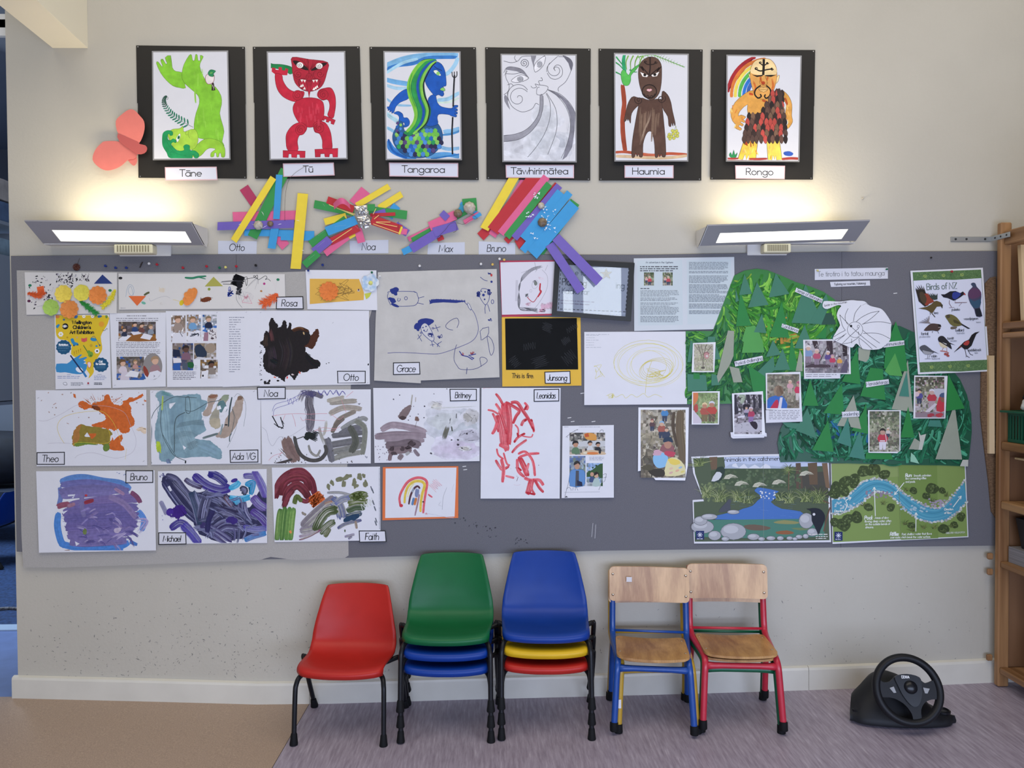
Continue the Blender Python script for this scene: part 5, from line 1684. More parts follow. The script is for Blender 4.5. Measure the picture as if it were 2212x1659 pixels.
for q in (P('1560,510 1690,495 1705,570 1690,610 1590,610'), P('1590,620 1680,605 1720,630 1745,710 1650,748 1610,690')):
 q = [T(*p) for p in q]
 cxy = (sum(p[0] for p in q)/len(q), sum(p[1] for p in q)/len(q))
 rows = []
 rf = random.Random(5)
 for lv in range(5):
  t = lv/4
  n = len(q)*4
  row = []
  for i in range(n+1):
   a, b = q[(i//4) % len(q)], q[(i//4+1) % len(q)]
   u = (i % 4)/4
   x, y = a[0]+(b[0]-a[0])*u, a[1]+(b[1]-a[1])*u
   x, y = cxy[0]+(x-cxy[0])*(1-t), cxy[1]+(y-cxy[1])*(1-t)
   row.append(tuple(on_wall(x, y, z+(.001 if lv == 0 else .006*(1-(1-t)**2)+rf.uniform(-.0022, .0022)))))
  row[-1] = row[0]
  rows.append(row)
 MB().grid(rows).build('foil', M_foil, r, ORG[r.name])
# curled pink strip
cu = [on_wall(*T(1345+170*(i/10), 480-60*math.sin(math.pi*i/10)), z+.030*math.sin(math.pi*i/10)) for i in range(11)]
MB().grid([[tuple(p) for p in cu], [tuple(p+Vector((.004, 0, -.022))) for p in cu]]).build('curled_strip', M_strip['p'], r, ORG[r.name], smooth=True)
k = Ink(z+.0006, 9)
k.frame(*FD)
for a, b, c, d in ((1300, 490, 1560, 600), (1390, 530, 1570, 590), (1760, 690, 2040, 790), (1790, 670, 1940, 672), (1770, 640, 1820, 600), (1330, 880, 1540, 740), (1790, 675, 2010, 720), (1760, 590, 1790, 530)):
 k.line([(a, b), (c, d)], 7, 'e6c878')
for x, y, l, a in ((1360, 715, 120, -5), (1190, 810, 80, -35), (1180, 930, 100, -40), (1090, 1060, 80, -40), (1420, 770, 120, -30), (1240, 480, 30, 60), (1520, 640, 80, -70), (1560, 700, 60, 40)):
 k.line([(x, y), (x+l*math.cos(math.radians(a)), y+l*math.sin(math.radians(a)))], 5, 'c8ced8', taper=True)
k.build('straw_and_tape', r, M_ink)
wire_on(r, T, P('2025,660 2024,700 2022,760'), z, .0005)
r, T, z = collage(FE2, 'slim diagonal strip collage with a white shell at its upper end',
[('b', 610, 390, 760, 480, 30), ('g', 630, 410, 750, 400, 110), ('p', 165, 700, 590, 490, 40), ('g', 200, 710, 700, 440, 50), ('r', 415, 700, 465, 680, 40), ('t', 600, 470, 640, 410, 50), ('p', 640, 555, 770, 480, 40), ('b', 720, 520, 785, 480, 30), ('p', 345, 590, 570, 490, 80), ('b', 115, 810, 200, 770, 55), ('v', 450, 470, 500, 520, 60), ('v', 190, 780, 420, 640, 80), ('v', 385, 640, 580, 580, 80)], 3)
shell_on(r, T, 688, 430, .0225, z, M_shellw)
shell_on(r, T, 590, 478, .016, z, M_shellb)
wire_on(r, T, P('585,560 640,570 700,530 750,525 745,510 690,480'), z)
wire_on(r, T, P('410,690 480,620 520,570 570,560 580,620 550,640'), z)
r, T, z = collage(FE2, 'broad rainbow strip collage with two long purple tails, rightmost of the strip collages',
[('r', 900, 560, 780, 680, 80), ('p', 1200, 130, 880, 670, 70), ('y', 1310, 140, 960, 620, 40), ('r', 1440, 230, 1000, 720, 55), ('r', 1180, 690, 1090, 750, 80), ('g', 1590, 380, 1260, 840, 90), ('y', 1100, 115, 815, 610, 75), ('r', 1265, 140, 890, 625, 110), ('p', 1345, 165, 955, 650, 64), ('g', 1370, 225, 1005, 680, 62), ('v', 1455, 240, 1070, 690, 62), ('b', 1470, 295, 1150, 700, 80), ('b', 1545, 300, 1140, 800, 62), ('b', 1585, 400, 1220, 830, 110), ('v', 1370, 740, 1640, 1145, 76, 1), ('v', 1425, 680, 1795, 1060, 84, 1)], 4)
shell_on(r, T, 1300, 412, .0125, z, M_shellw)
shell_on(r, T, 1310, 555, .0175, z, M_shellb)
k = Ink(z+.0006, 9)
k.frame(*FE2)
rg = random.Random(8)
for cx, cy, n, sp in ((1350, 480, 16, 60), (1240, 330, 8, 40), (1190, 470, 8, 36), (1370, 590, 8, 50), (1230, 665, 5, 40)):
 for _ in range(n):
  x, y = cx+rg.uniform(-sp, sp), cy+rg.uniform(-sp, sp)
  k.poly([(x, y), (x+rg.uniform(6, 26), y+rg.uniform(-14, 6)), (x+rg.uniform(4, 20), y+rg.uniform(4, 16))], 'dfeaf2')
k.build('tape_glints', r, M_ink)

# name cards under the collages
def name_card(q, face, text, h, w, label, group='handwritten name cards', border=0, rot=0, dy=0, sx=1.0, slant=.12, color='17171b', mt=None):
 o = sheet('name_card', q, face, mt or M_labelpaper, label, 'card', group)
 k = Ink(face, 5)
 if border:
  k.border(q, border, '17191d')
 cx, cy = sum(p[0] for p in q)/4, sum(p[1] for p in q)/4
 k.text(text, cx-h*slant*.3, cy+h*.45+dy, h, w, color, slant=slant, rot=rot, anchor='m', sx=sx)
 k.build('lettering', o)
 return o
M_nc = mat('pale_blue_card', 'c9cdda', rough=.5)
for q, t, lab in (([(471, 520), (555, 521), (554, 550), (471, 549)], 'Otto', 'plain white name card below the leftmost strip collage'),
    ([(755, 520), (839, 518), (839, 547), (756, 548)], 'Noa', 'plain white name card below the foil strip collage'),
    ([(925, 525), (1004, 523), (1004, 551), (923, 551)], 'Max', 'plain white name card below the slim diagonal strip collage'),
    ([(1034, 521), (1113, 525), (1113, 551), (1034, 550)], 'Bruno', 'plain white name card below the broad rainbow strip collage')):
 name_card(q, Sheet(.0012), t, 15, 1.4, lab, 'plain name cards below the strip collages', mt=M_nc, slant=.12, sx=.86)

# drawing pins left in the notice board
PINC = {'r': 'a81e30', 'b': '16307c', 'w': 'd9d9da', 'y': 'd8cf7a', 'k': '15161a', 'g': '12644a', 'o': 'd8b45c'}
WORD = {'r': 'red', 'b': 'blue', 'w': 'white', 'y': 'yellow', 'k': 'black', 'g': 'green', 'o': 'amber'}
def pin(px, py, c, label, off=.012, s=1.0):
 p = on_wall(px, py, off)
 M = Matrix.Rotation(math.radians(90), 3, 'X')
 o = MB().lathe([(.0030*s, 0), (.0034*s, .001), (.0030*s, .002), (.0026*s, .006*s), (.0050*s, .0085*s), (.0054*s, .0105*s), (.0040*s, .012*s)], 12, p, M).build('push_pin', mat('pin_'+WORD[c], PINC[c], rough=.3), None, p, smooth=True, angle=.7)
 return tag(o, label, 'pin', 'push pins in the notice board')
for px, py, c, lab in ((230, 575, 'b', 'leftmost of the row of three blue pins under the left lamp'), (252, 579, 'b', 'middle one of three blue pins under the left lamp'), (275, 579, 'b', 'rightmost of the row of three blue pins under the left lamp'),
     (324, 570, 'w', 'white pin on the felt right of the left lamp box'), (341, 572, 'r', 'red pin next to the white pin near the left lamp'), (397, 579, 'r', 'red pin above the long white paper collage, lower than its neighbours'),
     (448, 576, 'r', 'red pin between two other red pins below the purple strip'), (476, 579, 'g', 'dark green pin beside the yellow pin above the long collage'), (489, 578, 'y', 'pale yellow pin with a green one at its left'),
     (512, 576, 'r', 'red pin on the first felt seam'), (554, 574, 'k', 'black pin on the felt left of the long yellow strip'), (698, 573, 'b', 'blue pin on the felt right of the green strip end'),
     (907, 575, 'w', 'white pin on the felt above the blue drawing'), (1039, 571, 'w', 'white pin above the upper right corner of the blue drawing'), (1064, 572, 'o', 'amber pin left of the pink-edged face drawing'), (1079, 560, 'w', 'white pin at the top left corner of the pink-edged drawing'), (1089, 562, 'o', 'amber pin on the top edge of the pink-edged drawing'), (2010, 557, 'k', 'black stud on the felt above the bird poster')):
 pin(px, py, c, lab, s=.62 if c == 'k' and px > 2000 else .9)
# wire flower stuck in the top of the board
wf = root('wire_flower', 165, 577, .014, 'rust brown wire flower stuck in the top left of the notice board', 'decoration')
m = MB()
rg = random.Random(2)
for j in range(7):
 pts = []
 for i in range(17):
  a = 2*math.pi*i/16
  q = .0135*(.55+.45*math.cos(3*a+j))
  c = on_wall(165, 577, .016+.004*math.sin(2*a+j))
  pts.append((c.x+q*math.cos(a+j*.9), c.y, c.z+q*math.sin(a+j*.9)))
 m.tube(pts, .0011, 5, caps=False)
m.build('bloom', mat('rust_wire', '5a2c20', rough=.5), wf, ORG[wf.name], smooth=True)
MB().tube([tuple(on_wall(165, 575, .016)), tuple(on_wall(172, 558, .022))], .0007, 5).build('stem', M_wire, wf, ORG[wf.name])
k = on_wall(304, 572, .0125)
tag(MB().tube([tuple(k), tuple(on_wall(308, 566, .020)), tuple(on_wall(302, 578, .014))], .0018, 6).build('twig', mat('dark_twig', '2c2420', rough=.8), None, k), 'short dark twig stuck in the felt beside the white pin', 'twig')
# screw fixings and a hook on the bare wall
tag(MB().lathe([(.004, 0), (.0044, .003), (.0025, .004), (.0022, .014), (.0035, .016)], 10, on_wall(1863, 429, .0004), Matrix.Rotation(math.radians(90), 3, 'X')).build('wall_hook', mat('pale_hook', 'b4b0a8', rough=.4), None, on_wall(1863, 429, .0004)), 'small pale hook on the bare wall right of the pictures', 'hook')

# ================================================================ childrens work on the left half of the board
ZP = .0152
FF, FG, FH, FI, FJ, FK = (20, 540, 4.8087), (440, 540, 5.185), (20, 820, 3.95), (540, 820, 3.95), (800, 560, 4.424), (1020, 820, 4.424)
M_cream = mat('creamy_paper', 'd9d6d2', rough=.75, noise=.015, scale=14)
M_yel = card('ddb13a')
M_redc = card('a83350')
M_org = card('d9713a')
def painting(q, frame, label, art, seed=1, m=None, paper=None, group='childrens paintings on the notice board', cat='painting', z=ZP, ky=.000012, name='painting', child='paint_marking'):
 fa = Sheet(z, q[0][1], ky)
 o = sheet(name, q, fa, paper or M_paper, label, cat, group)
 k = Ink(fa, seed)
 k.clip = (max(q[0][0], q[3][0]), max(q[0][1], q[1][1]), min(q[1][0], q[2][0]), min(q[2][1], q[3][1]))
 k.frame(*frame)
 art(k)
 pm = k.build(child, o, m or M_paint)
 if child == 'paint_marking':
  pm['kind'] = 'stuff'
 return o, fa
def staple(k, *pts):
 for x, y in pts:
  k.line([(x, y), (x+14, y-8)], 3, '8a8a90')

# ---- three collages along the top
def flower(r, x, y, rad, c, fa, n, lift=.004, cut=None, seed=1):
 """a cloth flower: petals of its own, cupped around the middle"""
 rr = random.Random(seed)
 mt = mat('petal_'+c, hexc(c, 1.05), rough=.7, noise=.08, scale=160, bump=.3)
 fl = root_child('flower', r)
 for i in range(n):
  a = 2*math.pi*i/n+rr.uniform(-.08, .08)
  if cut and not (cut[0] < math.degrees(a) % 360 < cut[1]):
   continue
  w = rad*math.sin(math.pi/n)*1.15
  rows = []
  for t in (0, .3, .62, .86, 1.0):
   hw = w*(.35, .75, 1.05, .85, .25)[int(round({0: 0, .3: 1, .62: 2, .86: 3, 1.0: 4}[t]))]
   row = []
   for u in (-1, -.5, 0, .5, 1):
    rx, ry = rad*t, hw*u
    px, py = x+rx*math.cos(a)-ry*math.sin(a), y+rx*math.sin(a)+ry*math.cos(a)
    row.append(tuple(on_wall(px, py, fa+.001+lift*(t*.9+.25*abs(u))+.0006*(i % 2))))
   rows.append(row)
  MB().grid(rows).build('petal', mt, fl, ORG[fl.name], smooth=True)
 return fl
def root_child(name, r):
 o = bpy.data.objects.new(name, None)
 o.empty_display_size = .01
 COL.objects.link(o)
 o.parent = r
 ORG[o.name] = ORG[r.name]
 return o
def feather(r, pts, w, c, fa, seed):
 """a fluffy feather: many fine barbs along a bent shaft"""
 rr = random.Random(seed)
 mt = mat('feather_'+c, hexc(c, 1.05), rough=.8, noise=.1, scale=200)
 p = smooth_pts(P(pts), 10)
 m = MB()
 for i in range(1, len(p)-1):
  for s in (-1, 1):
   for _ in range(5):
    dx, dy = p[i+1][0]-p[i-1][0], p[i+1][1]-p[i-1][1]
    L = math.hypot(dx, dy)
    a = math.atan2(dy, dx)+s*rr.uniform(.2, 1.35)
    l = w*rr.uniform(.45, 1.2)*min(1, .45+i/len(p)*1.2)
    q = (p[i][0]+l*math.cos(a), p[i][1]+l*math.sin(a))
    n = (-math.sin(a)*.6, math.cos(a)*.6)
    z0_, z1_ = fa+.0015, fa+.0015+rr.uniform(0, .005)
    m.add([on_wall(p[i][0]-n[0], p[i][1]-n[1], z0_), on_wall(p[i][0]+n[0], p[i][1]+n[1], z0_), on_wall(q[0]+n[0]*.5, q[1]+n[1]*.5, z1_), on_wall(q[0]-n[0]*.5, q[1]-n[1]*.5, z1_)], [(0, 1, 2, 3)])
 m.tube([tuple(on_wall(a, b, fa+.002)) for a, b in p], .0006, 5)
 m.build('feather', mt, r, ORG[r.name], fix=False)
FP = lambda f, x, y: (f[0]+x/f[2], f[1]+y/f[2])
q = [(53, 588), (253, 589), (252, 677), (57, 680)]
c1 = sheet('collage', q, Sheet(.0165), M_cream, 'white collage of cloth flowers, feathers and dark glitter scraps', 'collage', 'flower collages along the top of the board')
k = Ink(.0165, 4).frame(*FF)
for x0, y0, x1, y1, n in ((490, 240, 660, 400, 90), (680, 250, 830, 320, 34), (240, 270, 400, 350, 14), (360, 410, 450, 520, 26), (180, 500, 300, 620, 8), (200, 330, 470, 400, 6)):
 for _ in range(n):
  x, y = k.r.uniform(x0, x1), k.r.uniform(y0, y1)
  a, l = k.r.uniform(0, 6.3), k.r.uniform(5, 17)
  k.poly([(x+l*math.cos(a), y+l*math.sin(a)), (x+l*.5*math.cos(a+1.6), y+l*.5*math.sin(a+1.6)), (x-l*math.cos(a), y-l*math.sin(a)), (x+l*.4*math.cos(a-1.7), y+l*.4*math.sin(a-1.7))], k.r.choice(('14141c', '14141c', '2a2038', '3a2440', 'b8b4bc', '1c1c28')))
for x, y, c in ((215, 368, '2a7a58'), (1047, 420, '2a7a58'), (205, 530, '5c2848')):
 k.ell(x, y, 18, 14, c)
k.line('290,590 345,575', 3, 'b0b0b8')
k.build('glitter_scraps', c1, M_ink)['kind'] = 'stuff'
sheet('paper_triangle', [FP(FF, *p) for p in ((968, 255), (1072, 350), (880, 350))], .0172, card('1c3474'), parent=c1)
sheet('paper_square', [FP(FF, *p) for p in ((285, 385), (355, 372), (370, 462), (300, 470))], .0172, card('e0622c'), parent=c1)
for x, y, rd, c, n in ((562, 455, 92, 'e8cf52', 10), (752, 445, 86, 'dcd04e', 7), (918, 470, 98, 'e2853c', 12), (432, 597, 86, 'a4c85a', 8), (622, 615, 98, 'df8a42', 12)):
 px, py = FP(FF, x, y)
 flower(c1, px, py, rd/4.8, c, .0172, n, seed=x)
for pts, w, c in (('59,633 70,636 84,638 92,632', 9, 'e0622c'), ('172,650 182,658 195,667 208,677', 8, '2c9440'), ('249,625 243,637 234,652 222,662', 8, 'dfd232')):
 feather(c1, pts, w, c, .0172, int(w*7))
q = [(256, 591), (615, 592), (617, 666), (257, 669)]
c2 = sheet('collage', q, Sheet(.0165), M_cream, 'long white collage with scribbles, triangles and an orange feather', 'collage', 'flower collages along the top of the board')
k = Ink(.0165, 5).frame(*FF)
k.line('1210,485 1225,400 1250,360 1285,380 1295,440 1270,475 1240,440 1240,400 1265,380 1290,470', 3, '7a98b4', 4).line('1455,500 1470,530 1540,500 1620,480 1670,500', 3, 'a8a8b0', 4)
k.scrib(1585, 415, 26, 30, 9, 2.5, 'd8b878', 100).scrib(1580, 560, 22, 16, 6, 2, 'c8c0b8').line('1700,515 1760,530 1800,560', 3, 'd8c040')
k.ell(1790, 548, 22, 30, 'd8c028', 20).ell(1155, 292, 20, 14, '1c1c20').ell(1395, 550, 24, 14, '6cae98', 20)
k.brush('1400,470 1430,450 1455,440', 22, '5a5c3a', 4)
k.brush('1825,288 1900,292 1960,280 2045,272', 20, '2e7c5c', 6).brush('1960,282 2040,300', 10, '2e7c5c', 3)
k.ell(2076, 407, 15, 15, '8a9a3c', n=14)
k.ell(2045, 515, 60, 24, '7a3c1e', -12, 16, .1)
for i in range(6):
 k.line([(1995+i*18, 500+((i % 2)*6)), (1985+i*18, 540)], 5, '3c1a10')
k.line('1985,520 1990,490', 3, '3c1a10').line('2090,490 2115,500', 3, '3c1a10').text('R', 1158, 612, 16, 2, '98989c').rows(1168, 600, 1220, 20, 1, 'a8a8ac', 8)
k.frame(*FG)
k.scrib(385, 345, 70, 60, 60, 10, '15151a', 20).scrib(395, 430, 34, 70, 26, 9, '1c1c24', 5).line('200,355 320,345 460,350', 7, '3c3c44').line('215,382 330,385', 6, '24242c').line('190,365 330,352', 3, '55555c')
k.line('440,320 480,300 490,340 480,400 470,330 560,310 600,280 600,320 560,300 570,285 610,330 640,320 690,290 710,310 690,330 720,325 750,350', 5, '1c1c24', 5).line('500,400 560,340 605,320 608,380', 3, '44444c', 4).line('470,440 530,380 600,330 575,440', 2, '88888e', 4)
k.scrib(300, 490, 40, 30, 22, 8, '2440a0').scrib(300, 440, 20, 30, 10, 6, '2440a0')
k.line('365,460 370,560 430,645', 3, '55555c', 4).line('400,480 440,600', 2, '88888e').scrib(410, 500, 40, 70, 12, 2, '9a9aa0')
k.line('430,580 490,500 540,600 430,585', 5, 'd88ca0').scrib(475, 535, 22, 26, 10, 6, 'd06a80').scrib(500, 520, 60, 60, 12, 2, 'b8b0b4')
k.ell(678, 378, 14, 14, 'b03c80', n=12).ell(645, 460, 16, 14, 'b0783c', n=8, rough=.3).ell(832, 332, 18, 15, '2a7a58', n=14).line('760,330 800,400 790,420', 2, 'd8c0c4').line('820,340 800,470', 2, 'c8c4c4')
k.build('pen_marking', c2, M_ink)['kind'] = 'stuff'
sheet('paper_triangle', [FP(FF, *p) for p in ((1238, 478), (1420, 478), (1328, 580))], .0172, card('dc6a32'), parent=c2)
sheet('paper_triangle', [FP(FG, *p) for p in ((110, 300), (215, 405), (12, 408))], .0172, card('a8a44c'), parent=c2)
px, py = FP(FF, 1860, 455)
flower(c2, px+12, py+11, 24, 'e2893e', .0172, 12, cut=(135, 285), seed=5)
feather(c2, '600,634 592,642 580,650 570,656', 13, 'e0622c', .0172, 9)
q = [(660, 583), (813, 584), (815, 670), (664, 668)]
c3 = sheet('collage', q, Sheet(.0165), M_paper, 'white collage with an orange cloth flower on an amber strip', 'collage', 'flower collages along the top of the board')
am = sheet('amber_strip', [FP(FG, *p) for p in ((1188, 322), (1740, 325), (1795, 480), (1792, 560), (1480, 582), (1188, 606))], .0170, card('d8aa48'), parent=c3)
k = Ink(.0171, 6).frame(*FG)
for _ in range(4):
 k.scrib(1480, 460, 230, 110, 9, 2.5, '5a4428')
k.line('1540,400 1620,480 1560,500 1600,390 1680,480', 2.5, '4a3820').ell(1735, 452, 16, 16, 'b8b0a8').ell(1735, 445, 7, 12, '5a2418', n=8)
k.build('pen_marking', c3, M_ink)
flower(c3, *FP(FG, 1400, 462), 21, 'df7a34', .0172, 14, seed=3)
fa_ = .018
bfw = root_child('flower', c3)
for i in range(5):
 a = -1.3+2*math.pi*i/5
 mt = mat('blue_white_petal', 'a8c4e0', color2='e0e6ea', rough=.7, scale=60)
 cx, cy = FP(FG, 1865, 365)
 rows = []
 for t in (0, .35, .7, 1.0):
  rows.append([tuple(on_wall(cx+19*t*math.cos(a)-u*9*(.4, 1, 1.05, .5)[[0, .35, .7, 1.0].index(t)]*math.sin(a), cy+19*t*math.sin(a)+u*9*(.4, 1, 1.05, .5)[[0, .35, .7, 1.0].index(t)]*math.cos(a), fa_+.004*t+.002*abs(u))) for u in (-1, -.4, .4, 1)])
 MB().grid(rows).build('petal', mt, bfw, ORG[bfw.name], smooth=True)
px, py = FP(FG, 1870, 370)
MB().lathe([(.009, 0), (.006, .004), (.001, .005)], 14, on_wall(px, py, fa_+.001), Matrix.Rotation(math.radians(90), 3, 'X')).build('flower_centre', mat('lemon_centre', 'd8d878', rough=.7), bfw, ORG[bfw.name], smooth=True)
sheet('leaf', [FP(FG, *p) for p in ((1800, 490), (1880, 475), (1860, 520), (1820, 552))], .0176, card('c2c848'), parent=c3)
for px, py, c, lab in ((667, 585, 'b', 'blue pin at the top left corner of the amber strip collage'), (804, 589, 'g', 'green pin on the blue and white cloth flower'), (821, 597, 'w', 'white pin just right of the blue and white cloth flower')):
 pin(px, py, c, lab, .0170, .8)

# ---- exhibition poster and three report pages
def art(k):
 k.frame(*FF)
 Y = 'd8b92c'
 k.poly('480,670 1020,670 1025,760 985,830 950,900 965,1000 960,1050 930,1100 900,1160 875,1220 880,1260 860,1300 820,1335 835,1290 800,1240 790,1150 700,1120 640,1080 650,1000 600,940 530,930 490,890 482,800', Y, 2)
 k.shape('490,1182 600,1180 650,1140 700,1110 740,1085 755,1090 720,1130 790,1110 808,1120 770,1150 800,1160 770,1180 810,1190 790,1260 740,1290 660,1285 580,1270 490,1268', '3b8ac0', None, 3, 2).ell(728, 1245, 40, 26, 'dfe2ea', 25)
 k.line('635,1095 740,1240 800,1310', 15, '1c2e58').line('770,1270 800,1320', 22, '2f78b4')
 for x, y in ((565, 1010), (952, 1192)):
  k.poly([(x+(82 if i % 2 else 74)*math.cos(i*math.pi/12), y+(78 if i % 2 else 71)*math.sin(i*math.pi/12)) for i in range(24)], '1f5478')
 k.text('Exhibition', 565, 993, 18, 6, 'e8ecf0', anchor='m', sp=1.05).rows(505, 1002, 630, 16, 2, '5c86a4', 5).rows(520, 1044, 610, 12, 1, '5c86a4', 5)
 k.text('Call', 950, 1168, 18, 6, 'e8ecf0', anchor='m').text('for entries', 950, 1192, 18, 6, 'e8ecf0', anchor='m').rows(905, 1205, 1000, 16, 2, '5c86a4', 5)
 k.ell(582, 793, 32, 32, '15151a', n=26).text('9th', 582, 803, 24, 6, 'e8e8e8', rot=-18, anchor='m')
 for s, y in (('Wellington', 768), ("Children's", 819), ('Art Exhibition', 870)):
  k.text(s, 757, y, 33, 8.5, '18181c', anchor='m', sx=.98, sp=1.10)
 k.poly('635,930 665,918 680,955 712,965 715,985 668,990', '2f86b8', 2).ell(672, 992, 9, 9, '1c5478').ell(712, 985, 8, 8, '1c5478')
 k.poly('748,915 775,920 808,908 808,945 778,958 750,950', 'cf5a58').line('776,920 778,958', 3, 'a03c40')
 k.ell(875, 930, 34, 18, '2f86b8', 10).line('845,920 880,895 910,940 935,990', 4, '2a5a78', 4).ell(940, 990, 8, 9, '2a5a78').ell(906, 998, 12, 9, '2f86b8')
 k.line('770,990 820,1070', 9, '4a7a38').ell(845, 1085, 26, 30, '6c9c3c', 20).ell(825, 1060, 18, 18, '6c9c3c').ell(848, 1098, 9, 9, '4a6a2c')
 for x, y, c, r in ((535, 875, 'e6e6ea', 12), (912, 1050, 'e6e6ea', 12), (775, 690, 'e6e6ea', 8), (865, 690, 'e6e6ea', 8)):
  for i in range(6):
   k.ell(x+r*1.25*math.cos(i*1.05), y+r*1.25*math.sin(i*1.05), r, r, c, n=10)
  k.ell(x, y, r*.8, r*.8, '1c1c20' if x > 900 else 'd8c868', n=10)
 k.ell(958, 770, 28, 28, 'dc9a34').ell(850, 992, 15, 15, 'c0a030').ell(500, 690, 24, 20, 'd08040').ell(690, 690, 22, 22, '4a78a8').poly('915,690 940,665 965,690 930,705', '2f6a98', 2).poly('485,790 510,770 525,780 500,815', '2f86b8', 2).ell(1010, 690, 12, 20, '6c8c3c').ell(567, 724, 12, 10, '4a6a88').ell(603, 908, 10, 10, 'b89428').ell(705, 908, 10, 10, 'c8a878')
 for i in range(4):
  x, y = 675+i*22, 1065-i*10
  k.line([(x, y), (x+4, y+24)], 4, 'a8741c').ell(x, y-5, 5, 5, 'a8741c')
 k.shape('812,1170 835,1162 850,1180 845,1210 830,1225 815,1200', 'e8d4d0', 'c0404c', 4, 2).line('968,830 990,838 1012,815 1020,825', 4, '5a5a30', 3)
 k.rows(600, 1293, 640, 12, 1, '7a86a8', 5).rows(500, 1310, 740, 18, 2, '8a96bc', 6).rows(915, 1291, 965, 12, 1, '7a86a8', 5).rows(880, 1308, 1010, 17, 3, '8a96bc', 6)
 k.shape('560,1380 590,1375 600,1400 570,1400', 'dfe0e8', '2c3040', 3, 2).rows(640, 1376, 770, 13, 3, '7c8088', 6).ell(820, 1384, 10, 10, 'a82c3c').rows(805, 1398, 840, 8, 1, 'a0a0a8', 4).rows(880, 1378, 970, 14, 2, '30343c', 8, ragged=.1)
painting([(118, 681), (236, 679), (240, 838), (120, 841)], FF, 'yellow childrens art exhibition poster with a blue hand and brush', art, 3, M_ink, name='poster', cat='poster', group=None, child='print', z=.0150)
GREYP = ['6a5c54', '8c8078', '4a4444', 'b4a89c', '2f3440', 'c8c2bc']
def kid(k, x, y, s, hair, top, skin='cfa890'):
 k.shape([(x-.55*s, y+1.5*s), (x-.6*s, y+.9*s), (x-.25*s, y+.5*s), (x+.3*s, y+.5*s), (x+.6*s, y+.9*s), (x+.62*s, y+1.5*s)], top, None, 1, 2)
 k.ell(x, y, .42*s, .48*s, skin, n=14)
 k.poly([(x-.48*s, y+.15*s), (x-.5*s, y-.3*s), (x-.1*s, y-.6*s), (x+.4*s, y-.45*s), (x+.46*s, y), (x+.3*s, y-.2*s), (x-.25*s, y-.15*s)], hair, 2)
def art(k):
 k.rows(1220, 680, 1460, 20, 1, '8c8c94', 9).rows(1110, 706, 1570, 22, 2, '94949c', 8, words=14)
 k.photo(1135, 745, 1522, 945, ['5c504c', '6c6468', '4a4448', '8a8488', 'a89c90', '9c6a34'], 16)
 k.poly('1170,945 1220,890 1350,870 1480,900 1524,945', '8e5c2c', 2).poly('1138,925 1200,880 1270,890 1210,944 1140,944', 'dedee6').poly('1260,850 1360,845 1370,870 1290,885', 'd8d8e2').poly('1400,865 1490,890 1460,935 1360,915', 'dcdce4')
 kid(k, 1305, 775, 48, '3a3030', '2c4474')
 kid(k, 1375, 785, 46, '3c3430', '6c4440')
 kid(k, 1470, 800, 48, '8a7458', '86909c')
 kid(k, 1195, 830, 44, '5c4c40', '2c3248')
 k.rows(1110, 960, 1570, 17, 4, '8f8f98', 7, words=15).rows(1112, 1036, 1572, 17, 4, '8f8f98', 7, words=15)
 k.photo(1115, 1108, 1400, 1350, ['5a5450', '6c6058', '8c8480', 'a09898', '3a5a98', '2f5aa0'], 14)
 kid(k, 1180, 1175, 66, '6a4c30', 'd0c4cc')
 kid(k, 1310, 1165, 44, '9a7c58', 'b88c84')
 k.poly('1150,1350 1170,1250 1240,1270 1250,1350', 'cbc2cc').poly('1200,1310 1260,1250 1350,1270 1330,1325', 'dcdce2').poly('1340,1350 1400,1290 1420,1340', '2f5a9c').poly('1250,1349 1300,1325 1400,1349', '2f5aa0')
 k.ell(1490, 1210, 100, 138, '8a8684', n=30)
 kid(k, 1515, 1150, 84, 'a08468', '9c7c80')
 k.poly('1400,1200 1440,1250 1450,1320 1410,1300 1392,1240', '8a3c30', 2).poly('1430,1340 1460,1270 1540,1250 1582,1275 1540,1330 1490,1348', 'd8d8e0').line('1500,1300 1512,1310 1500,1320', 4, '2c3040')
 staple(k, (1090, 1410), (1560, 660))
painting([(237, 677), (358, 675), (358, 835), (243, 838)], FF, 'printed report page with a wide photo of children drawing at a round table', art, 5, M_ink, name='report_page', cat='paper', group='printed report pages', child='print', z=.0148)
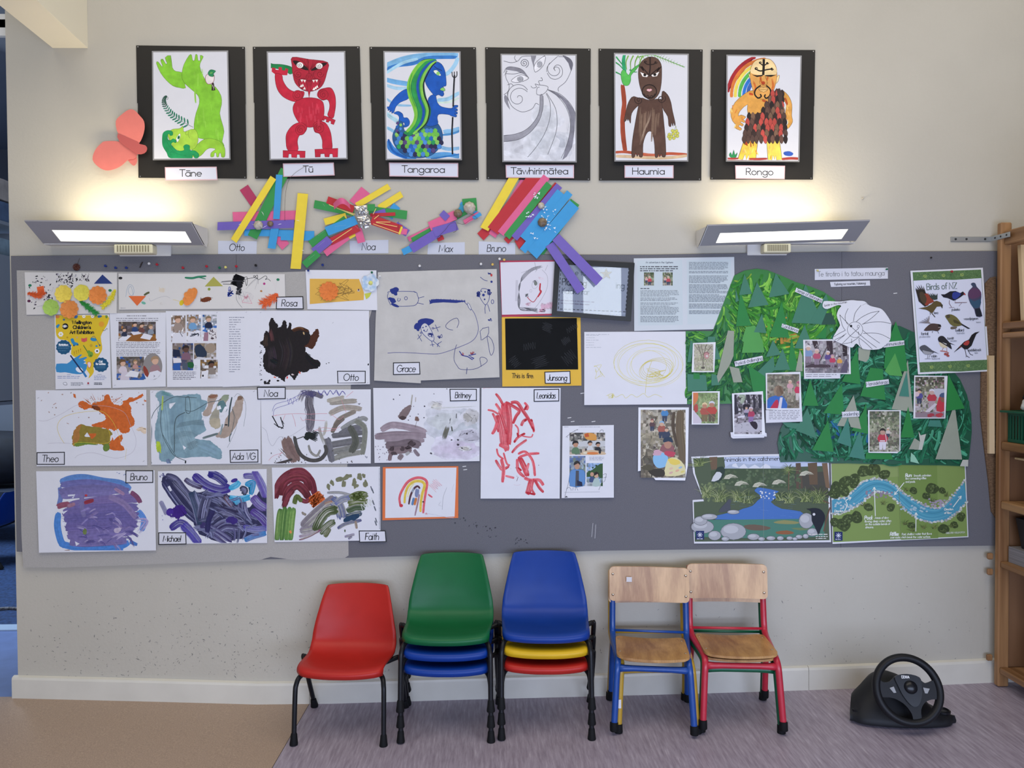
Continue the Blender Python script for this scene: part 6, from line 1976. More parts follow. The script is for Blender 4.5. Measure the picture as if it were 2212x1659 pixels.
def art(k):
 for x0, y0, x1, y1, pal, n in ((1682, 680, 1830, 955, ['7a6c60', '8c7c70', 'a09088', 'd4d4dc', 'e0e0e6'], 8), (1845, 672, 1990, 948, ['8a7868', '9a8c80', '7c8ca0', 'c8ccd8', 'e0e0e6'], 8), (2008, 672, 2155, 945, ['a0a4a8', '8c94a0', '3a6ab0', 'c8c8d0', 'd8d8de'], 8),
       (1695, 968, 1910, 1250, ['7c7068', '6c6460', '8c8488', '4a4a60', '30508c'], 10), (1920, 968, 2150, 1135, ['8c7c68', '6c6458', 'a8a098', 'b8b4b8'], 10), (1985, 1140, 2165, 1335, ['8a6c40', '6a5c50', '9c948c', 'd0d0d4'], 9)):
  k.photo(x0, y0, x1, y1, pal, n)
 kid(k, 1752, 725, 72, '7a5c44', '9a8a80')
 k.poly('1690,955 1700,880 1780,855 1830,880 1830,955', 'd8d8e0').line('1770,850 1800,900', 6, '3c3440')
 kid(k, 1905, 725, 64, '8a6c4c', '6f9cc4')
 k.poly('1850,945 1860,850 1980,850 1990,945', 'dcdce4').scrib(1925, 880, 50, 20, 10, 6, '2c3444')
 kid(k, 2070, 720, 60, '8a7458', '1c2440')
 k.poly('2025,860 2080,850 2070,945 2015,945', '9a7484').poly('2070,850 2100,815 2155,810 2155,945 2065,945', 'd8d4d6').specks(2080, 830, 2150, 930, 26, 4, 9, '4a3c44')
 kid(k, 1835, 1030, 72, '2a2020', '7c5c6c', '5c4034')
 k.poly('1700,1120 1780,1125 1790,1170 1705,1175', 'dcd8dc').poly('1705,1180 1780,1170 1770,1250 1705,1250', '2c58a0').poly('1840,1175 1910,1165 1912,1225 1850,1215', '1f5a34', 2).poly('1800,1180 1850,1170 1860,1245 1805,1245', '4a5464').poly('1700,1030 1770,1040 1780,1110 1700,1110', '1c2440')
 k.poly('1930,1000 1985,980 2040,1040 2050,1100 1960,1120 1930,1060', '263448', 2).ell(2090, 1020, 56, 50, '9a8a78').poly('1925,1135 1960,1110 2060,1120 2140,1135', 'cacad0')
 kid(k, 2100, 1190, 66, '1c1618', '8a8078', '6a4a3a')
 k.poly('1990,1335 2000,1260 2070,1250 2060,1335', 'dedee4').ell(2012, 1306, 9, 12, '24242c')
 k.rows(1700, 1265, 1940, 18, 5, '80808a', 8, words=9).rows(1925, 1200, 1955, 16, 3, 'a0a0a8', 5, words=2)
 staple(k, (1625, 1388), (2150, 655))
painting([(358, 672), (477, 672), (481, 835), (361, 836)], FF, 'printed report page with six small rounded photos of children', art, 6, M_ink, name='report_page', cat='paper', group='printed report pages', child='print', z=.0150)
def art(k):
 k.rows(285, 752, 468, 26.8, 1, '7c8090', 8, words=6).rows(285, 779, 415, 26.4, 23, '868a98', 7, ragged=.55, skew=0, words=3)
 staple(k, (470, 700))
painting([(477, 672), (559, 671), (561, 833), (481, 836)], FG, 'printed report page with a single column list of names', art, 7, M_ink, name='report_page', cat='paper', group='printed report pages', child='print', z=.0152)

# ---- dark brown painting
def art(k):
 D = '1c1617'
 k.rag = 3.2
 k.poly('735,800 770,757 800,800 830,840 835,870 870,850 890,795 915,790 930,830 935,880 960,815 985,830 985,890 1050,865 1110,870 1170,905 1195,960 1190,1030 1140,1090 1150,1150 1210,1210 1290,1240 1308,1290 1270,1325 1200,1340 1140,1370 1080,1370 1050,1400 1020,1455 990,1430 960,1400 920,1430 905,1475 870,1450 830,1420 790,1410 740,1380 690,1350 670,1290 665,1200 690,1130 670,1080 630,1040 670,1000 680,940 700,905 735,920', D, 3)
 k.poly('1260,885 1290,900 1290,970 1270,1020 1240,1080 1210,1110 1165,1090 1130,1085 1180,1030 1195,960 1230,930', '4a2716', 3)
 k.brush('1000,905 1080,880 1170,910', 40, '3c2214', 8, .25).brush('990,895 1060,870 1120,885', 16, '6a4226', 5)
 k.brush('745,1090 770,1200 760,1330', 90, '2a2428', 12, .25, c2='3a3138', solid=False).brush('900,1000 940,1150 900,1350', 120, '221c1e', 12, .2, c2='30282a', solid=False).brush('700,950 690,1030 700,1080', 50, '2c201c', 8, .3, c2='46362a')
 k.brush('740,890 760,960 770,1020', 40, '3c2426', 7, .3, c2='6c4040', solid=False).brush('1150,1180 1230,1270 1290,1290', 60, '101014', 6, .2).brush('750,1220 830,1260', 60, '120f12', 6, .2, solid=False)
 for x, y, c in ((795, 1425, 'd86040'), (935, 1430, 'd84c48'), (1075, 1372, 'dc5c48'), (995, 1395, 'c8b8b8'), (1120, 932, 'c8a878')):
  k.ell(x, y, 16, 8, c, k.r.uniform(0, 90), 8, .3)
 k.blot(700, 1490, 28, 24, '1a1618', 12, .3).ell(735, 1468, 12, 18, '1a1618', 30).ell(832, 1464, 16, 10, '1a1618').specks(625, 1080, 650, 1500, 22, 3, 9, '3a3438').specks(1340, 1260, 1450, 1305, 3, 4, 6, '24242a').ell(1845, 1282, 9, 12, '24242a', 30)
 k.line('1200,1180 1140,1150', 6, '1c1618')
 staple(k, (630, 705), (1440, 820), (1830, 1490))
painting([(558, 671), (797, 671), (799, 830), (561, 834)], FG, 'white sheet with a large dark brown painted mass', art, 8)
# ---- blue felt pen drawing on grey paper
def art(k):
 B = '1f2f7c'
 k.line('195,440 165,370 170,330 190,310 415,310 450,345 460,390 440,430 400,445 280,450 220,430', 5, B, 4).line('455,372 515,357', 5, B).line('450,418 510,430', 5, B).line('415,305 430,320', 5, B)
 k.blot(230, 300, 40, 32, B, 16, .14).ell(240, 330, 20, 16, B, 30).blot(210, 392, 36, 24, B, 14, .2, 15).ell(235, 440, 42, 13, B, 22).line('265,370 260,395 275,400 288,385 280,375', 5, B, 3).ring(340, 373, 14, 15, 5, B).ell(212, 357, 4, 4, 'b8b060')
 pts = []
 for i in range(70):
  t = i/69
  pts.append((565+t*340, 402+(16 if i % 2 else -16)*k.r.uniform(.6, 1.2)*(1-t*.55)-6*math.sin(t*3)))
 k.line(pts, 9, B)
 k.poly('565,430 580,385 640,380 760,385 890,398 900,405 820,418 700,412 600,418', B)
 k.line('890,400 940,450 990,510 1020,590 1032,670 1010,740 960,790 860,835 740,880 640,905 520,902 400,895 250,892 165,897', 5, '4a4a86', 5).line('890,400 930,440 960,490', 4, B).ell(945, 450, 8, 34, 'c9c8c8', -25).ring(945, 450, 11, 36, 3.5, B, -25)
 k.line('825,815 808,870 800,960 830,1020 860,1050 940,1055 1010,1045 1060,1020 1110,985 1115,960 1090,940 1048,945 1060,1025', 5, '3a3c74', 4).line('925,1035 918,1098', 6, '3a3c74')
 k.line('1060,290 1040,330 1050,370 1090,430 1110,430 1135,380 1138,310 1110,285 1075,280', 5, B, 4, closed=True).scrib(1035, 330, 18, 26, 14, 8, B).scrib(1140, 312, 18, 26, 12, 8, B)
 for x, y, r_ in ((1062, 306, 6), (1097, 312, 8), (1081, 342, 13), (1092, 383, 8), (1158, 215, 11)):
  k.ell(x, y, r_, r_, B)
 k.line('1100,432 1095,470 1098,520', 5, B).line('1120,430 1132,465 1142,500', 5, B).ring(1167, 406, 12, 19, 5, B).line('1050,170 1085,197 1120,207', 5, B, 3).scrib(1138, 128, 16, 18, 9, 6, B).ell(1157, 152, 10, 14, 'b83c3c').scrib(1142, 570, 18, 26, 9, 5, B)
 k.blot(520, 605, 76, 42, B, 18, .14).blot(455, 640, 32, 46, B, 14, .2).shape('485,640 520,610 560,640 600,720 608,770 580,780 520,730 490,690', 'c4c3c4', B, 5, 4)
 for x, y in ((503, 653), (532, 642), (513, 680)):
  k.ell(x, y, 7, 7, B)
 k.line('512,672 520,690 540,688 548,665', 5, B, 3).scrib(575, 728, 26, 20, 16, 5, B).scrib(660, 738, 26, 24, 9, 5, B).ring(598, 660, 8, 8, 5, B).line('600,665 670,645', 5, B).line('620,625 650,692', 5, B).ring(484, 703, 8, 8, 5, B).line('490,720 450,765', 5, B).line('455,720 492,785', 5, B)
 k.line('585,780 598,835', 5, B).line('570,820 612,815', 5, B).line('600,780 665,838', 5, B).line('640,815 682,785', 5, B).line('640,838 650,800', 5, B)
 k.line('790,678 740,665 720,635 760,590 820,562 840,580 845,610 828,655', 5, '3a3c74', 4)
 k.line('1060,775 1048,690 1075,660 1130,648 1132,700 1118,735 1070,770', 5, '3a3c74', closed=True).line('1118,735 1160,770 1182,850 1165,910 1145,905 1125,800', 5, '3a3c74', 4, closed=True)
 k.scrib(875, 903, 18, 14, 9, 5, 'a03c40').scrib(975, 900, 24, 14, 10, 5, 'a04048').line('850,878 880,920 930,930 975,960 990,950 940,920 1010,905', 9, '2c3484')
paper_g = mat('grey_sugar_paper', 'c3c1bd', rough=.85, noise=.06, scale=16, bump=.9, bscale=26)
q = [(816, 588), (940, 584), (1073, 581), (1076, 700), (1079, 815), (909, 822), (909, 828), (808, 822), (811, 700)]
fa = Sheet(.0150, 585, .00001)
o = sheet('drawing', q, fa, paper_g, 'grey crumpled sheet drawn on with blue felt pen figures', 'drawing')
k = Ink(fa, 11).frame(*FJ)
art(k)
k.build('pen_lines', o, M_ink)
# ---- pencil face on a pink-edged card, black sheet on yellow card
o = sheet('drawing', [(1079, 563), (1197, 562), (1194, 681), (1084, 685)], Sheet(.0150), M_redc, 'pencil face drawing on paper edged in deep pink', 'drawing')
k = Ink(.0150, 12).frame(*FJ)
k.poly('1243,30 1762,22 1735,520 1258,530', 'd6d4de')
for i in range(9):
 d = i*4
 k.line([(1640+k.r.uniform(-20, 10), 62+d*.6), (1540, 85+d), (1450+d*.4, 160+d), (1432-d*.5, 260), (1408+d*.8, 390), (1435, 480+k.r.uniform(-14, 8)), (1590, 490+k.r.uniform(-18, 12))], 2.5, '6a6a72', 4)
for i in range(8):
 k.line([(1440+i*24, 130-i*9), (1640-i*9, 60+i*9)], 2, '8a8a92').line([(1430+i*3, 460), (1600, 470+i*6)], 2.5, '55555c').line([(1390+i*3, 200), (1385+i*3, 400)], 1.5, 'b0aeb8')
k.line('1640,100 1690,160 1692,260 1660,340 1610,420 1570,470', 2.5, '8a8a92', 4).line('1695,55 1670,110', 2.5, '8a8a92').line('1570,30 1585,100', 2.5, '7a7a82')
k.ring(1575, 240, 28, 42, 2.5, '9a9aa2', 20).ell(1580, 230, 16, 22, '747a74').scrib(1495, 345, 14, 16, 14, 4, '55595c').ring(1533, 302, 11, 13, 2, '9a9aa2').scrib(1565, 215, 30, 14, 8, 3, '6a6a72')
k.line('1500,362 1530,395 1560,408 1590,370 1625,310', 7, 'b04050', 3).brush('1625,230 1620,290 1632,310 1600,360', 16, 'b8303c', 6, .15)
k.scrib(1510, 430, 30, 18, 14, 5, 'd8b4c4').scrib(1690, 450, 40, 60, 26, 5, 'd8b0c4', 80).scrib(1640, 490, 40, 20, 14, 5, 'd4a0b8').scrib(1635, 180, 26, 14, 8, 4, 'dcc4d0')
k.build('pencil_drawing', o, M_ink)
fa = Sheet(.0146)
o = sheet('drawing', [(1084, 684), (1254, 686), (1256, 833), (1085, 835)], fa, M_yel, 'black scratched sheet mounted on a yellow card', 'drawing')
s_ = sheet('black_sheet', [(1091, 688), (1246, 687), (1249, 798), (1093, 799)], .0154, mat('black_sugar_paper', '121416', rough=.85, spec=.2, noise=.1, scale=20), parent=o)
k = Ink(.0154, 14).frame(*FJ)
for x, y, rx, ry, a in ((1520, 830, 40, 60, 80), (1690, 650, 60, 40, 20), (1870, 780, 40, 40, 60), (1620, 980, 90, 50, -20), (1930, 660, 30, 60, 60), (1900, 940, 70, 60, 50), (1380, 980, 50, 50, -40)):
 k.scrib(x, y, rx, ry, 12, 2, '34363a', a)
k.build('chalk_lines', s_, M_ink)['kind'] = 'stuff'
k = Ink(fa, 15).frame(*FJ)
k.text('This is fire.', 1352, 1135, 44, 6.5, '3a2c14', slant=.05, sx=.86)
k.build('lettering', o, M_ink)

# ---- painted sheets in rows
def art(k):
 O = 'c8642c'
 k.rag = 2.6
 k.poly('590,200 620,180 660,195 700,215 720,195 800,180 815,135 850,130 870,180 900,210 960,215 980,180 1040,150 1060,160 1080,150 1135,120 1140,145 1080,180 1020,200 1040,240 1040,290 1065,340 1065,390 1030,410 1020,450 960,455 930,420 900,440 870,420 830,430 800,410 730,410 705,385 760,365 810,350 820,310 790,290 760,270 700,245 650,255 600,235', O, 3)
 k.poly('890,490 930,480 960,470 970,510 945,540 985,600 920,605 860,595 850,560 870,520 880,500', O, 2)
 for _ in range(24):
  a = k.r.uniform(-2.9, -.25)
  x, y = 790+150*math.cos(a)*.9, 190+k.r.uniform(-20, 20)
  l = k.r.uniform(20, 80)
  k.line([(x, y), (x+l*math.cos(a), y+l*math.sin(a))], k.r.uniform(2, 6), 'c06a34', taper=.9)
 k.poly('545,560 540,470 580,400 620,385 700,400 780,410 850,430 880,460 860,500 855,560 850,600 810,610 800,560 740,550 660,555 590,570', '8a7a34', 3).poly('545,480 570,410 620,385 600,440 600,500 560,560 540,540', 'a8743c', 2).poly('640,480 665,450 690,490 650,488', 'dcdce4').poly('680,460 740,465 720,500 700,505', 'c8642c', 2).poly('555,540 640,530 760,555 640,555 580,575', '6c8638', 2).ell(828, 580, 28, 34, '68803c', 20)
 k.blot(740, 240, 34, 22, '7c3c1c', 14, .2, 20).poly('880,470 905,430 945,435 940,470 890,520', 'dcdce6')
 k.poly('545,120 565,125 570,160 550,150', 'c86a34').blot(1140, 430, 44, 26, 'dcc8b0', 14, .2)
 k.line('470,545 430,480 410,400 450,330 550,290 700,270 800,275 870,340 910,410 950,520', 3, 'd8c04a', 5).line('850,430 860,520 800,545 600,535 540,560', 3, 'd8b83c', 5).line('1000,590 990,680', 3, 'd8cc98')
 for pts in ('250,350 320,350 450,290 570,220 620,230', '700,220 850,230 980,280 1030,380 1080,500 1070,590 1020,640 900,670 720,625 600,640 560,670', '330,545 420,540 520,545'):
  k.line(pts, 2, 'b0a8b4', 5)
 k.specks(240, 110, 1160, 330, 26, 3, 8, 'a89088')
 for pts in ('375,215 400,200', '490,370 508,378', '650,170 680,200', '695,140 720,180'):
  k.line(pts, 4, '9a5c44')
 staple(k, (240, 160), (1140, 700))
 k.brush('1150,180 1172,185', 12, 'c86a34', 3)
painting([(77, 843), (316, 842), (318, 1005), (79, 1007)], FH, 'painted sheet with orange splash and olive shape', art, 20)
def art(k):
 T_ = '7c9aa6'
 k.rag = 2.2
 k.wash(1290, 130, 40, 40, '7aa8a4', 'dfe0e8', 3, .6)
 k.poly('1255,130 1300,95 1330,115 1370,120 1420,140 1500,130 1580,122 1630,130 1640,170 1690,185 1680,230 1660,270 1640,290 1660,360 1670,400 1680,430 1640,460 1580,500 1700,520 1760,560 1810,600 1815,650 1790,680 1700,660 1600,660 1480,670 1420,660 1400,680 1360,700 1290,690 1270,600 1240,480 1250,380 1270,300 1280,200', T_, 3)
 for pts, w, c in (('1300,200 1320,350 1330,500 1360,650', 90, '8aa8b2'), ('1420,180 1430,300 1440,400', 110, '7896a4'), ('1560,160 1560,260 1540,380', 120, '84a2ac'), ('1480,420 1520,520 1560,600', 120, '88a4ae'), ('1620,560 1720,600 1790,640', 80, '82a0b0'), ('1300,110 1380,130', 30, '5f8c8e')):
  k.brush(pts, w, c, 10, .06, solid=False)
 B = 'a8978a'
 k.poly('1700,140 1760,125 1780,140 1740,220 1720,290 1690,315 1660,310 1655,280 1690,230', B, 3).poly('1800,160 1860,130 1875,150 1850,200 1800,260 1790,330 1800,400 1760,420 1710,380 1715,310 1760,240', 'a09c8c', 3)
 k.poly('1960,140 1995,150 1995,200 1980,290 1930,400 1900,450 1860,490 1800,500 1760,480 1800,440 1830,400 1850,330 1900,260 1930,190', B, 3).poly('1720,340 1790,330 1800,400 1760,415 1715,390', 'b0a690', 2)
 k.poly('1700,140 1760,128 1775,145 1720,160', '8c6450', 2).poly('1815,140 1870,130 1865,165 1820,180', '8c9880', 2).poly('1955,145 1990,145 1985,170 1950,175', '7c6454', 2)
 k.poly('1780,200 1830,180 1860,260 1800,280', '5c7c80', 2).poly('1840,230 1870,225 1820,330 1790,325', 'dfe0e6').poly('1770,230 1800,220 1810,250 1775,260', 'dfe0e6').poly('1650,310 1700,315 1690,350 1640,345', 'dcdde4')
 k.brush('1900,150 1880,260 1870,400', 14, '3c4c50', 4).brush('1650,500 1720,480 1780,460', 20, '6c7c7c', 5).brush('1800,470 1820,380', 14, '8a9a9c', 4)
 L_ = '4a5a5e'
 for pts, w in (('1210,340 1240,270 1310,200 1400,150 1500,150 1600,155', 5), ('1500,260 1560,270 1640,230 1700,195 1780,180 1810,165', 5), ('1505,155 1508,275 1545,275 1535,150 1505,155', 5), ('1500,280 1430,320 1410,400 1410,520 1408,620', 7), ('1300,250 1290,360 1310,480 1360,580 1410,650 1500,690', 5), ('1310,470 1350,540 1420,650', 4),
    ('1505,690 1503,715', 12), ('1860,580 1900,500 1940,380 1900,230', 2), ('1920,150 1950,120 2000,160 2020,250 2000,400', 2), ('1880,530 1880,490 1895,460', 8), ('1895,460 1920,330 1900,250', 4), ('1205,360 1215,440 1208,600 1215,720 1300,725 1380,728', 7)):
  k.line(pts, w, L_ if w != 12 else '22282a', 4)
 for i in range(9):
  k.line([(1450-i*3, 370+i*5), (1560, 350+i*4), (1660, 340+i*6)], 2, '5e747a').ring(1500, 520, 60+i*8, 40+i*5, 1.6, '60787e', 0, 150, 330)
 k.scrib(1560, 560, 60, 30, 12, 2, '5c7076', -25).poly('1365,205 1420,195 1375,250 1365,240', 'dfe0e6').poly('1480,560 1510,580 1490,600', 'dfe0e6').blot(1275, 575, 18, 60, 'b0c83c', 12, .2, -8).brush('1310,140 1305,260', 14, 'a8c060', 4)
 k.ell(1850, 386, 14, 6, '24282c').brush('1350,680 1370,720', 36, '6c7c98', 5)
 staple(k, (1215, 110), (2080, 105))
painting([(324, 843), (563, 842), (563, 1001), (327, 1004)], FH, 'painted sheet with grey blue wash and brown fingers', art, 21, M_wash)
def art(k):
 V = '4c449c'
 k.rag = 2
 k.brush('520,95 500,200 520,300 505,440', 70, '7c7880', 12, .2, c2='5a565e').brush('530,100 450,120 420,180', 50, '8c8890', 9, .2, solid=False).brush('500,110 580,130 620,150', 40, '6c6874', 8, .2)
 for pts, w, c in (('680,200 780,190 910,180', 44, '9a948a'), ('680,290 800,240 950,250', 50, 'a0988e'), ('660,180 760,160 800,150', 40, 'a8a296'), ('720,400 760,340 830,300 900,270', 40, '8a8278'), ('700,450 740,380 800,330', 40, '6f675e'), ('780,420 860,370 960,330 1000,345', 40, '8c8e8c'), ('760,470 860,420 990,400', 50, '6c6c72'), ('700,480 800,470 980,450', 50, '66666a'), ('680,560 800,540 960,510', 60, '6a6a6c'), ('680,620 800,600 950,560', 60, '7c7c78'), ('700,680 820,640 950,620', 50, '8c8c84'), ('660,500 680,600 700,700', 60, '6c6c72'), ('850,400 900,520 860,620', 60, '55574f'), ('900,350 980,420 960,640', 50, '7c7e74')):
  k.brush(pts, w, c, 9, .2, gap=.25)
 k.brush('310,500 340,600 400,690', 100, '7c6660', 12, .2).brush('270,580 330,640 380,690', 60, '84706a', 8, .2, solid=False)
 k.brush('380,490 400,580 440,650 520,690 600,680 650,620 640,560', 34, '4a4846', 9, .2).brush('500,560 520,620 570,650 600,600', 22, '8c8a84', 6).brush('220,720 300,700 360,680', 22, '44403f', 5).brush('590,400 600,460 640,560', 26, '9a9890', 6, solid=False).brush('650,350 640,430 620,480', 26, 'a8a69c', 6, solid=False)
 k.blot(510, 480, 44, 40, '1c2420', 16, .2).scrib(550, 480, 40, 40, 14, 6, '1c2022', 20).line('375,480 380,510 460,485', 8, '4a4a48', 3)
 for pts in ('190,270 220,210 320,180 400,140 480,100', '200,310 215,250 330,210 420,160', '320,160 330,210 345,160 365,210 380,150 400,190'):
  k.line(pts, 3, V, 5)
 for _ in range(3):
  k.line([(580+i*26, 110+(25 if i % 2 else -20)*k.r.uniform(.3, 1.1)) for i in range(10)], 3, '544c94', 5)
 for _ in range(5):
  k.scrib(500, 125, 70, 34, 12, 2.5, '4c4870')
  k.line([(500+k.r.uniform(-30, 50), 140), (490+k.r.uniform(-30, 50), 260), (510+k.r.uniform(-40, 40), 340), (500, 430)], 2.5, '4c4a58', 4)
 for pts in ('190,310 300,295 420,290 500,295 600,290 660,290', '230,300 215,310', '300,300 280,350', '360,295 380,350 390,400', '430,320 450,350 480,340 540,345 640,350', '550,440 620,410 720,420 770,400', '560,430 620,440 740,430', '160,690 200,650 280,625', '240,660 270,620', '780,170 820,280', '820,150 880,100', '700,300 760,340 800,310'):
  k.line(pts, 3, 'd08c94', 4)
 k.line('100,405 140,440 160,520 195,565 250,490 330,490 470,400', 2, '9a98a4', 4)
 k.line('190,310 240,400 285,415', 9, '1c1c20').line('260,320 285,400 265,420', 8, '1c1c20').line('205,375 250,410', 7, '1c1c20').line('275,350 290,380', 6, '1c1c20')
 k.specks(150, 600, 900, 715, 30, 3, 8, '55504e')
 for x, y in ((935, 210), (930, 320), (990, 660)):
  k.scrib(x, y, 14, 10, 6, 4, '7a7c88')
painting([(563, 842), (801, 841), (801, 1001), (566, 1003)], FI, 'painted sheet with grey brown strokes and violet scribbles', art, 22)
def art(k):
 W = 'd9dae4'
 k.rag = 2
 for x, y, rx, ry, c, n in ((1760, 400, 240, 140, 'a8b0b4', 8), (1650, 340, 140, 90, 'b4bab8', 6), (1880, 320, 80, 70, 'b0aea8', 5), (1760, 590, 220, 90, 'bcb0c4', 8), (1860, 480, 110, 60, '9c98a4', 6), (1595, 220, 60, 44, 'c4c2b8', 4), (1840, 590, 50, 24, 'c4c0b4', 3)):
  k.wash(x, y, rx, ry, c, W, n, .25)
 for pts, w, c in (('1120,430 1220,390 1400,420 1500,450', 60, '9a8c94'), ('1070,490 1250,470 1500,480', 60, '8c7e86'), ('1150,510 1300,510 1480,520', 50, '94868e'), ('1160,560 1250,560 1360,540 1450,560', 70, '6f6268'), ('1180,610 1280,600 1380,590', 60, '7a6a6e'), ('1190,690 1200,640 1240,610', 34, '7c6a6e'), ('1270,680 1300,640', 40, '84767a'), ('1400,600 1440,650', 30, '7c7078'), ('1330,640 1360,620', 26, 'a8a8a8'), ('1210,380 1240,400', 50, '9a8c94')):
  k.brush(pts, w, c, 9, .14, gap=.2)
 for x, y in ((1370, 540), (1390, 550), (1230, 630), (1300, 590), (1210, 590), (1350, 580)):
  k.blot(x, y, 22, 18, '4c4044', 12, .25)
 k.poly('1375,215 1370,260 1330,330 1300,345 1265,325 1275,290 1320,240', '7c6c6c', 3).poly('1270,320 1310,310 1335,325 1300,345', '4a3c3c', 2).blot(1425, 335, 18, 20, '7a6058', 12, .12).line('1425,350 1410,405', 3, '6a5858').brush('1385,130 1375,215', 12, 'a8a49c', 4).brush('1415,150 1412,190', 8, 'b0a8a0', 3)
 for x, y, r_ in ((1490, 227, 8), (1277, 132, 6), (1366, 312, 5), (1352, 345, 6), (1570, 122, 5), (1225, 168, 7), (1397, 228, 4), (1435, 295, 5), (1485, 325, 6), (1903, 450, 6), (1850, 462, 10), (1545, 630, 10), (1775, 555, 12), (1775, 515, 10), (1810, 585, 8), (1720, 515, 8), (1680, 80, 5)):
  k.ell(x, y, r_, r_*.8, '44404a', 20, 8, .2)
 k.line('1762,290 1760,330', 6, '3c3c40').brush('1690,400 1670,450 1655,510', 40, '6c6c60', 8, .2, solid=False).brush('1720,400 1725,440', 12, '55584f', 4)
 k.specks(1060, 560, 1180, 690, 14, 3, 7, '8a828c')
 k.brush('1540,240 1640,240 1930,230', 10, 'c4c6c4', 3, solid=False)
painting([(806, 838), (1036, 838), (1036, 996), (809, 1000)], FI, 'painted sheet with mauve grey smudges and spots', art, 23, M_wash)
def art(k):
 R_, R2 = 'c23844', 'd4525c'
 for pts, w in (('300,230 310,400 320,560 330,680', 60), ('340,220 360,400 350,620', 56), ('240,340 270,480 290,640', 46), ('260,300 300,420 330,520', 34), ('225,135 260,180 300,250', 26), ('225,230 260,280 280,330', 28), ('150,290 200,300 250,330', 20), ('195,320 230,400 250,500', 24), ('240,400 220,470 190,520', 30),
    ('320,215 400,260 450,300 420,350 390,420', 30), ('370,220 430,220 480,290 540,380 590,480', 34), ('500,220 530,260 520,290', 26), ('470,440 490,400 520,380', 30), ('560,380 580,440 590,500', 26), ('400,600 440,550 505,515', 26), ('380,700 430,640 520,575', 24), ('260,620 320,650 350,660', 40), ('235,660 250,720 300,760', 20), ('410,430 440,470 440,540', 16), ('480,540 560,550 580,520', 14),
    ('225,770 260,830 290,860 350,830', 28), ('280,760 300,860 290,980', 34), ('300,700 330,800 360,820', 20), ('430,760 440,870 500,930', 30), ('450,740 500,840 530,920', 50), ('540,800 520,870 530,900', 26), ('450,740 540,710 640,705', 26), ('440,710 510,690 580,780 600,920', 26), ('500,940 560,960 640,960 680,1010', 34), ('560,960 540,1060 520,1090', 50), ('600,960 640,1030 680,1075', 30), ('590,950 570,1040 600,1100', 24), ('320,920 400,940', 22)):
  k.brush(pts, w, R_ if k.r.random() < .45 else R2, 9, .13, c2='e08a90', gap=.28, rag=.12)
 for pts in ('500,400 520,380', '560,380 575,400', '500,515 470,530', '400,600 410,580', '440,840 470,870', '520,1080 600,1100', '520,250 500,290', '575,450 590,490', '430,510 440,550'):
  k.brush(pts, 18, 'b0202e', 4, .1)
 k.line('440,930 425,970', 4, '6a3a44').ring(430, 1000, 30, 10, 2, 'd4b0b8', 0, 0, 180).brush('105,90 130,80 190,85', 10, 'd8a0a8', 4, solid=False).specks(160, 790, 700, 950, 4, 3, 5, '7a5a64')
painting([(1040, 838), (1211, 838), (1209, 1077), (1038, 1077)], FK, 'tall sheet with red brush strokes shaped like a figure', art, 24)
def art(k):
 for pts, w, c in (('440,880 520,850 640,840 800,870 950,890 1030,940', 70, '5c84c0'), ('430,920 440,1000 420,1080', 40, '6a7cb4'), ('420,1140 410,1250 440,1380 480,1420', 60, '4c82c8'), ('430,1400 560,1430 760,1440 920,1430 1020,1390', 60, '4a80c8'), ('1100,1120 1150,1200 1130,1290', 50, '5c8acc'), ('940,1390 950,1470', 50, '4a7cc4'), ('1030,1380 1090,1410', 34, '4a74b8'),
     ('440,900 700,880 980,930', 60, '6c6ca4'), ('430,960 700,930 1020,950', 70, '6f6a9c'), ('450,1000 650,980 900,960', 50, '7a74a8'), ('500,1080 700,1040 1000,1010 1100,1020', 80, '75689c'), ('460,1140 700,1110 1090,1090', 90, '6c639a'), ('470,1200 700,1180 1100,1160', 90, '665f98'), ('480,1260 700,1250 1090,1230', 90, '6a6199'), ('500,1330 700,1320 1060,1290', 90, '746aa0'), ('520,1390 700,1390 1000,1370', 70, '756ca0'), ('620,960 620,1080 640,1170', 40, '77709f'), ('850,1000 980,1060 1080,1180', 50, '84759f')):
  k.brush(pts, w, c, 11, .13, gap=.12)
 for pts, w, c in (('410,1085 450,1070 510,1060', 50, '8c5064'), ('640,1050 720,1030', 34, '8a3444'), ('1040,960 1090,1000 1120,1050', 40, '7a4868'), ('900,930 980,980', 30, '9a7c9c'), ('500,1080 560,1060', 30, '9c7488')):
  k.brush(pts, w, c, 7, .15)
 for _ in range(46):
  x, y = k.r.uniform(520, 1040), k.r.uniform(1080, 1400)
  a = k.r.uniform(-.8, 1.0)
  l = k.r.uniform(30, 120)
  k.brush([(x, y), (x+l*.5*math.cos(a)+6, y+l*.5*math.sin(a)-8), (x+l*math.cos(a), y+l*math.sin(a))], k.r.uniform(8, 22), k.r.choice(('8a80b4', '5f5890', 'a49ac0', '564f88', '7d6f9e')), 4, .14, solid=False)
 k.line('500,990 560,985 540,1010', 14, 'd4d6e4').poly('450,1210 490,1220 480,1250 450,1240', 'd8dae6').poly('450,1130 500,1115 460,1150', 'd8dae6').poly('560,1380 600,1400 570,1420', 'd4d4e0').poly('900,1270 960,1265 930,1310 895,1300', 'b8acc4', 2)
 k.ell(645, 1297, 18, 26, '6c7c4a', 0, 12, .1).ell(655, 988, 12, 10, 'b03c44').brush('470,1465 515,1460', 20, '9a7464', 4).brush('1080,1200 1170,1210 1090,1320', 40, 'a098c0', 6, solid=False)
 k.specks(920, 780, 1000, 830, 5, 3, 8, '6a7aa8')
painting([(78, 1018), (334, 1016), (337, 1189), (84, 1194)], FH, 'painted sheet covered by a round purple and blue mass', art, 25, ky=.00004)
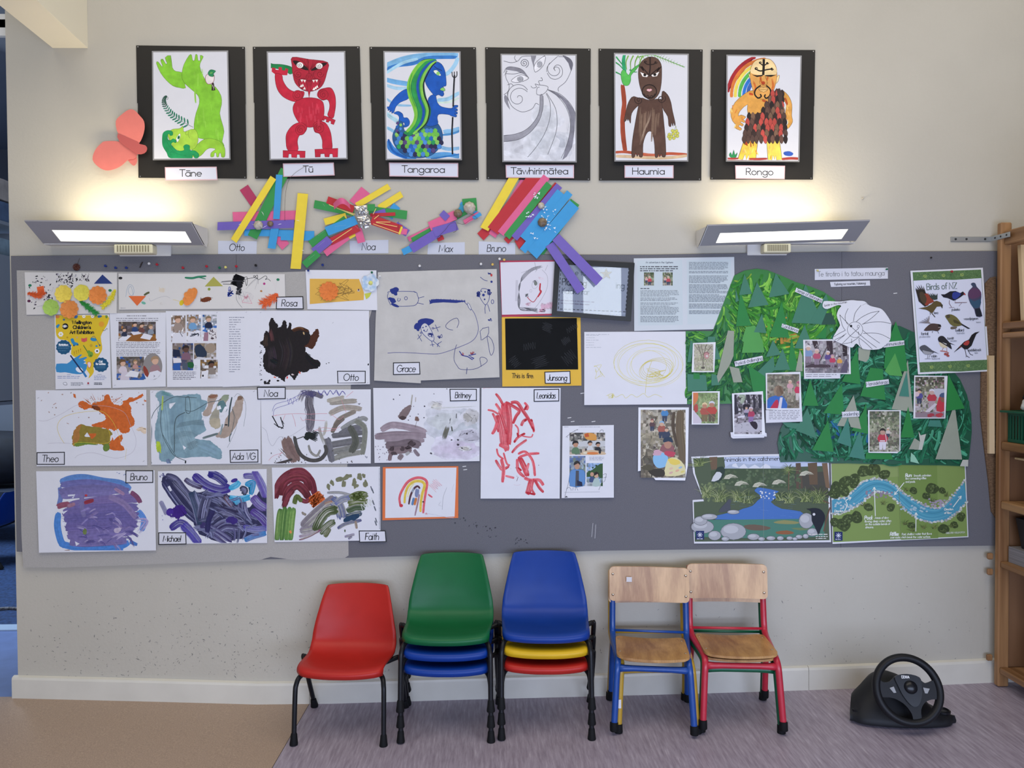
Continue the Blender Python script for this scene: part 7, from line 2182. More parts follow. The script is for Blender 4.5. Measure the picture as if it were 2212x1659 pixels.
def art(k):
 N, V, C_ = '2e2f50', '3c2e84', '2f9ac4'
 k.rag = 3
 k.poly('1330,820 1420,850 1560,960 1720,950 1840,960 1960,1060 2060,1080 2180,900 2200,1250 2060,1340 1900,1370 1860,1400 1640,1330 1560,1200 1420,1060 1310,900', N, 4)
 for pts, w, c in (('1340,820 1420,850 1500,950 1600,1060', 60, '3c3c5c'), ('1320,880 1400,1000 1480,1100 1600,1210', 70, '33345a'), ('1400,870 1520,1000 1620,1150', 50, '44465f'), ('1560,960 1600,1080 1640,1230', 90, '2c3c58'), ('1700,960 1660,1080 1640,1200', 90, '303050'), ('1740,980 1850,1080 1950,1150', 90, '2e2e48'), ('1700,1200 1820,1120 1980,1180', 90, '2f2c4c'), ('1750,1300 1850,1240 2000,1260', 100, '37325a'), ('1640,1240 1800,1340 1880,1400', 90, '3a3264'), ('1980,1040 2000,1140 2050,1220', 80, '34345a'),
     ('1580,820 1680,900 1800,940 1880,920', 90, V), ('1700,800 1780,830 1850,890', 70, '2f2a78'), ('1500,850 1560,890 1640,920', 50, '3a2e4c'), ('2000,820 2090,830 2170,900', 50, '4a3c90'), ('2090,780 2150,900 2190,1000', 70, '5a4c98'), ('2080,1000 2130,1060 2190,1100', 80, '5c4690'), ('2070,1120 2150,1180 2200,1240', 80, '4f3a88'), ('2000,1260 2100,1280 2200,1270', 60, '4c4698'),
     ('1380,1270 1460,1220 1540,1280 1600,1390', 70, V), ('1480,1240 1560,1320 1620,1400', 80, '44389a'), ('2010,1370 2080,1340 2190,1310', 50, '3c7cb8'), ('1880,930 1940,900 1960,870', 50, C_), ('1880,1010 1960,1020 2050,1000', 60, C_), ('2020,900 2080,880 2060,980', 50, '2f90bc'), ('1930,1060 1980,1010', 40, '40a8d0'), ('1970,930 2010,940 2000,980', 50, '1c2438'), ('1840,1000 1900,1080', 40, '54302c'), ('1290,1040 1320,1100 1340,1150', 40, '8a88a4')):
  k.brush(pts, w, c, 12, .2, c2='8a8cae' if c not in (C_,) else '80c4e0', gap=.2)
 for _ in range(40):
  x, y = k.r.uniform(1560, 2060), k.r.uniform(960, 1330)
  a = k.r.uniform(-1, 2)
  l = k.r.uniform(60, 150)
  k.brush([(x, y), (x+l*.5*math.cos(a)+10, y+l*.5*math.sin(a)), (x+l*math.cos(a), y+l*math.sin(a))], k.r.uniform(14, 34), k.r.choice((N, '3f4264', '2a2a48', '5a5c80', '3a3168')), 5, .25, c2='7c80a4', solid=False)
 k.blot(1440, 1130, 64, 60, '3a1f78', 18, .16).ell(1370, 1130, 30, 34, '43298a', 30).poly('1430,1180 1450,1180 1445,1215', '3a1f78').ell(1720, 820, 24, 20, '2a2478').ell(1920, 860, 30, 16, V, -20).blot(1900, 1200, 44, 36, '382874', 14, .2).brush('1690,1300 1700,1200 1740,1120', 50, '2c2a58', 7, .15).line('1360,910 1380,950', 20, 'd4d6e2').poly('1780,1330 1850,1380 1900,1390 1860,1395', 'dcdce6')
 k.specks(1280, 780, 1340, 860, 8, 4, 9, '6a6a90').specks(1290, 1120, 1400, 1200, 6, 3, 7, '8a88b0')
painting([(341, 1018), (576, 1013), (577, 1173), (342, 1175)], FH, 'painted sheet filled with dark indigo and violet strokes', art, 26)
def art(k):
 for pts, w, c in (('220,1010 250,880 340,800 430,790 520,860 550,980', 60, '64202c'), ('260,980 300,880 380,840 470,850 510,940', 70, '5c1c26'), ('210,950 250,870 330,810', 40, '70303a'), ('300,1050 330,950 400,900 460,940 500,1010', 70, '521820'), ('340,780 440,770 520,830', 40, '6c2834'), ('290,1090 320,1000 370,940', 50, '56202a'), ('190,1000 230,930', 30, '7a3c44'), ('430,1020 480,1040 540,1000', 40, '5a1c26')):
  k.brush(pts, w, c, 10, .2, c2='8a3c48', gap=.15)
 k.brush('380,1060 400,1000 440,1040', 40, '5a6a34', 6, .2)
 for x in (250, 290, 330, 365):
  k.brush([(x+10, 1090+k.r.uniform(0, 20)), (x-4, 1200), (x-20, 1380)], 44, k.r.choice(('3c6a2c', '466f34', '55803c')), 9, .22, c2='8aa860', gap=.12)
 k.scrib(565, 1020, 70, 40, 26, 16, 'dc6a30', -38)
 k.brush('340,1290 350,1310', 20, 'd88850', 4)
 for x, y, rx, ry, rot in ((670, 915, 16, 26, -30), (700, 880, 14, 28, -10), (770, 850, 36, 24, 10), (800, 890, 16, 34, 0), (830, 830, 40, 22, -15), (890, 880, 22, 34, 20), (905, 910, 16, 24, 30), (935, 830, 22, 30, 20), (970, 820, 18, 16, 0), (985, 890, 18, 36, -10)):
  k.blot(x, y, rx, ry, '77785c', 12, .22, rot)
 for pts, w, c in (('660,965 780,965 900,1000', 26, '8c8c96'), ('450,1260 540,1170 640,1080 720,1010', 90, '7f7880'), ('430,1290 500,1280 600,1250', 60, '857c88'), ('700,1020 760,1080 790,1180', 90, '5c648c'), ('730,1060 790,1020 850,1010', 60, '6870a0'), ('850,1010 930,980 1000,990', 60, '66704a'), ('840,1060 920,1040 1000,1040', 60, '5c6838'), ('830,1120 900,1090 980,1090', 60, '44563a'), ('820,1170 900,1150 950,1140', 50, '34485c'), ('560,1290 600,1200 660,1130 740,1110', 90, '44522e'), ('600,1310 660,1250 720,1210', 60, '4c5a36'), ('640,1340 680,1270', 40, '5c6440'), ('750,1270 820,1230 950,1200', 30, '50547c'), ('900,1210 910,1270', 24, '8a6a54'), ('420,1340 500,1320 600,1290', 26, '9c8aa4'), ('420,1370 520,1330 600,1280', 16, '7a3c5c'), ('640,1060 700,1040', 26, '9a6a54'), ('810,1340 890,1320', 26, '8c84a0'), ('840,1360 870,1340', 20, '6a6490')):
  k.brush(pts, w, c, 10, .22, c2='a8a89c', gap=.2)
 k.blot(870, 1180, 60, 30, '1f3c58', 14, .25, -15).blot(460, 1145, 20, 14, '8c8478', 12, .2, 40).ell(810, 1290, 6, 12, '4a5a3c').scrib(920, 1000, 60, 40, 30, 8, '55642c').scrib(1000, 1060, 30, 60, 10, 5, 'c4c8c0', 60)
 for x, y in ((1030, 930), (1040, 950), (1060, 1100), (1070, 1200), (1045, 1050), (1065, 1225)):
  k.brush([(x, y-20), (x+14, y+20)], 10, '5c606a', 3)
 k.line('1104,745 1106,1280', 5, '4a4a50')
 for i in range(44):
  k.rect(1099, 750+i*12.2, 1111, 756+i*12.2, 'd8dae2')
painting([(587, 1010), (821, 1008), (822, 1167), (593, 1171)], FI, 'painted sheet with a maroon arch and green stem', art, 27)
fa = Sheet(.0152)
o = sheet('drawing', [(827, 1009), (990, 1007), (990, 1119), (826, 1124)], Sheet(.0146), M_org, 'small rainbow painting mounted on an orange card', 'drawing')
p = sheet('paper', [(833, 1012), (986, 1010), (982, 1116), (832, 1119)], fa, M_paper, parent=o, th=.0004)
k = Ink(fa, 28).frame(*FI)
for pts, w, c in (('1285,1080 1275,1010 1300,940 1350,870 1420,838 1480,845 1510,880 1500,960 1485,1060 1478,1140', 22, 'd4606a'), ('1318,1055 1325,980 1350,910 1400,870 1460,868 1490,900 1470,980 1458,1060 1455,1130', 22, 'd8bc4c'), ('1345,1000 1365,930 1400,885', 12, 'e0d8a0'), ('1355,1065 1370,990 1400,930 1430,910 1450,930', 18, '54343c'), ('1385,960 1395,930', 16, '8a929c'), ('1425,935 1420,1000', 34, '7c86a8'), ('1400,1010 1385,1070', 22, '5c84b0'), ('1420,1010 1405,1070', 22, 'c87840'), ('1445,980 1430,1060 1408,1160', 14, '9a7c88')):
 k.brush(pts, w, c, 6, .12)
k.ell(1290, 1075, 16, 14, 'c23844').ell(1478, 1043, 8, 6, '2c2428').brush('1520,980 1555,1005', 14, 'd0606c', 4)
k.scrib(1580, 900, 50, 40, 12, 4, 'd8b4bc', 40).line('1680,920 1650,1000 1640,1110', 3, 'a0a0a8', 4).line('1630,1040 1610,1070 1640,1080', 2, 'b0b0b8', 3).line('1740,890 1720,960', 2, 'b8b8c0').line('1480,1140 1560,1150 1660,1170 1740,1180', 4, 'c4c6d2', 4).scrib(1505, 1150, 14, 16, 6, 4, 'd8a0a8')
k.build('paint_marking', p, M_paint)

# ---- family photo sheet
def art(k):
 k.photo(930, 507, 1270, 718, ['6a6460', '54504c', '8c8880', 'a8a8a4', '98948c', 'b8a898'], 14)
 k.poly('1070,520 1120,508 1180,525 1185,580 1090,570', 'd09448', 2).poly('1075,520 1110,510 1118,545 1080,550', 'b8542c').rect(930, 585, 1270, 640, 'c0c2c4').photo(930, 507, 1060, 590, ['4a4846', '7c7a74', 'a8a498'], 8).photo(1190, 507, 1270, 585, ['5c5854', '8c8880', 'c8c0b4'], 5)
 kid(k, 988, 618, 60, '1c1a1a', '5c7a5c', 'b4886c')
 kid(k, 1127, 612, 46, '2a2424', 'c8cacc', 'c09c84')
 kid(k, 1203, 622, 46, '1c1818', '24262c', 'b89078')
 k.poly('1040,718 1060,690 1140,672 1250,690 1270,718', 'c8b090', 2).ell(1150, 704, 60, 12, 'd07a40').ell(1080, 700, 20, 10, 'd8d0b8').ell(1220, 690, 12, 20, '20242c')
 k.photo(930, 730, 1105, 1018, ['5c7098', '8c9ca8', '6f7c70', '98a0a4', '8c8c90'], 9)
 k.poly('1083,730 1106,730 1106,1020 1083,1020', 'd9dae4')
 k.shape('935,1018 932,900 960,860 1040,860 1075,880 1078,960 1060,1018', '5c88bc', '42689c', 3, 2).poly('990,870 1020,870 1020,1018 985,1018', '4a4c54').ell(1002, 825, 26, 34, 'b48c74').poly('972,820 975,790 1005,775 1032,795 1032,818 1010,800', '2a2624', 2).poly('1000,960 1050,980 1055,1018 1005,1018', '1c2440')
 k.photo(1093, 798, 1248, 1018, ['8ca8d0', 'a0b8d8', '3a5a38', '2c4a2c', '7c8a8c', 'b0b4b8'], 9)
 k.poly('1093,890 1150,860 1220,805 1248,800 1248,930 1093,930', '34542f').ell(1145, 905, 18, 20, 'b89078').ell(1187, 915, 22, 26, 'c09c84').poly('1165,920 1165,890 1187,878 1212,895 1210,935 1200,900', '241e1c').poly('1120,980 1128,930 1160,930 1170,975', '3c4c74', 2).poly('1150,1018 1165,950 1205,940 1222,985 1218,1018', 'a8bcb8', 2)
 k.rows(1120, 738, 1265, 13, 3, '9a9ca8', 6, words=7).rows(1020, 450, 1280, 14, 1, 'a8aab4', 6, words=14).rows(880, 450, 930, 14, 1, 'a8aab4', 6)
 for pts in ('895,550 960,500 1010,475', '905,545 912,555', '975,490 985,495', '1000,480 1010,482', '1215,500 1235,480 1252,485 1250,500', '1250,910 1280,900 1270,960 1255,980', '1255,940 1285,930', '885,1120 900,1060 920,990 925,960', '900,1050 920,1030 940,1040 945,1060', '960,1060 965,1030', '985,1060 990,1020 1010,1060', '1210,1055 1225,1015'):
  k.line(pts, 3, '3c3e48', 3)
 k.line('880,1078 1220,1072', 3, '9a9ca4').poly('880,1135 900,1110 915,1125', '44464c')
painting([(1215, 920), (1326, 918), (1326, 1075), (1213, 1076)], FK, 'white sheet with three small family photographs', art, 29, M_ink, name='photo_sheet', cat='paper', group=None, child='print', ky=.00003)

# ---- framed certificate
cf = root('certificate_frame', 1281, 690, .014, 'black framed certificate hanging askew under the purple strip tails', 'frame')
M_frame = mat('black_gloss_frame', '18181a', rough=.3)
OQ = [(1199, 559), (1371, 568), (1363, 694), (1192, 681)]
IQ = [(1210, 571), (1360, 579), (1352, 684), (1203, 672)]
f0, f1 = Sheet(.030), Sheet(.026)
for i in range(4):
 j = (i+1) % 4
 sheet('frame_bar', [OQ[i], OQ[j], IQ[j], IQ[i]], .026, M_frame, parent=cf, th=.011)
gl = sheet('certificate', IQ, .0205, mat('certificate_paper', 'b4b8c2', rough=.8, spec=.2, noise=.03, scale=5), parent=cf, th=.001)
k = Ink(.0205, 31).frame(*FE2)
Q2 = [(1455, 885), (2065, 920), (2035, 1335), (1430, 1310)]
k.line(Q2+[Q2[0]], 3, 'c8cad0')
Q3 = [(1470, 905), (2048, 938), (2020, 1318), (1446, 1293)]
for i in range(4):
 a, b = Q3[i], Q3[(i+1) % 4]
 n = 16 if i % 2 == 0 else 11
 for t in range(n):
  u, v = t/n, (t+.62)/n
  k.line([(a[0]+(b[0]-a[0])*u, a[1]+(b[1]-a[1])*u), (a[0]+(b[0]-a[0])*v, a[1]+(b[1]-a[1])*v)], 6, '22252c')
k.text('e tu', 1590, 1002, 42, 5, '5c6472', rot=3).text('Planning', 1478, 1088, 56, 6, '2c323e', rot=3.2, sx=.82).text('ing', 1940, 1118, 56, 6, '5a6472', rot=3.2, sx=.82).text('Kaiako rar', 1478, 1160, 48, 5, '555d6c', rot=3, sx=.86)
k.rows(1465, 1215, 1760, 24, 2, '8a8494', 9, words=9, skew=.055)
st = []
for i in range(10):
 a = math.radians(-92+i*36)
 q_ = 52 if i % 2 == 0 else 20
 st.append((1855+q_*math.cos(a), 995+q_*math.sin(a)))
k.poly(st, 'a89c86').line(st, 4, '7c7264', closed=True).spiral(1852, 995, 3, 16, 0, 1.3, 4, '70675a')
k.build('print', gl, M_ink)
# pane in front of it: the window behind the camera shows in it
mg = bpy.data.materials.new('clear_glass')
mg.use_nodes = True
nt = mg.node_tree
nt.nodes.remove(nt.nodes['Principled BSDF'])
g1, g2, g3, lw = nt.nodes.new('ShaderNodeBsdfTransparent'), nt.nodes.new('ShaderNodeBsdfGlossy'), nt.nodes.new('ShaderNodeMixShader'), nt.nodes.new('ShaderNodeFresnel')
g2.inputs['Roughness'].default_value = .012
nt.links.new(lw.outputs[0], g3.inputs[0])
nt.links.new(g1.outputs[0], g3.inputs[1])
nt.links.new(g2.outputs[0], g3.inputs[2])
nt.links.new(g3.outputs[0], nt.nodes['Material Output'].inputs['Surface'])
sheet('glass', IQ, .0225, mg, parent=cf, th=.0006)

# ---- name cards with ruled borders
for q, t, lab, rot, z in (([(597, 641), (655, 640), (656, 668), (596, 668)], 'Rosa', 'black-bordered name card at the right end of the long white collage', 0, .0182), ([(728, 801), (790, 801), (790, 828), (729, 829)], 'Otto', 'black-bordered name card on the dark brown painting', 0, .0170),
     ([(555, 836), (617, 836), (617, 862), (556, 863)], 'Noa', 'black-bordered name card at the top left of the violet scribble painting', 0, .0178), ([(849, 783), (907, 782), (908, 809), (849, 810)], 'Grace', 'black-bordered name card on the grey felt pen drawing', 0, .0186),
     ([(1176, 803), (1232, 801), (1233, 829), (1177, 829)], 'Junsong', 'black-bordered name card on the yellow card below the black sheet', 0, .0166), ([(79, 977), (140, 976), (140, 1004), (79, 1004)], 'Theo', 'black-bordered name card on the orange splash painting', 0, .0180),
     ([(496, 972), (558, 971), (558, 999), (497, 1000)], 'Ada VG', 'black-bordered name card on the grey blue wash painting', 0, .0180), ([(971, 840), (1030, 840), (1030, 866), (972, 867)], 'Britney', 'black-bordered name card on the mauve grey smudge painting', 0, .0172),
     ([(1153, 841), (1208, 840), (1208, 867), (1153, 868)], 'Leonidas', 'black-bordered name card on the tall red painting', 0, .0172), ([(271, 1016), (331, 1016), (331, 1043), (271, 1044)], 'Bruno', 'black-bordered name card on the round purple painting', 0, .0175),
     ([(342, 1150), (402, 1150), (403, 1176), (342, 1177)], 'Michael', 'black-bordered name card on the indigo painting', 0, .0182), ([(775, 1146), (833, 1146), (835, 1171), (776, 1172)], 'Faith', 'black-bordered name card on the maroon arch painting', 0, .0182)):
 n = len(t)
 name_card(q, Sheet(z), t, 14.5 if n < 7 else 12.5, 1.5, lab, 'bordered name cards on the childrens work', border=1.9, rot=rot, dy=.8, sx={4: .88, 3: .9, 5: .8, 6: .74, 7: .74, 8: .66}[n], slant=.12)

# ================================================================ right half of the board
FM, FN, FM2, FM3, FM4, FM5, FB, FL = (1480, 560, 3.3515), (1480, 960, 3.456), (1480, 560, 5.185), (1780, 620, 5.185), (1480, 820, 6.506), (1780, 820, 6.506), (1960, 570, 6.91), (1340, 440, 3.6867)
TP = lambda f, s: [FP(f, *p) for p in (P(s) if isinstance(s, str) else s)]
def inside(p, q):
 c = False
 for (ax, ay), (bx, by) in zip(q, q[1:]+q[:1]):
  if (ay > p[1]) != (by > p[1]) and p[0] < (bx-ax)*(p[1]-ay)/(by-ay)+ax:
   c = not c
 return c
# ---- long printed story and yellow pencil scribble
fa = Sheet(.0155)
o = sheet('story_sheet', [(1369, 558), (1586, 555), (1588, 710), (1370, 715)], fa, mat('laminated_pale_sheet', 'ccd2d8', rough=.3, noise=.02, scale=8), 'large laminated sheet with two columns of small print', 'paper')
k = Ink(fa, 40).frame(*FL)
k.poly('135,452 492,448 498,965 142,970', 'c3ced3').poly('528,448 880,444 888,955 535,962', 'c3ced3')
k.text('An adventure in the Ngahere', 312, 474, 14, 2, '4c5260', anchor='m', sx=.95).rows(157, 498, 467, 16, 3, '54585f', 8, words=11)
for x in (188, 337):
 k.photo(x, 547, x+80, 652, ['4c5a40', '6c7858', '8c947c', '7a6c60', '9a9488'], 8)
 k.figure(x+45, 648, 70, 'b84c54', 'c8b8b0').figure(x+20, 630, 50, 'c8a8a4', '6a5c50')
k.rows(160, 672, 250, 14, 1, '54585f', 7, words=4)
for y, n in ((690, 5), (748, 3), (788, 2), (813, 7), (895, 5)):
 k.rows(160, y, 467, 10.5, n, '848c92', 5, words=16)
for y, n in ((465, 6), (537, 2), (573, 6), (643, 7), (723, 6), (796, 4), (850, 3)):
 k.rows(547, y, 860, 10.5, n, '848c92', 5, words=16)
k.build('print', o, M_ink)
fa = Sheet(.0148, 716, .00002)
o = sheet('drawing', [(1262, 717), (1484, 716), (1484, 873), (1262, 875)], fa, M_paper, 'white sheet with faint yellow pencil scribble beside the black sheet', 'drawing')
k = Ink(fa, 41).frame(1240, 700, 1.0)
for i in range(7):
 k.ring(162+k.r.uniform(-6, 6), 88+k.r.uniform(-6, 6), 78-i*6+k.r.uniform(-4, 4), 50-i*3, .7, k.r.choice(('d6ce78', 'ccc468', 'dcd690')), k.r.uniform(-12, 12))
for i in range(4):
 k.ring(178, 98, 38-i*3, 24-i*2, .7, 'ccc05c', -15+i*8).scrib(178, 105, 22, 12, 7, .7, 'ccc05c')
for x, y, rx, ry in ((55, 102, 12, 16), (80, 155, 8, 6)):
 k.scrib(x, y, rx, ry, 12, .7, 'd2ca70')
k.line('70,155 82,150 90,158 104,152 112,160 124,152 136,158 150,150 160,158 175,152 190,158', .8, 'd2ca70', 4).line('154,150 158,110 168,80', .8, 'ccc05c', 4)
for y in range(6):
 k.rows(26, 24+y*5.2, 26+k.r.uniform(14, 40), 5, 1, 'a8acb4', .9, words=5)
k.rows(26, 22, 85, 5, 1, 'a8acb4', 1, words=7)
k.build('pencil_lines', o, M_ink)

# ---- stream posters
q = TP(FN, '45,92 340,78 700,72 1070,66 1090,730 580,736 66,740 55,415 135,410 100,320 60,215')
fa = Sheet(.0142, 980, .00001)
o = sheet('poster', q, fa, M_paper, 'illustrated poster of stream animals, partly under the green mural', 'poster', 'stream posters under the mural')
k = Ink(fa, 42).frame(*FN)
k.poly('60,105 340,92 700,86 1060,80 1078,715 580,722 72,726 64,430 140,424 112,330 75,220', '4f5c46')
k.poly('290,95 700,86 1060,80 1062,160 300,185', 'b9c4dc').text('Animals in the catchment', 290, 128, 30, 3.6, '24262c', rot=-1.2, sx=1.02)
k.poly('270,190 330,150 400,135 480,150 560,138 640,160 740,170 760,195', 'a8b4c8').poly('350,165 380,140 400,175 440,145 470,178 520,150 560,175 600,145 640,180 500,190', 'd4d8e2', 2)
k.poly('190,200 300,180 760,180 860,200 860,330 560,320 520,330 200,290', '43543c')
def tuft(x, y, n, l, cols, a0, a1, w=4):
 for _ in range(n):
  a = math.radians(k.r.uniform(a0, a1))
  ll = l*k.r.uniform(.5, 1.1)
  k.line([(x+k.r.uniform(-l, l)*.35, y), (x+ll*.5*math.cos(a), y-ll*.6*math.sin(a)), (x+ll*math.cos(a)*1.15, y-ll*.85*math.sin(a))], w, k.r.choice(cols), 3, taper=.8)
GR = ['6c7c4a', '8a985c', '4c5c34', '3a4a2c', 'a0a878']
k.poly('1075,400 820,300 780,330 820,220 1060,200', '4a4840').poly('180,95 240,92 238,185 195,190', '6c5844').poly('825,140 862,138 880,330 830,330', '5c4c40').poly('915,140 985,135 990,300 930,300', '64523f').poly('1020,140 1062,138 1080,330 1050,320', '77604a')
k.specks(220, 190, 860, 320, 160, 6, 14, '55664a', .3).specks(120, 290, 300, 420, 90, 6, 12, '6c7a54', .3)
for x, y, n, l, a0, a1 in ((110, 160, 60, 90, 20, 200), (160, 400, 50, 110, 40, 140), (260, 430, 60, 130, 30, 150), (400, 430, 60, 130, 30, 150), (470, 440, 50, 110, 30, 120), (780, 440, 60, 120, 40, 150), (900, 430, 60, 130, 40, 150), (1000, 440, 60, 150, 40, 140), (775, 190, 40, 60, 0, 360), (700, 420, 30, 90, 40, 150)):
 tuft(x, y, n, l, GR, a0, a1)
k.line('775,200 772,340', 8, '6c5c48')
for x, y in ((330, 240), (410, 290), (690, 280), (545, 300), (895, 215)):
 for i in range(7):
  k.line([(x-40+i*6, y+18), (x-20+i*9, y-18+abs(3-i)*3), (x+16+i*8, y+10)], 5, 'c9c8b4', 3, taper=.6)
k.poly('530,330 560,322 700,350 660,370 680,400 640,430 720,480 860,500 850,560 230,560 240,530 380,500 430,480 500,460 540,420 570,390 520,350', '4570b4', 2)
for _ in range(40):
 x, y = k.r.uniform(300, 800), k.r.uniform(380, 550)
 k.line([(x, y), (x+k.r.uniform(20, 60), y+k.r.uniform(-4, 4))], 3, k.r.choice(('6c94cc', '3a5c9c', '8cacd8')), taper=True)
k.specks(560, 350, 680, 410, 20, 4, 8, 'd0d4d8').poly('72,565 850,556 1040,560 1040,690 480,700 75,690', '4a7c6c')
k.poly('440,605 520,598 610,612 640,625 600,640 520,642 460,632', '6a5a4c', 2).poly('660,580 740,565 850,580 820,595 700,592', '8c8c5c', 2).poly('680,652 760,642 815,660 770,672 690,668', '8c5c3c', 2).poly('790,625 880,622 930,632 860,642', '6c8058', 2)
for x, y, rx, ry in ((360, 650, 95, 62), (130, 615, 85, 50), (220, 680, 48, 36), (115, 570, 50, 34), (905, 570, 56, 58), (180, 540, 60, 22), (360, 505, 46, 16), (950, 655, 40, 30), (510, 690, 46, 24), (640, 700, 34, 16), (710, 700, 26, 16), (780, 700, 24, 14), (850, 690, 26, 16), (900, 685, 22, 18), (570, 705, 26, 14), (300, 705, 30, 16), (820, 705, 20, 12)):
 k.ell(x, y, rx, ry, 'a4a6ac', 0, 16, .05).ell(x-rx*.2, y-ry*.25, rx*.6, ry*.5, 'b9bbc0', 0, 12).ring(x, y, rx, ry, 3, '5a5c62', n=16)
k.poly('910,485 950,475 1000,480 1035,510 1045,560 1010,640 1000,680 985,655 965,610 945,570 940,500', '1e222c', 2).poly('905,480 935,478 930,492', '2a2c30').ell(962, 522, 10, 10, 'd4d4d8').line('1000,680 990,700', 5, '3a2c28')
k.poly('250,505 280,460 310,430 325,410 345,420 335,450 340,480 310,500', '4a4e58', 2).poly('195,270 230,200 240,175 280,165 298,190 285,240 260,275 220,280', '2c3c34', 2).poly('235,205 275,220 250,265 195,275', 'c8ccd0', 2)
k.line('1082,470 1050,580 1035,650', 10, '6a5040').line('1030,420 1078,440', 7, '6a5040')
k.rect(80, 645, 142, 710, '1f2c60')
for i in range(8):
 a = i*math.pi/4
 k.line([(110, 675), (110+20*math.cos(a), 675+20*math.sin(a))], 4, 'd4d8e4')
k.rows(88, 702, 134, 8, 1, 'c4c8d8', 6, words=3).rows(920, 668, 1065, 14, 1, 'd0d0cc', 7, words=5).rows(975, 685, 1065, 14, 2, 'd0d0cc', 6, words=4)
k.line('583,90 586,728', 1.5, '8a9488')
k.build('print', o, M_ink)
q = TP(FN, '1088,143 2092,128 2115,692 1100,743')
fa = Sheet(.0143, 1000, .00002)
o = sheet('poster', q, fa, M_paper, 'green poster of a winding blue stream with white notes', 'poster', 'stream posters under the mural')
k = Ink(fa, 43).frame(*FN)
k.poly('1092,143 2086,128 2108,686 1105,730', '7c9350').poly('1590,135 1880,130 1890,700 1612,712', '718a46').poly('1092,143 1590,136 1596,240 1420,250 1100,400', '86995c')
up = smooth_pts(P('1095,405 1200,395 1280,320 1350,270 1440,255 1540,285 1620,350 1720,420 1830,470 1920,460 2000,380 2085,270'), 6)
dn = smooth_pts(P('2100,430 2040,500 1960,560 1850,580 1750,560 1650,490 1570,410 1490,360 1430,355 1370,390 1300,450 1200,500 1098,520'), 6)
k.poly(up+dn, '4a92ac')
for t in (.2, .4, .6, .8):
 k.line([(a[0]+(b[0]-a[0])*t, a[1]+(b[1]-a[1])*t) for a, b in zip(up, dn[::-1])], 7, k.r.choice(('63a8bc', '3c849c', '56a0b4')), taper=True)
for ln in (up, dn):
 for x, y in ln:
  for _ in range(2):
   k.ell(x+k.r.uniform(-10, 10), y+k.r.uniform(-6, 6), 9, 7, k.r.choice(('b8bcb8', '9a9c9c', 'c8ccc8')), 0, 8, .2)
for x0, y0, n, c in ((1430, 375, 26, '8a7c8c'), (1880, 440, 34, 'a094a8'), (1210, 450, 22, 'a8bcc4'), (1720, 485, 22, '9cb8c4')):
 for _ in range(n):
  k.ell(x0+k.r.gauss(0, 48), y0+k.r.gauss(0, 15), 9, 7, c, 0, 8, .2)
def bush(x, y, r):
 k.blot(x, y, r, r*.92, '3c4a26', 18, .08)
 for _ in range(16):
  a, d = k.r.uniform(0, 6.3), r*k.r.uniform(.1, .85)
  k.ell(x+d*math.cos(a), y+d*math.sin(a)*.9, r*.17, r*.12, k.r.choice(('58683a', '4c5c30', '66764a', '2e3a1e')), k.r.uniform(0, 180), 8)
for x, y, r in ((1335, 200, 48), (1405, 190, 52), (1488, 225, 40), (1200, 275, 46), (1265, 260, 44), (1130, 320, 44), (1190, 350, 40), (1115, 370, 42), (1260, 300, 30), (1845, 330, 46), (1705, 345, 28), (1800, 385, 28), (1920, 345, 26), (1280, 545, 46), (1180, 600, 52), (1115, 580, 34), (1215, 555, 40), (1370, 470, 32), (1535, 470, 32), (1930, 630, 40), (2060, 540, 34), (1690, 605, 28), (2010, 600, 28)):
 bush(x, y, r)
for x, y in ((1650, 330), (1850, 410), (1950, 370), (1330, 440), (1480, 430), (1640, 580), (1700, 630), (1780, 610), (1860, 610), (1990, 600)):
 tuft(x, y+20, 14, 46, ['3a4424', '5c6a3c', '7c8448'], 20, 160, 3)
W_ = 'dfe4dc'
for pts in ('1420,535 1412,320', '1722,650 1724,512', '1635,285 1565,372', '1190,498 1210,450 1200,420 1238,398', '2000,468 2060,388'):
 k.line(pts, 6, W_, 4)
for x, y, a in ((1412, 318, 90), (1724, 508, 90), (1562, 376, -130), (1240, 396, 30), (2062, 385, 50)):
 for s in (-28, 28):
  k.line([(x, y), (x-26*math.cos(math.radians(a+s)), y+26*math.sin(math.radians(a+s)))], 5, W_)
for s, x, y, h, w in (('Run:', 1645, 242, 24, 5.5), ('Smooth, unbroken', 1706, 240, 15, 2.6), ('flow connecting riffles', 1645, 262, 15, 2.6), ('and pools.', 1645, 286, 15, 2.6), ('Pool:', 1340, 560, 26, 5.5), ('Areas of slow', 1415, 556, 16, 2.6), ('flowing, deep water, often', 1340, 582, 16, 2.6), ('on the outside bends of', 1345, 604, 16, 2.6), ('streams.', 1345, 626, 16, 2.6),
     ('Riffle:', 1530, 682, 26, 5.5), ('Fast, shallow water that flows', 1618, 678, 16, 2.6), ('over rocks which break the water surface.', 1532, 702, 15, 2.6), ('Direction', 1115, 505, 16, 3), ('of flow', 1115, 528, 16, 3), ('Direction', 1935, 492, 16, 3), ('of flow', 1935, 518, 16, 3)):
 k.text(s, x, y, h, w, W_, slant=.12, rot=-1.2, sx=.86 if h < 20 else .9)
k.text('GREATER WELLINGTON', 1948, 668, 12, 2.4, 'c8d0c0', rot=-2.5, sx=.86).rect(1115, 652, 1175, 718, '1f2c60')
for i in range(8):
 a = i*math.pi/4
 k.line([(1145, 680), (1145+20*math.cos(a), 680+20*math.sin(a))], 4, 'd4d8e4')
k.rows(1122, 705, 1168, 8, 1, 'c4c8d8', 6, words=3).line('1590,136 1612,712', 2, '8a9c68')
k.build('print', o, M_ink)

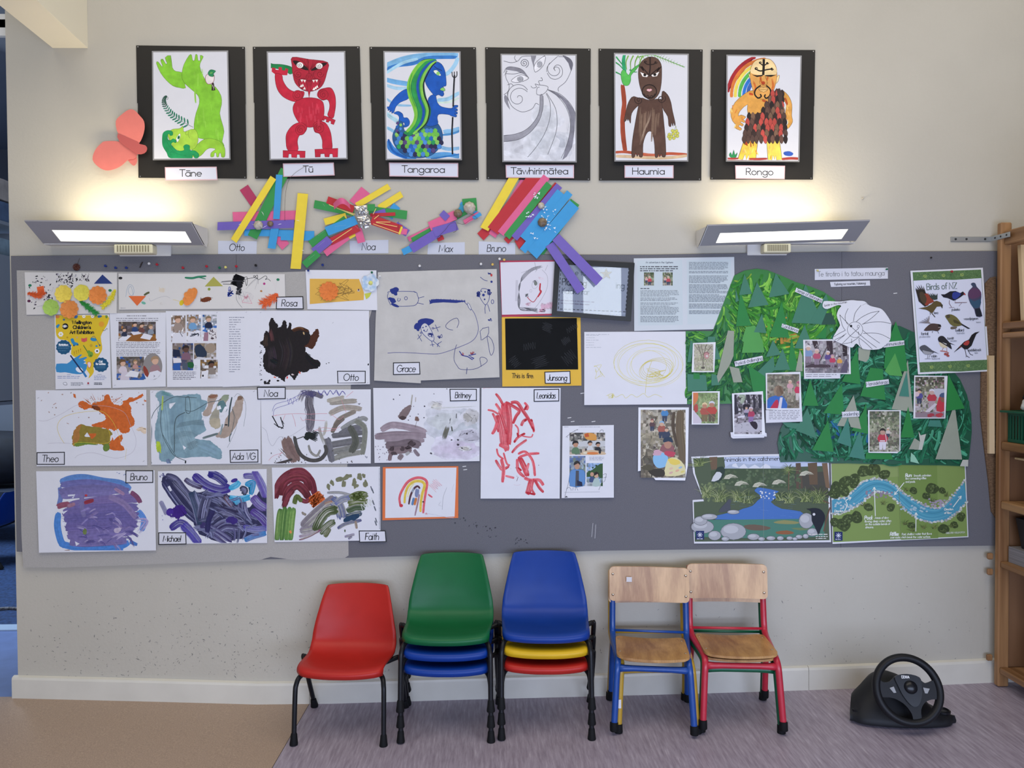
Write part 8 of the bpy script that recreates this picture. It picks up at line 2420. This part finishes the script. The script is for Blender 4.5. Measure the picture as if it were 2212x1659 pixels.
# ---- painted paper mountain with cut paper trees
mm = root('mountain_mural', 1790, 1000, .014, 'large painted green paper mountain covered with cut paper trees', 'mural')
M_grn = card('2f7a34', .45)
M_dgr = card('145238', .45)
LQ = P('355,118 430,82 520,68 600,80 700,120 800,165 900,195 1000,235 1080,290 1150,370 1130,480 1000,700 860,860 850,1042 300,1046 5,1050 5,520 200,520')
DQ = P('840,640 980,560 1100,400 1300,500 1400,600 1500,475 1560,485 1660,530 1760,640 1900,760 1990,870 2040,980 2072,1120 2075,1250 2060,1400 2045,1500 1850,1492 1500,1488 1000,1472 860,1466 690,1470 668,1330 690,1230 730,1150 840,1080')
def painted(qm, z, mt, cols, n, seed, special, field):
 s_ = sheet('painted_sheet', TP(FM, qm), z, mt, parent=mm)
 k = Ink(z, seed).frame(*FM)
 xs, ys = [p[0] for p in qm], [p[1] for p in qm]
 made = 0
 for _ in range(n*3):
  if made >= n:
   break
  x, y = k.r.uniform(min(xs), max(xs)), k.r.uniform(min(ys), max(ys))
  a = field(x, y)+k.r.gauss(0, .35)
  b = k.r.uniform(-.012, .012)
  pts = []
  for i in range(7):
   pts.append((x, y))
   x += 24*math.cos(a)
   y += 24*math.sin(a)
   a += b*24
  while pts and not (inside(pts[-1], qm)):
   pts.pop()
  if len(pts) < 3 or not inside(pts[0], qm) or not inside((pts[0][0], pts[0][1]-16), qm) or not inside((pts[-1][0]+8, pts[-1][1]+12), qm):
   continue
  c = special(x, y, k.r) or k.r.choice(cols)
  w = k.r.uniform(9, 28)
  k.brush(pts, w, c, 5, .3, c2=k.r.choice(cols), gap=.15, sm=3)
  made += 1
 k.build('brush_strokes', s_, M_paint)['kind'] = 'stuff'
painted(DQ, .0166, M_dgr, ['0f4a30', '17583a', '0c3a28', '1f6a48', '2c7c58', '114c34', '4a9a78'], 800, 50,
  lambda x, y, r: r.choice(('1c4a84', '2a6ca0', '143a60')) if (abs(y-1300) < 60 and 1020 < x < 1330 and r.random() < .6) else None,
  lambda x, y: 2.2+.9*math.sin(x/190)+.6*math.cos(y/150))
painted(LQ, .0172, M_grn, ['2f7a2c', '4a982f', '62ac3c', '246424', '83c04c', '3c8a2c', '1f5a24'], 640, 51,
  lambda x, y, r: r.choice(('1c5a38', '12462c', '2a6c40', '174f36')) if (y > 520+.5*max(0, x-200) or y > 900) else (r.choice(('c8a03c', 'b8843a', '8cae3c')) if (x < 470 and y < 150) or (640 < x < 760 and 560 < y < 680) else None),
  lambda x, y: 1.9+.8*math.sin(x/130+1)+.7*math.cos(y/110))
TC = {'T': '3b7860', 'G': '1c7c36', 'Y': '949a8a', 'L': '4c9848', 'K': '1c4a3a', 'U': '3a7c6c', 'P': '8cc0a4', 'W': 'b8bab0'}
M_tree = {c: card(h, .6) for c, h in TC.items()}
TREES = '''T 365,210 390,300 365,312|G 400,230 480,480 368,485|T 430,105 485,250 390,260|T 520,165 605,330 455,350|T 655,100 755,250 605,278|L 440,490 505,480 530,515 560,590 575,675 410,678 425,600 410,590|T 555,395 588,535 498,528|G 700,305 755,570 608,562
K 1000,390 1060,390 1095,470 985,475|T 870,180 990,440 980,470 770,460|T 1020,250 1045,330 985,475 905,450|G 1025,480 1020,575 940,570|T 865,475 910,600 905,648 790,645|G 770,560 820,805 740,805|Y 830,655 850,700 850,810 800,810|T 635,585 695,690 585,708|T 640,700 650,800 570,870 498,840|T 705,645 760,800 640,805|G 455,765 580,850 580,1030 490,950
T 40,580 62,620 40,745 15,745|T 225,620 258,725 215,725|T 165,560 220,560 215,605 160,600|T 15,830 150,840 162,950 18,955|G 60,822 105,830 108,955 60,955|T 190,830 235,840 250,910 190,915|Y 310,515 355,520 350,700 320,770 240,895 230,850|Y 320,775 390,790 415,890 350,892
Y 1255,640 1345,640 1330,720 1310,745 1255,730|G 1245,650 1270,905 1135,885|T 1000,862 1090,870 1075,890 1020,880|G 1525,450 1565,560 1585,600 1610,810 1565,812 1440,790 1450,650|L 1520,680 1575,848 1480,840 1445,810|G 1340,785 1430,795 1450,1020 1268,990|Y 1612,730 1650,1105 1495,1085|U 1605,810 1622,995 1550,990|G 905,870 965,1062 850,1060|G 1135,900 1150,1125 1000,1115
G 1310,1040 1325,1265 1205,1240 1290,1100|Y 1220,985 1275,1230 1200,1215 1175,1150 1155,1210 1100,1205|U 1180,1145 1205,1360 1098,1325|U 1265,1235 1305,1450 1185,1430|T 700,1180 870,1190 860,1240 740,1215|T 885,1075 955,1300 800,1240|G 1035,1165 1075,1395 920,1382|G 1310,1400 1490,1405 1505,1450 1305,1445|G 1615,1065 1660,1292 1560,1290|G 1905,830 2025,1080 1890,1100|Y 1950,1045 2005,1450 1812,1448|U 1770,1165 1845,1165 1860,1215 1755,1210
W 1690,1245 1705,1275 1745,1265 1730,1320 1715,1380 1660,1378 1700,1320|Y 1660,1295 1700,1320 1690,1378 1620,1375|P 1635,1400 1660,1420 1695,1480 1630,1465|W 2010,1452 2050,1452 2048,1500 1990,1498'''
rt = random.Random(12)
for i, t in enumerate(TREES.replace('\n', '|').split('|')):
 c, pts = t.split(' ', 1)
 z = .0208+.0004*(i % 4)+rt.uniform(0, .0001)
 sheet('paper_tree', TP(FM, pts), Sheet(z, 560+float(pts.split(',')[1].split(' ')[0])/3.35, rt.choice((0, 0, .00003))), M_tree[c], parent=mm, th=.0004)

# ---- word strips, title, spider drawing
def strip(q, text, h, label, dy=.42, sx=.78, col='50545e', w=.8, z=.0232, group='word strips on the mountain mural'):
 fa = Sheet(z)
 o = sheet('word_strip', q, fa, M_labelpaper, label, 'label', group)
 k = Ink(fa, 3)
 cx, cy = sum(p[0] for p in q)/4, sum(p[1] for p in q)/4
 rot = math.degrees(math.atan2(q[1][1]-q[0][1], q[1][0]-q[0][0]))
 k.text(text, cx, cy+h*dy, h, w, col, rot=rot, anchor='m', sx=sx)
 k.build('lettering', o)
strip(TP(FM, '805,205 998,290 990,318 795,235'), 'Sense of Belonging', 7, 'steeply sloping word strip near the top of the mountain mural')
strip(TP(FM, '703,465 825,505 815,535 697,492'), 'Confidence', 7, 'small sloping word strip in the light green middle of the mural')
strip(TP(FM, '357,740 560,698 565,735 362,777'), 'Physical challenging', 7.2, 'rising word strip beside the photo of a child among twigs')
strip(TP(FM, '1435,603 1585,587 1588,620 1437,640'), 'Communication', 7, 'word strip under the right edge of the spider drawing')
strip(TP(FM, '1307,888 1473,868 1477,902 1312,928'), 'Manaakitanga', 7.6, 'word strip on the broad green tree below the spider drawing')
strip(TP(FM, '1133,1105 1260,1098 1262,1138 1137,1145'), 'Leadership', 7.6, 'word strip across the small grey tree low in the mural')
strip([(1760, 581), (1918, 578), (1918, 602), (1760, 605)], 'Te tirotiro i to tatou maunga', 10.8, 'long white title strip pinned on bare felt above the mural', col='77797e', w=1.0, z=.0140, sx=.84, group=None)
strip([(1793, 609), (1879, 606), (1880, 617), (1795, 620)], 'Exploring our mountain, Matairangi', 5.0, 'short white subtitle strip under the long title strip', col='3c3e44', w=.7, z=.0140, sx=.70, group=None)
pin(1765, 585, 'y', 'yellow pin at the left end of the long title strip', .0140, .7)
pin(1914, 582, 'g', 'green pin at the right end of the long title strip', .0140, .7)
pin(2054, 587, 'r', 'red pin at the top of the bird poster', .0170, .8)
wq = smooth_pts(TP(FM, '997,345 1000,312 1020,302 1120,306 1200,296 1250,300 1300,305 1335,335 1390,350 1420,360 1450,390 1490,455 1490,500 1485,580 1450,620 1400,652 1290,650 1240,610 1210,640 1150,620 1090,592 1070,575 1085,540 1115,490 1120,470 1098,410 1110,365 1130,338 1100,333 1030,360'), 3, True)
fa = Sheet(.0250)
o = sheet('spider_drawing', wq, fa, M_paper, 'white cut-out spider web drawing with a black ink face', 'drawing')
k = Ink(fa, 60).frame(*FM3)
D = '1c1c20'
k.ring(348, 478, 86, 88, 4, D).ell(303, 437, 14, 14, D).ring(384, 442, 12, 15, 4, D)
for pts in ('175,310 300,440 470,590 590,680', '190,650 280,560 390,460', '175,310 205,430 240,485', '110,560 170,520 240,485', '120,590 190,560 250,520', '150,600 230,540', '270,240 240,310 240,370 265,420', '415,205 350,290 330,385', '620,270 520,290 420,340 360,390', '620,270 530,350 430,420', '750,410 640,390 530,395 430,415', '740,580 640,530 540,515 440,520', '430,480 500,540 625,630', '380,560 460,620 540,695', '390,580 400,640 425,690', '215,635 300,620 380,570', '310,580 310,630', '385,500 390,540'):
 k.line(pts, 4.5, D, 5)
k.line('430,205 470,185 495,200', 3, '7a7c84', 3).text('Spider in the mountain', 0, 218, 22, 2.6, '3a3034', rot=-9, sx=.95, slant=.2)
k.build('ink_lines', o, M_ink)

# ---- photographs on and beside the mural
M_photo = card('dcdde2', .35)
BUSH = ['5c6450', '7c8468', '9a9c84', '8c8478', '6c6a5c', 'aaa898']
def snap(q, frame, label, art, seed, caption=None, z=.0226, quad=None, inset=2.2):
 r = sheet('photograph', q, Sheet(z, q[0][1], .00002), M_photo, label, 'photograph', 'photographs on the mountain mural')
 k = Ink(Sheet(z, q[0][1], .00002), seed)
 xs, ys = sorted(p[0] for p in q), sorted(p[1] for p in q)
 k.clip = (xs[1]+inset, ys[1]+inset, xs[-2]-inset, ys[-2]-inset)
 k.frame(*frame)
 art(k)
 k.clip = None
 k.build('picture', r, M_ink)
 if caption:
  c = sheet('caption', caption[0], z+.0010, M_labelpaper, parent=r)
  k = Ink(z+.0010, seed)
  k.rows(*caption[1:])
  k.build('lettering', c, M_ink)
def full(k, pal, n, m=None):
 x0, y0, x1, y1 = k.clip
 f = (k.x0, k.y0, k.s)
 k.frame(0, 0, 1)
 k.photo(x0, y0, x1, y1, pal, n, m)
 k.frame(*f)
def leaves(k, n, cols, l=20, w=3):
 x0, y0, x1, y1 = [(v-(k.x0, k.y0)[i % 2])*k.s for i, v in enumerate(k.clip)]
 for _ in range(n):
  x, y = k.r.uniform(x0, x1), k.r.uniform(y0, y1)
  a = k.r.uniform(0, 3.2)
  k.line([(x, y), (x+l*.5*math.cos(a)+3, y+l*.5*math.sin(a)), (x+l*math.cos(a), y+l*math.sin(a))], w, k.r.choice(cols), taper=True)
def art(k):
 full(k, ['aca898', 'b4ae9c', 'a8a48c', 'b0ac98', 'a4a888'], 16)
 leaves(k, 90, ['8c8878', 'c4c0ae', '989c7c'], 40, 4)
 for pts in ('140,945 190,1100 200,1210', '240,950 205,1090 205,1200', '100,950 180,1060', '300,970 230,1060 205,1120', '180,945 200,1080'):
  k.line(pts, 7, '625a50', 4, taper=.5)
 k.ell(240, 1080, 30, 36, 'b88a88').line('205,1060 240,1040 272,1060', 9, '8a5c60', 4).ell(245, 1085, 14, 14, 'd0c4c0').ell(200, 1215, 22, 12, '5a544c')
snap([(1497, 741), (1546, 739), (1543, 804), (1494, 804)], FM2, 'pale photo of a child among bare twigs at the left of the mural', art, 70)
def art(k):
 full(k, ['7c9060', '8c9c6c', '9aa47c', '84946a', '6c7c54'], 14)
 leaves(k, 80, ['a8b488', '6c7c50', 'b8c098', '56683c'], 70, 7)
 k.poly('105,180 180,180 175,290 120,360 105,340', 'cc7c50', 2).poly('105,430 150,470 225,560 220,625 105,625', 'c8c0cc', 2).poly('120,380 170,340 180,440 140,460', 'b04c48', 2)
 k.figure(275, 590, 260, 'a8584c', 'd8c498', 'b8846c', '7c6c50').figure(375, 590, 280, 'b44c44', 'c8ccd4', 'b08068', '64584c').line('300,440 440,560', 9, '8c7458')
snap([(1495, 846), (1555, 845), (1553, 917), (1494, 917)], FM4, 'photo of children in orange vests among leaves, lower left of the mural', art, 71)
def art(k):
 full(k, ['5c5a5c', '6a666c', '4c484c', '8a848c', 'b4b0b8', 'a8a4ac'], 14)
 for x, w in ((700, 60), (890, 44), (970, 34), (1050, 40)):
  k.brush([(x-10, 190), (x+4, 330), (x+(30 if x < 800 else 2), 480 if x < 800 else 400)], w, '34303a', 6, .2)
 k.brush('760,220 820,240 790,330', 60, '9ca894', 6, .2).poly('690,640 900,590 1090,560 1098,720 690,730', 'b4b2bc', 2)
 k.brush('740,530 860,510', 24, 'c4c2cc', 4)
 leaves(k, 50, ['8c8890', '4a464c', 'c0bcc4'], 40, 5)
 k.poly('810,360 860,345 900,370 880,440 830,450', '221e26', 2).figure(925, 600, 210, 'a8405c', 'c8bcc8', 'b8948c', '8a70a0').figure(862, 520, 140, 'a89cb0', '5c4c54').poly('905,600 990,590 1020,650 1000,700 960,680', '2c242e', 2)
snap([(1581, 850), (1648, 845), (1653, 940), (1584, 942)], FM4, 'photo of children on a dark forest path, on bare felt', art, 72, (TP(FM4, '636,740 1090,728 1145,755 1148,800 1112,800 1110,815 672,828 645,810'), 1588, 934.5, 1645, 3.6, 2, '8c8c94', 1.3))
def art(k):
 full(k, ['6c6a5c', '8c8878', '9a9484', '847c70', '746c60'], 16)
 leaves(k, 110, ['55523f', 'a8a494', '7c7868', '4c4a40'], 40, 5)
 k.brush('1440,500 1540,520 1620,530', 40, '54483c', 6).figure(1475, 190, 180, 'c89ca4', 'c8b8a8', 'c8a090', 'b8a49c').figure(1600, 290, 260, 'c03c5c', 'b8607c', 'b89080', 'c8c0c0')
 k.poly('1150,410 1155,290 1210,240 1330,220 1400,270 1430,420', '3a68b4', 2).poly('1200,410 1215,370 1270,290 1310,295 1300,412', 'b8304c', 2).poly('1335,250 1372,250 1350,410 1305,412', 'd0ccd8').ell(1315, 160, 70, 78, '7c6858').brush('1290,100 1260,160 1280,220', 30, '94806c', 6, .15).brush('1330,95 1340,150 1370,200', 30, '6c5848', 6, .15)
snap([(1654, 806), (1729, 803), (1732, 884), (1655, 885)], FM4, 'photo seen from behind of a child in a blue jacket with red pack', art, 73, (TP(FM4, '1132,430 1640,405 1648,590 1135,608'), 1661, 886, 1728, 3.6, 6, '8c8c94', 1.3), z=.0230)
def art(k):
 full(k, ['b4b0b4', 'a09ca0', '8c868c', '746c72', '7c7880'], 20)
 k.poly('1420,905 1480,905 1500,1000 1450,1000', '3c3034').poly('1580,905 1650,905 1660,1110 1600,1100', '3c3038').brush('1500,1160 1560,1040 1600,960', 12, '55494c').brush('1600,960 1640,1080', 12, '4c4044').poly('1330,1200 1420,1170 1560,1180 1700,1190 1700,1210 1330,1215', '4a3c44').poly('1755,910 1815,905 1815,1080 1770,1090', '33292e')
 leaves(k, 60, ['6c6468', 'c4c0c4', '4c4448'], 50, 5)
 for x, y, h, t, hr in ((1380, 1160, 190, '7c94b8', 'd8d0d0'), (1475, 1180, 170, 'b0546c', 'd0b8b8'), (1600, 1180, 150, '5c4c84', 'd4ccd0'), (1650, 1210, 140, 'b8405c', 'b890a0'), (1730, 1210, 120, 'd09c4c', '2c2428')):
  k.figure(x, y, h, t, hr, 'c8a898', '8c7c8c')
 k.poly('1760,1200 1815,1110 1815,1290 1740,1290', '5c5468', 2)
snap([(1735, 734), (1836, 732), (1838, 808), (1737, 808)], FM2, 'wide photo of children by tall trunks below the spider drawing', art, 74, (TP(FM2, '1330,1215 1736,1205 1738,1335 1332,1340'), 1741, 796.5, 1811, 4, 5, '8c8c94', 1.4))
def art(k):
 full(k, BUSH, 16)
 leaves(k, 150, ['4c5440', 'b4b4a0', '7c8460', '3c3c34', '9a9480'], 40, 5)
 k.figure(900, 810, 130, 'c8bcb8', 'd4ccc8').figure(825, 985, 290, 'b83c4c', '2c2624', 'b89484', 'd4d0da').rect(785, 853, 858, 868, 'd8d0d4').line('862,760 882,880', 9, 'd4c8cc')
snap([(1875, 886), (1946, 886), (1945, 973), (1938, 979), (1876, 978)], FM5, 'photo of a child in a red vest on a bush track, low in the mural', art, 75)
def art(k):
 full(k, ['4c4c40', '6c6c5c', '9a9a80', 'a8a49c', 'b0a8ac', '9c7c84'], 16)
 leaves(k, 70, ['3c4030', '9c9c84', '6c7058'], 60, 5)
 k.poly('1500,140 1720,130 1720,260 1600,260 1560,200', 'b8bac4', 2)
 k.figure(1340, 340, 200, '54508c', '2c2628').ell(1300, 205, 40, 36, 'd0b8bc').figure(1515, 400, 260, 'b03c48', 'd0ccd8', 'c0a098', 'a8949c').poly('1580,440 1600,300 1630,230 1700,230 1720,260 1715,440', 'b83844', 2).ell(1675, 270, 40, 50, '8a5c4c').poly('1620,240 1650,190 1720,190 1722,250', '4a5878', 2).poly('1420,450 1560,330 1590,350 1470,470', 'c8c0c8').poly('1260,470 1720,460 1700,545 1260,545', '8c7c84', 2).blot(1500, 500, 50, 26, 'a03c48').blot(1620, 500, 60, 26, 'b04048')
snap([(1975, 811), (2047, 812), (2042, 904), (1973, 904)], FM5, 'photo of children crouching in red vests under the bird poster', art, 76)
def art(k):
 full(k, ['a8a294', 'b0a898', '948c78', '7c7464', '5c564c', '6c6458'], 18, 24)
 leaves(k, 130, ['c8c0a8', '6c6450', '8c8468', '4c463c'], 60, 6)
 k.brush('1990,300 1985,500 2020,800', 80, '6a5c48', 10, .25).brush('1930,310 1920,450 1960,640', 30, '54483a', 6)
 for x, y, h, t, hr in ((1720, 490, 110, '5c4448', '8a4c50'), (1840, 400, 140, '4c84b8', '4c84b8'), (1812, 560, 160, 'a05c50', '88b0d0'), (1858, 600, 140, '3c4458', '6c6058')):
  k.figure(x, y, h, t, hr)
 k.poly('1800,690 1820,620 1910,620 1930,690', '8c5c60', 2).ell(1870, 620, 36, 40, 'b08470').poly('1825,600 1840,555 1900,550 1920,600 1875,590', '2e3c50', 2)
 k.blot(1800, 770, 70, 80, '88b8dc', 18, .06).blot(1770, 700, 50, 24, 'c8a0b0', 14, .2).blot(1890, 710, 50, 30, 'b8485c', 14, .15).poly('1840,860 1870,760 1950,745 2030,820 2035,900 1900,925 1830,910', 'd8d0a0', 2).blot(1930, 785, 54, 30, 'e0c860', 14, .15)
 for x, y, c in ((1900, 850, 'd8b8a0'), (1960, 870, 'd8a890'), (1990, 840, '9cb8cc'), (1900, 890, 'd0a8a0'), (2010, 880, 'd4c878')):
  k.ell(x, y, 20, 10, c, -20)
 k.poly('1680,870 1800,850 1840,880 1830,925 1740,925', '3c382f', 2).poly('1610,840 1690,810 1740,850 1680,870', '55503f', 2)
snap([(1379, 880), (1488, 880), (1486, 1005), (1480, 1038), (1416, 1037), (1405, 1023), (1392, 1015), (1378, 1018)], FK, 'torn photo of children in bright sun hats, left of the mural', art, 77, z=.0150, inset=5)

# ---- bird poster
q = TP(FB, '45,103 1127,57 1228,1603 160,1650')
fa = Sheet(.0170, 580, .00002)
o = sheet('poster', q, fa, M_paper, 'white bird poster with fern borders pinned with a red pin', 'poster')
k = Ink(fa, 80).frame(*FB)
def lerp(u, v):
 (ax, ay), (bx, by), (cx, cy), (dx, dy) = (78, 125), (1100, 85), (1200, 1580), (190, 1620)
 return (ax+(bx-ax)*u)*(1-v)+(dx+(cx-dx)*u)*v, (ay+(by-ay)*u)*(1-v)+(dy+(cy-dy)*u)*v
k.poly([lerp(0, 0), lerp(1, 0), lerp(1, 1), lerp(0, 1)], 'd3d7e8').line([lerp(0, .08), lerp(0, .92)], 7, '7c8c7c').line([lerp(1, .08), lerp(1, .92)], 7, '7c8c7c')
for v0, v1 in ((0, .085), (.9, 1)):
 k.poly([lerp(0, v0), lerp(1, v0), lerp(1, v1), lerp(.6, v1+.008), lerp(.3, v1-.004), lerp(0, v1)], '54744a')
 for _ in range(300):
  u, v = k.r.uniform(.0, .97), k.r.uniform(v0, v1)
  a, b = lerp(u, v), lerp(min(1, u+k.r.uniform(.01, .05)), max(v0, min(v1, v+k.r.uniform(-.045, .045))))
  k.line([a, b], 11, k.r.choice(('3a5a34', '6c9058', '86a86c', '2c4828', '9cb880')), taper=True)
 for u in (.18, .45, .72):
  x, y = lerp(u, (v0+v1)/2)
  k.spiral(x, y, 5, 28, 0, 1.6, 6, 'a8bc64')
k.text('Birds of NZ', 292, 388, 92, 9, '55685c', rot=-2.5, sx=.80)
K_, B_ = '1c1a1e', '5a4c2c'
k.poly('262,640 170,560 120,370 160,400 110,350 170,390 130,320 190,385 165,310 215,385 200,305 240,390 240,330 275,430 330,490 400,530 350,560 310,620', '2c2620').poly('200,480 300,440 350,510 400,560 320,600 270,620', '8c3c2c', 2).poly('180,440 230,420 290,520 260,600 200,540', '4a3c2c', 2)
k.poly('310,430 350,480 345,435 380,475 375,432 405,470 410,440 425,475 450,440 450,530 400,540 340,500', '34403c').poly('165,665 290,640 360,600 400,560 440,550 500,575 530,620 520,665 500,635 440,640 400,700 370,740 310,700 280,685', B_, 1).poly('490,600 530,610 525,665 505,640', '3a3628').line('360,730 415,795', 12, '4c4438').line('340,720 345,760', 8, '4c4438')
k.poly('500,455 560,455 640,410 720,405 790,435 830,412 860,440 875,465 840,462 790,500 720,540 690,550 600,510 540,500', '1a1a26', 1).poly('680,430 740,420 800,450 760,500 710,530 670,500', '2c3a8a', 2).poly('840,425 875,465 845,460', 'b03c38').line('630,540 625,590 660,645', 8, '7c6468').line('620,655 700,648', 6, '7c6468').line('715,545 710,580 890,575', 8, '7c6468').line('820,575 770,630', 6, '8c7c80')
k.poly('945,305 975,280 1015,290 1035,340 1080,390 1105,450 1100,540 1085,660 1120,780 1030,785 1000,680 940,590 905,470 920,400 970,350 975,310', '45425c', 2).poly('915,420 980,360 1080,390 1100,470 1000,520 920,500', '5a3c5c', 2).poly('930,520 1000,560 1095,520 1085,640 1000,660 950,600', '34526c', 2).poly('1010,670 1085,660 1120,780 1030,785', '1e2430').poly('950,300 985,285 1020,300 1025,340 975,335', '3c4860', 2)
for i in range(11):
 k.line([(350-i*3, 890-i*2), (165+i*17, 880-i*11)], 9, '3a3234' if i % 2 else 'a8a0a4', taper=.4)
k.poly('245,995 300,930 360,890 440,895 490,905 505,935 480,985 440,1005 380,995 320,1000', '4a3a36', 2).poly('455,905 495,905 508,935 470,940', K_).line('380,1000 370,1030', 7, '4a4040').line('450,1000 470,1040', 7, '4a4040').line('462,950 500,945', 6, 'c8c0b8')
k.poly('562,780 600,758 660,755 740,800 800,880 830,910 760,930 700,935 640,900 600,840', '6a6438', 2).poly('580,770 620,755 640,790 600,815', '4c4434', 2).poly('690,830 760,860 800,900 700,880', '4a4428', 2).poly('800,885 940,965 905,970 810,915', '24242a').blot(690, 955, 44, 24, '6a6054', 12, .2)
k.poly('180,1260 205,1225 260,1210 310,1240 370,1290 400,1320 350,1350 270,1355 220,1310', '50525a', 2).poly('225,1290 270,1300 380,1325 340,1350 260,1350', '9a9ca4', 2).poly('370,1290 480,1345 400,1320', '3a3c44').line('310,1350 300,1410', 6, '5c5c60').line('345,1350 320,1405', 6, '5c5c60').line('262,1420 350,1416', 6, '5c5c60')
k.poly('458,1110 490,1078 540,1080 590,1130 640,1190 665,1275 610,1240 540,1200 470,1160', '26242a', 2).poly('470,1165 540,1200 600,1240 560,1255 500,1235', 'd0c4a8', 2).poly('600,1160 720,1215 640,1195', K_).poly('520,1170 590,1195 580,1205', 'e0e0e4').line('540,1250 520,1290', 6, '9a5c50').line('590,1250 590,1310', 6, '9a5c50').brush('490,1300 560,1305 620,1330', 16, 'a8645c', 4).blot(590, 1355, 40, 24, '9c4c48', 12, .3)
k.poly('690,1325 770,1240 850,1160 920,1130 960,1060 1010,1025 1080,1010 1030,1050 1000,1120 960,1220 900,1275 850,1275 810,1240 740,1290', '1c1a1e', 1).poly('840,1185 905,1140 928,1170 900,1215 850,1210', 'a83c38', 2).poly('770,1245 810,1225 790,1250', '9c4438').line('860,1275 880,1370 930,1400', 8, '3c3638').line('900,1280 940,1350 980,1362', 8, '3c3638').line('870,1390 900,1375', 6, '3c3638')
for s, x, y, h, c, w in (('kea', 400, 748, 44, '33363c', 5), ('pukeko', 665, 700, 44, '33363c', 5), ('woodpigeon', 845, 838, 44, '33363c', 5), ('fantail', 208, 1062, 46, '33363c', 5), ('bellbird', 722, 1010, 46, '33363c', 5), ('tomtit', 598, 1130, 44, '33363c', 5), ('saddleback', 908, 1306, 44, '33363c', 5), ('robin', 360, 1395, 44, '33363c', 5),
      ('kereru', 1030, 882, 28, '9a9eaa', 4), ('piwakawaka', 180, 1102, 34, '9a9eaa', 4), ('korimako', 740, 1048, 34, '9a9eaa', 4), ('miromiro', 640, 1162, 30, '9a9eaa', 4), ('tieke', 1005, 1340, 28, '9a9eaa', 4), ('toutouwai', 365, 1428, 32, '9a9eaa', 4)):
 k.text(s, x, y, h*.86, w, c, rot=-2, sx=.82)
k.build('print', o, M_ink)
# ---- scratches, staples and specks on the felt
ORG[nb.name] = Vector(nb.location)
k = Ink(.0121, 90)
for pts in ('1278,1160 1281,1130', '1285,1163 1287,1133'):
 k.line(pts, 1, 'b4b4b8')
for x, y in ((1230, 903), (1237, 911), (1282, 911), (1258, 850), (1994, 1007), (1003, 1008), (1005, 1015), (1934, 634), (1560, 1008), (700, 595)):
 k.line([(x-4, y), (x+4, y-1)], 1.6, 'd4d4d4')
for x, y, r_ in ((1005, 1125, 26), (1050, 1150, 22), (1440, 1010, 30), (1120, 1170, 20)):
 k.specks(x-r_, y-r_*.6, x+r_, y+r_*.6, 14, .5, 2.2, '3a3a40')
k.build('scratch_marking', nb, M_ink)['kind'] = 'stuff'
# ---- lettering on the toy wheel
hb_, wp_ = SW_TEXT
m = MB()
for word, a0, b0, hh in (('DEXXA', 985, 388, 25),):
 q_ = hh/10
 cx = 0
 for ch in word:
  adv, stks = glyph(ch)
  for ln in stks:
   for (ax, ay), (bx, by) in zip(ln, ln[1:]):
    A, Bp = ((a0+(cx+ax*.8)*q_-1043)*U, (500-b0+ay*q_)*U), ((a0+(cx+bx*.8)*q_-1043)*U, (500-b0+by*q_)*U)
    L = math.hypot(Bp[0]-A[0], Bp[1]-A[1]) or 1
    nx, ny = -(Bp[1]-A[1])/L*.00085, (Bp[0]-A[0])/L*.00085
    m.add([wp_(A[0]+nx, A[1]+ny, .0129), wp_(Bp[0]+nx, Bp[1]+ny, .0129), wp_(Bp[0]-nx, Bp[1]-ny, .0129), wp_(A[0]-nx, A[1]-ny, .0129)], [(0, 1, 2, 3)])
  cx += adv*.8
m.build('lettering', M_white, sw, fix=False)
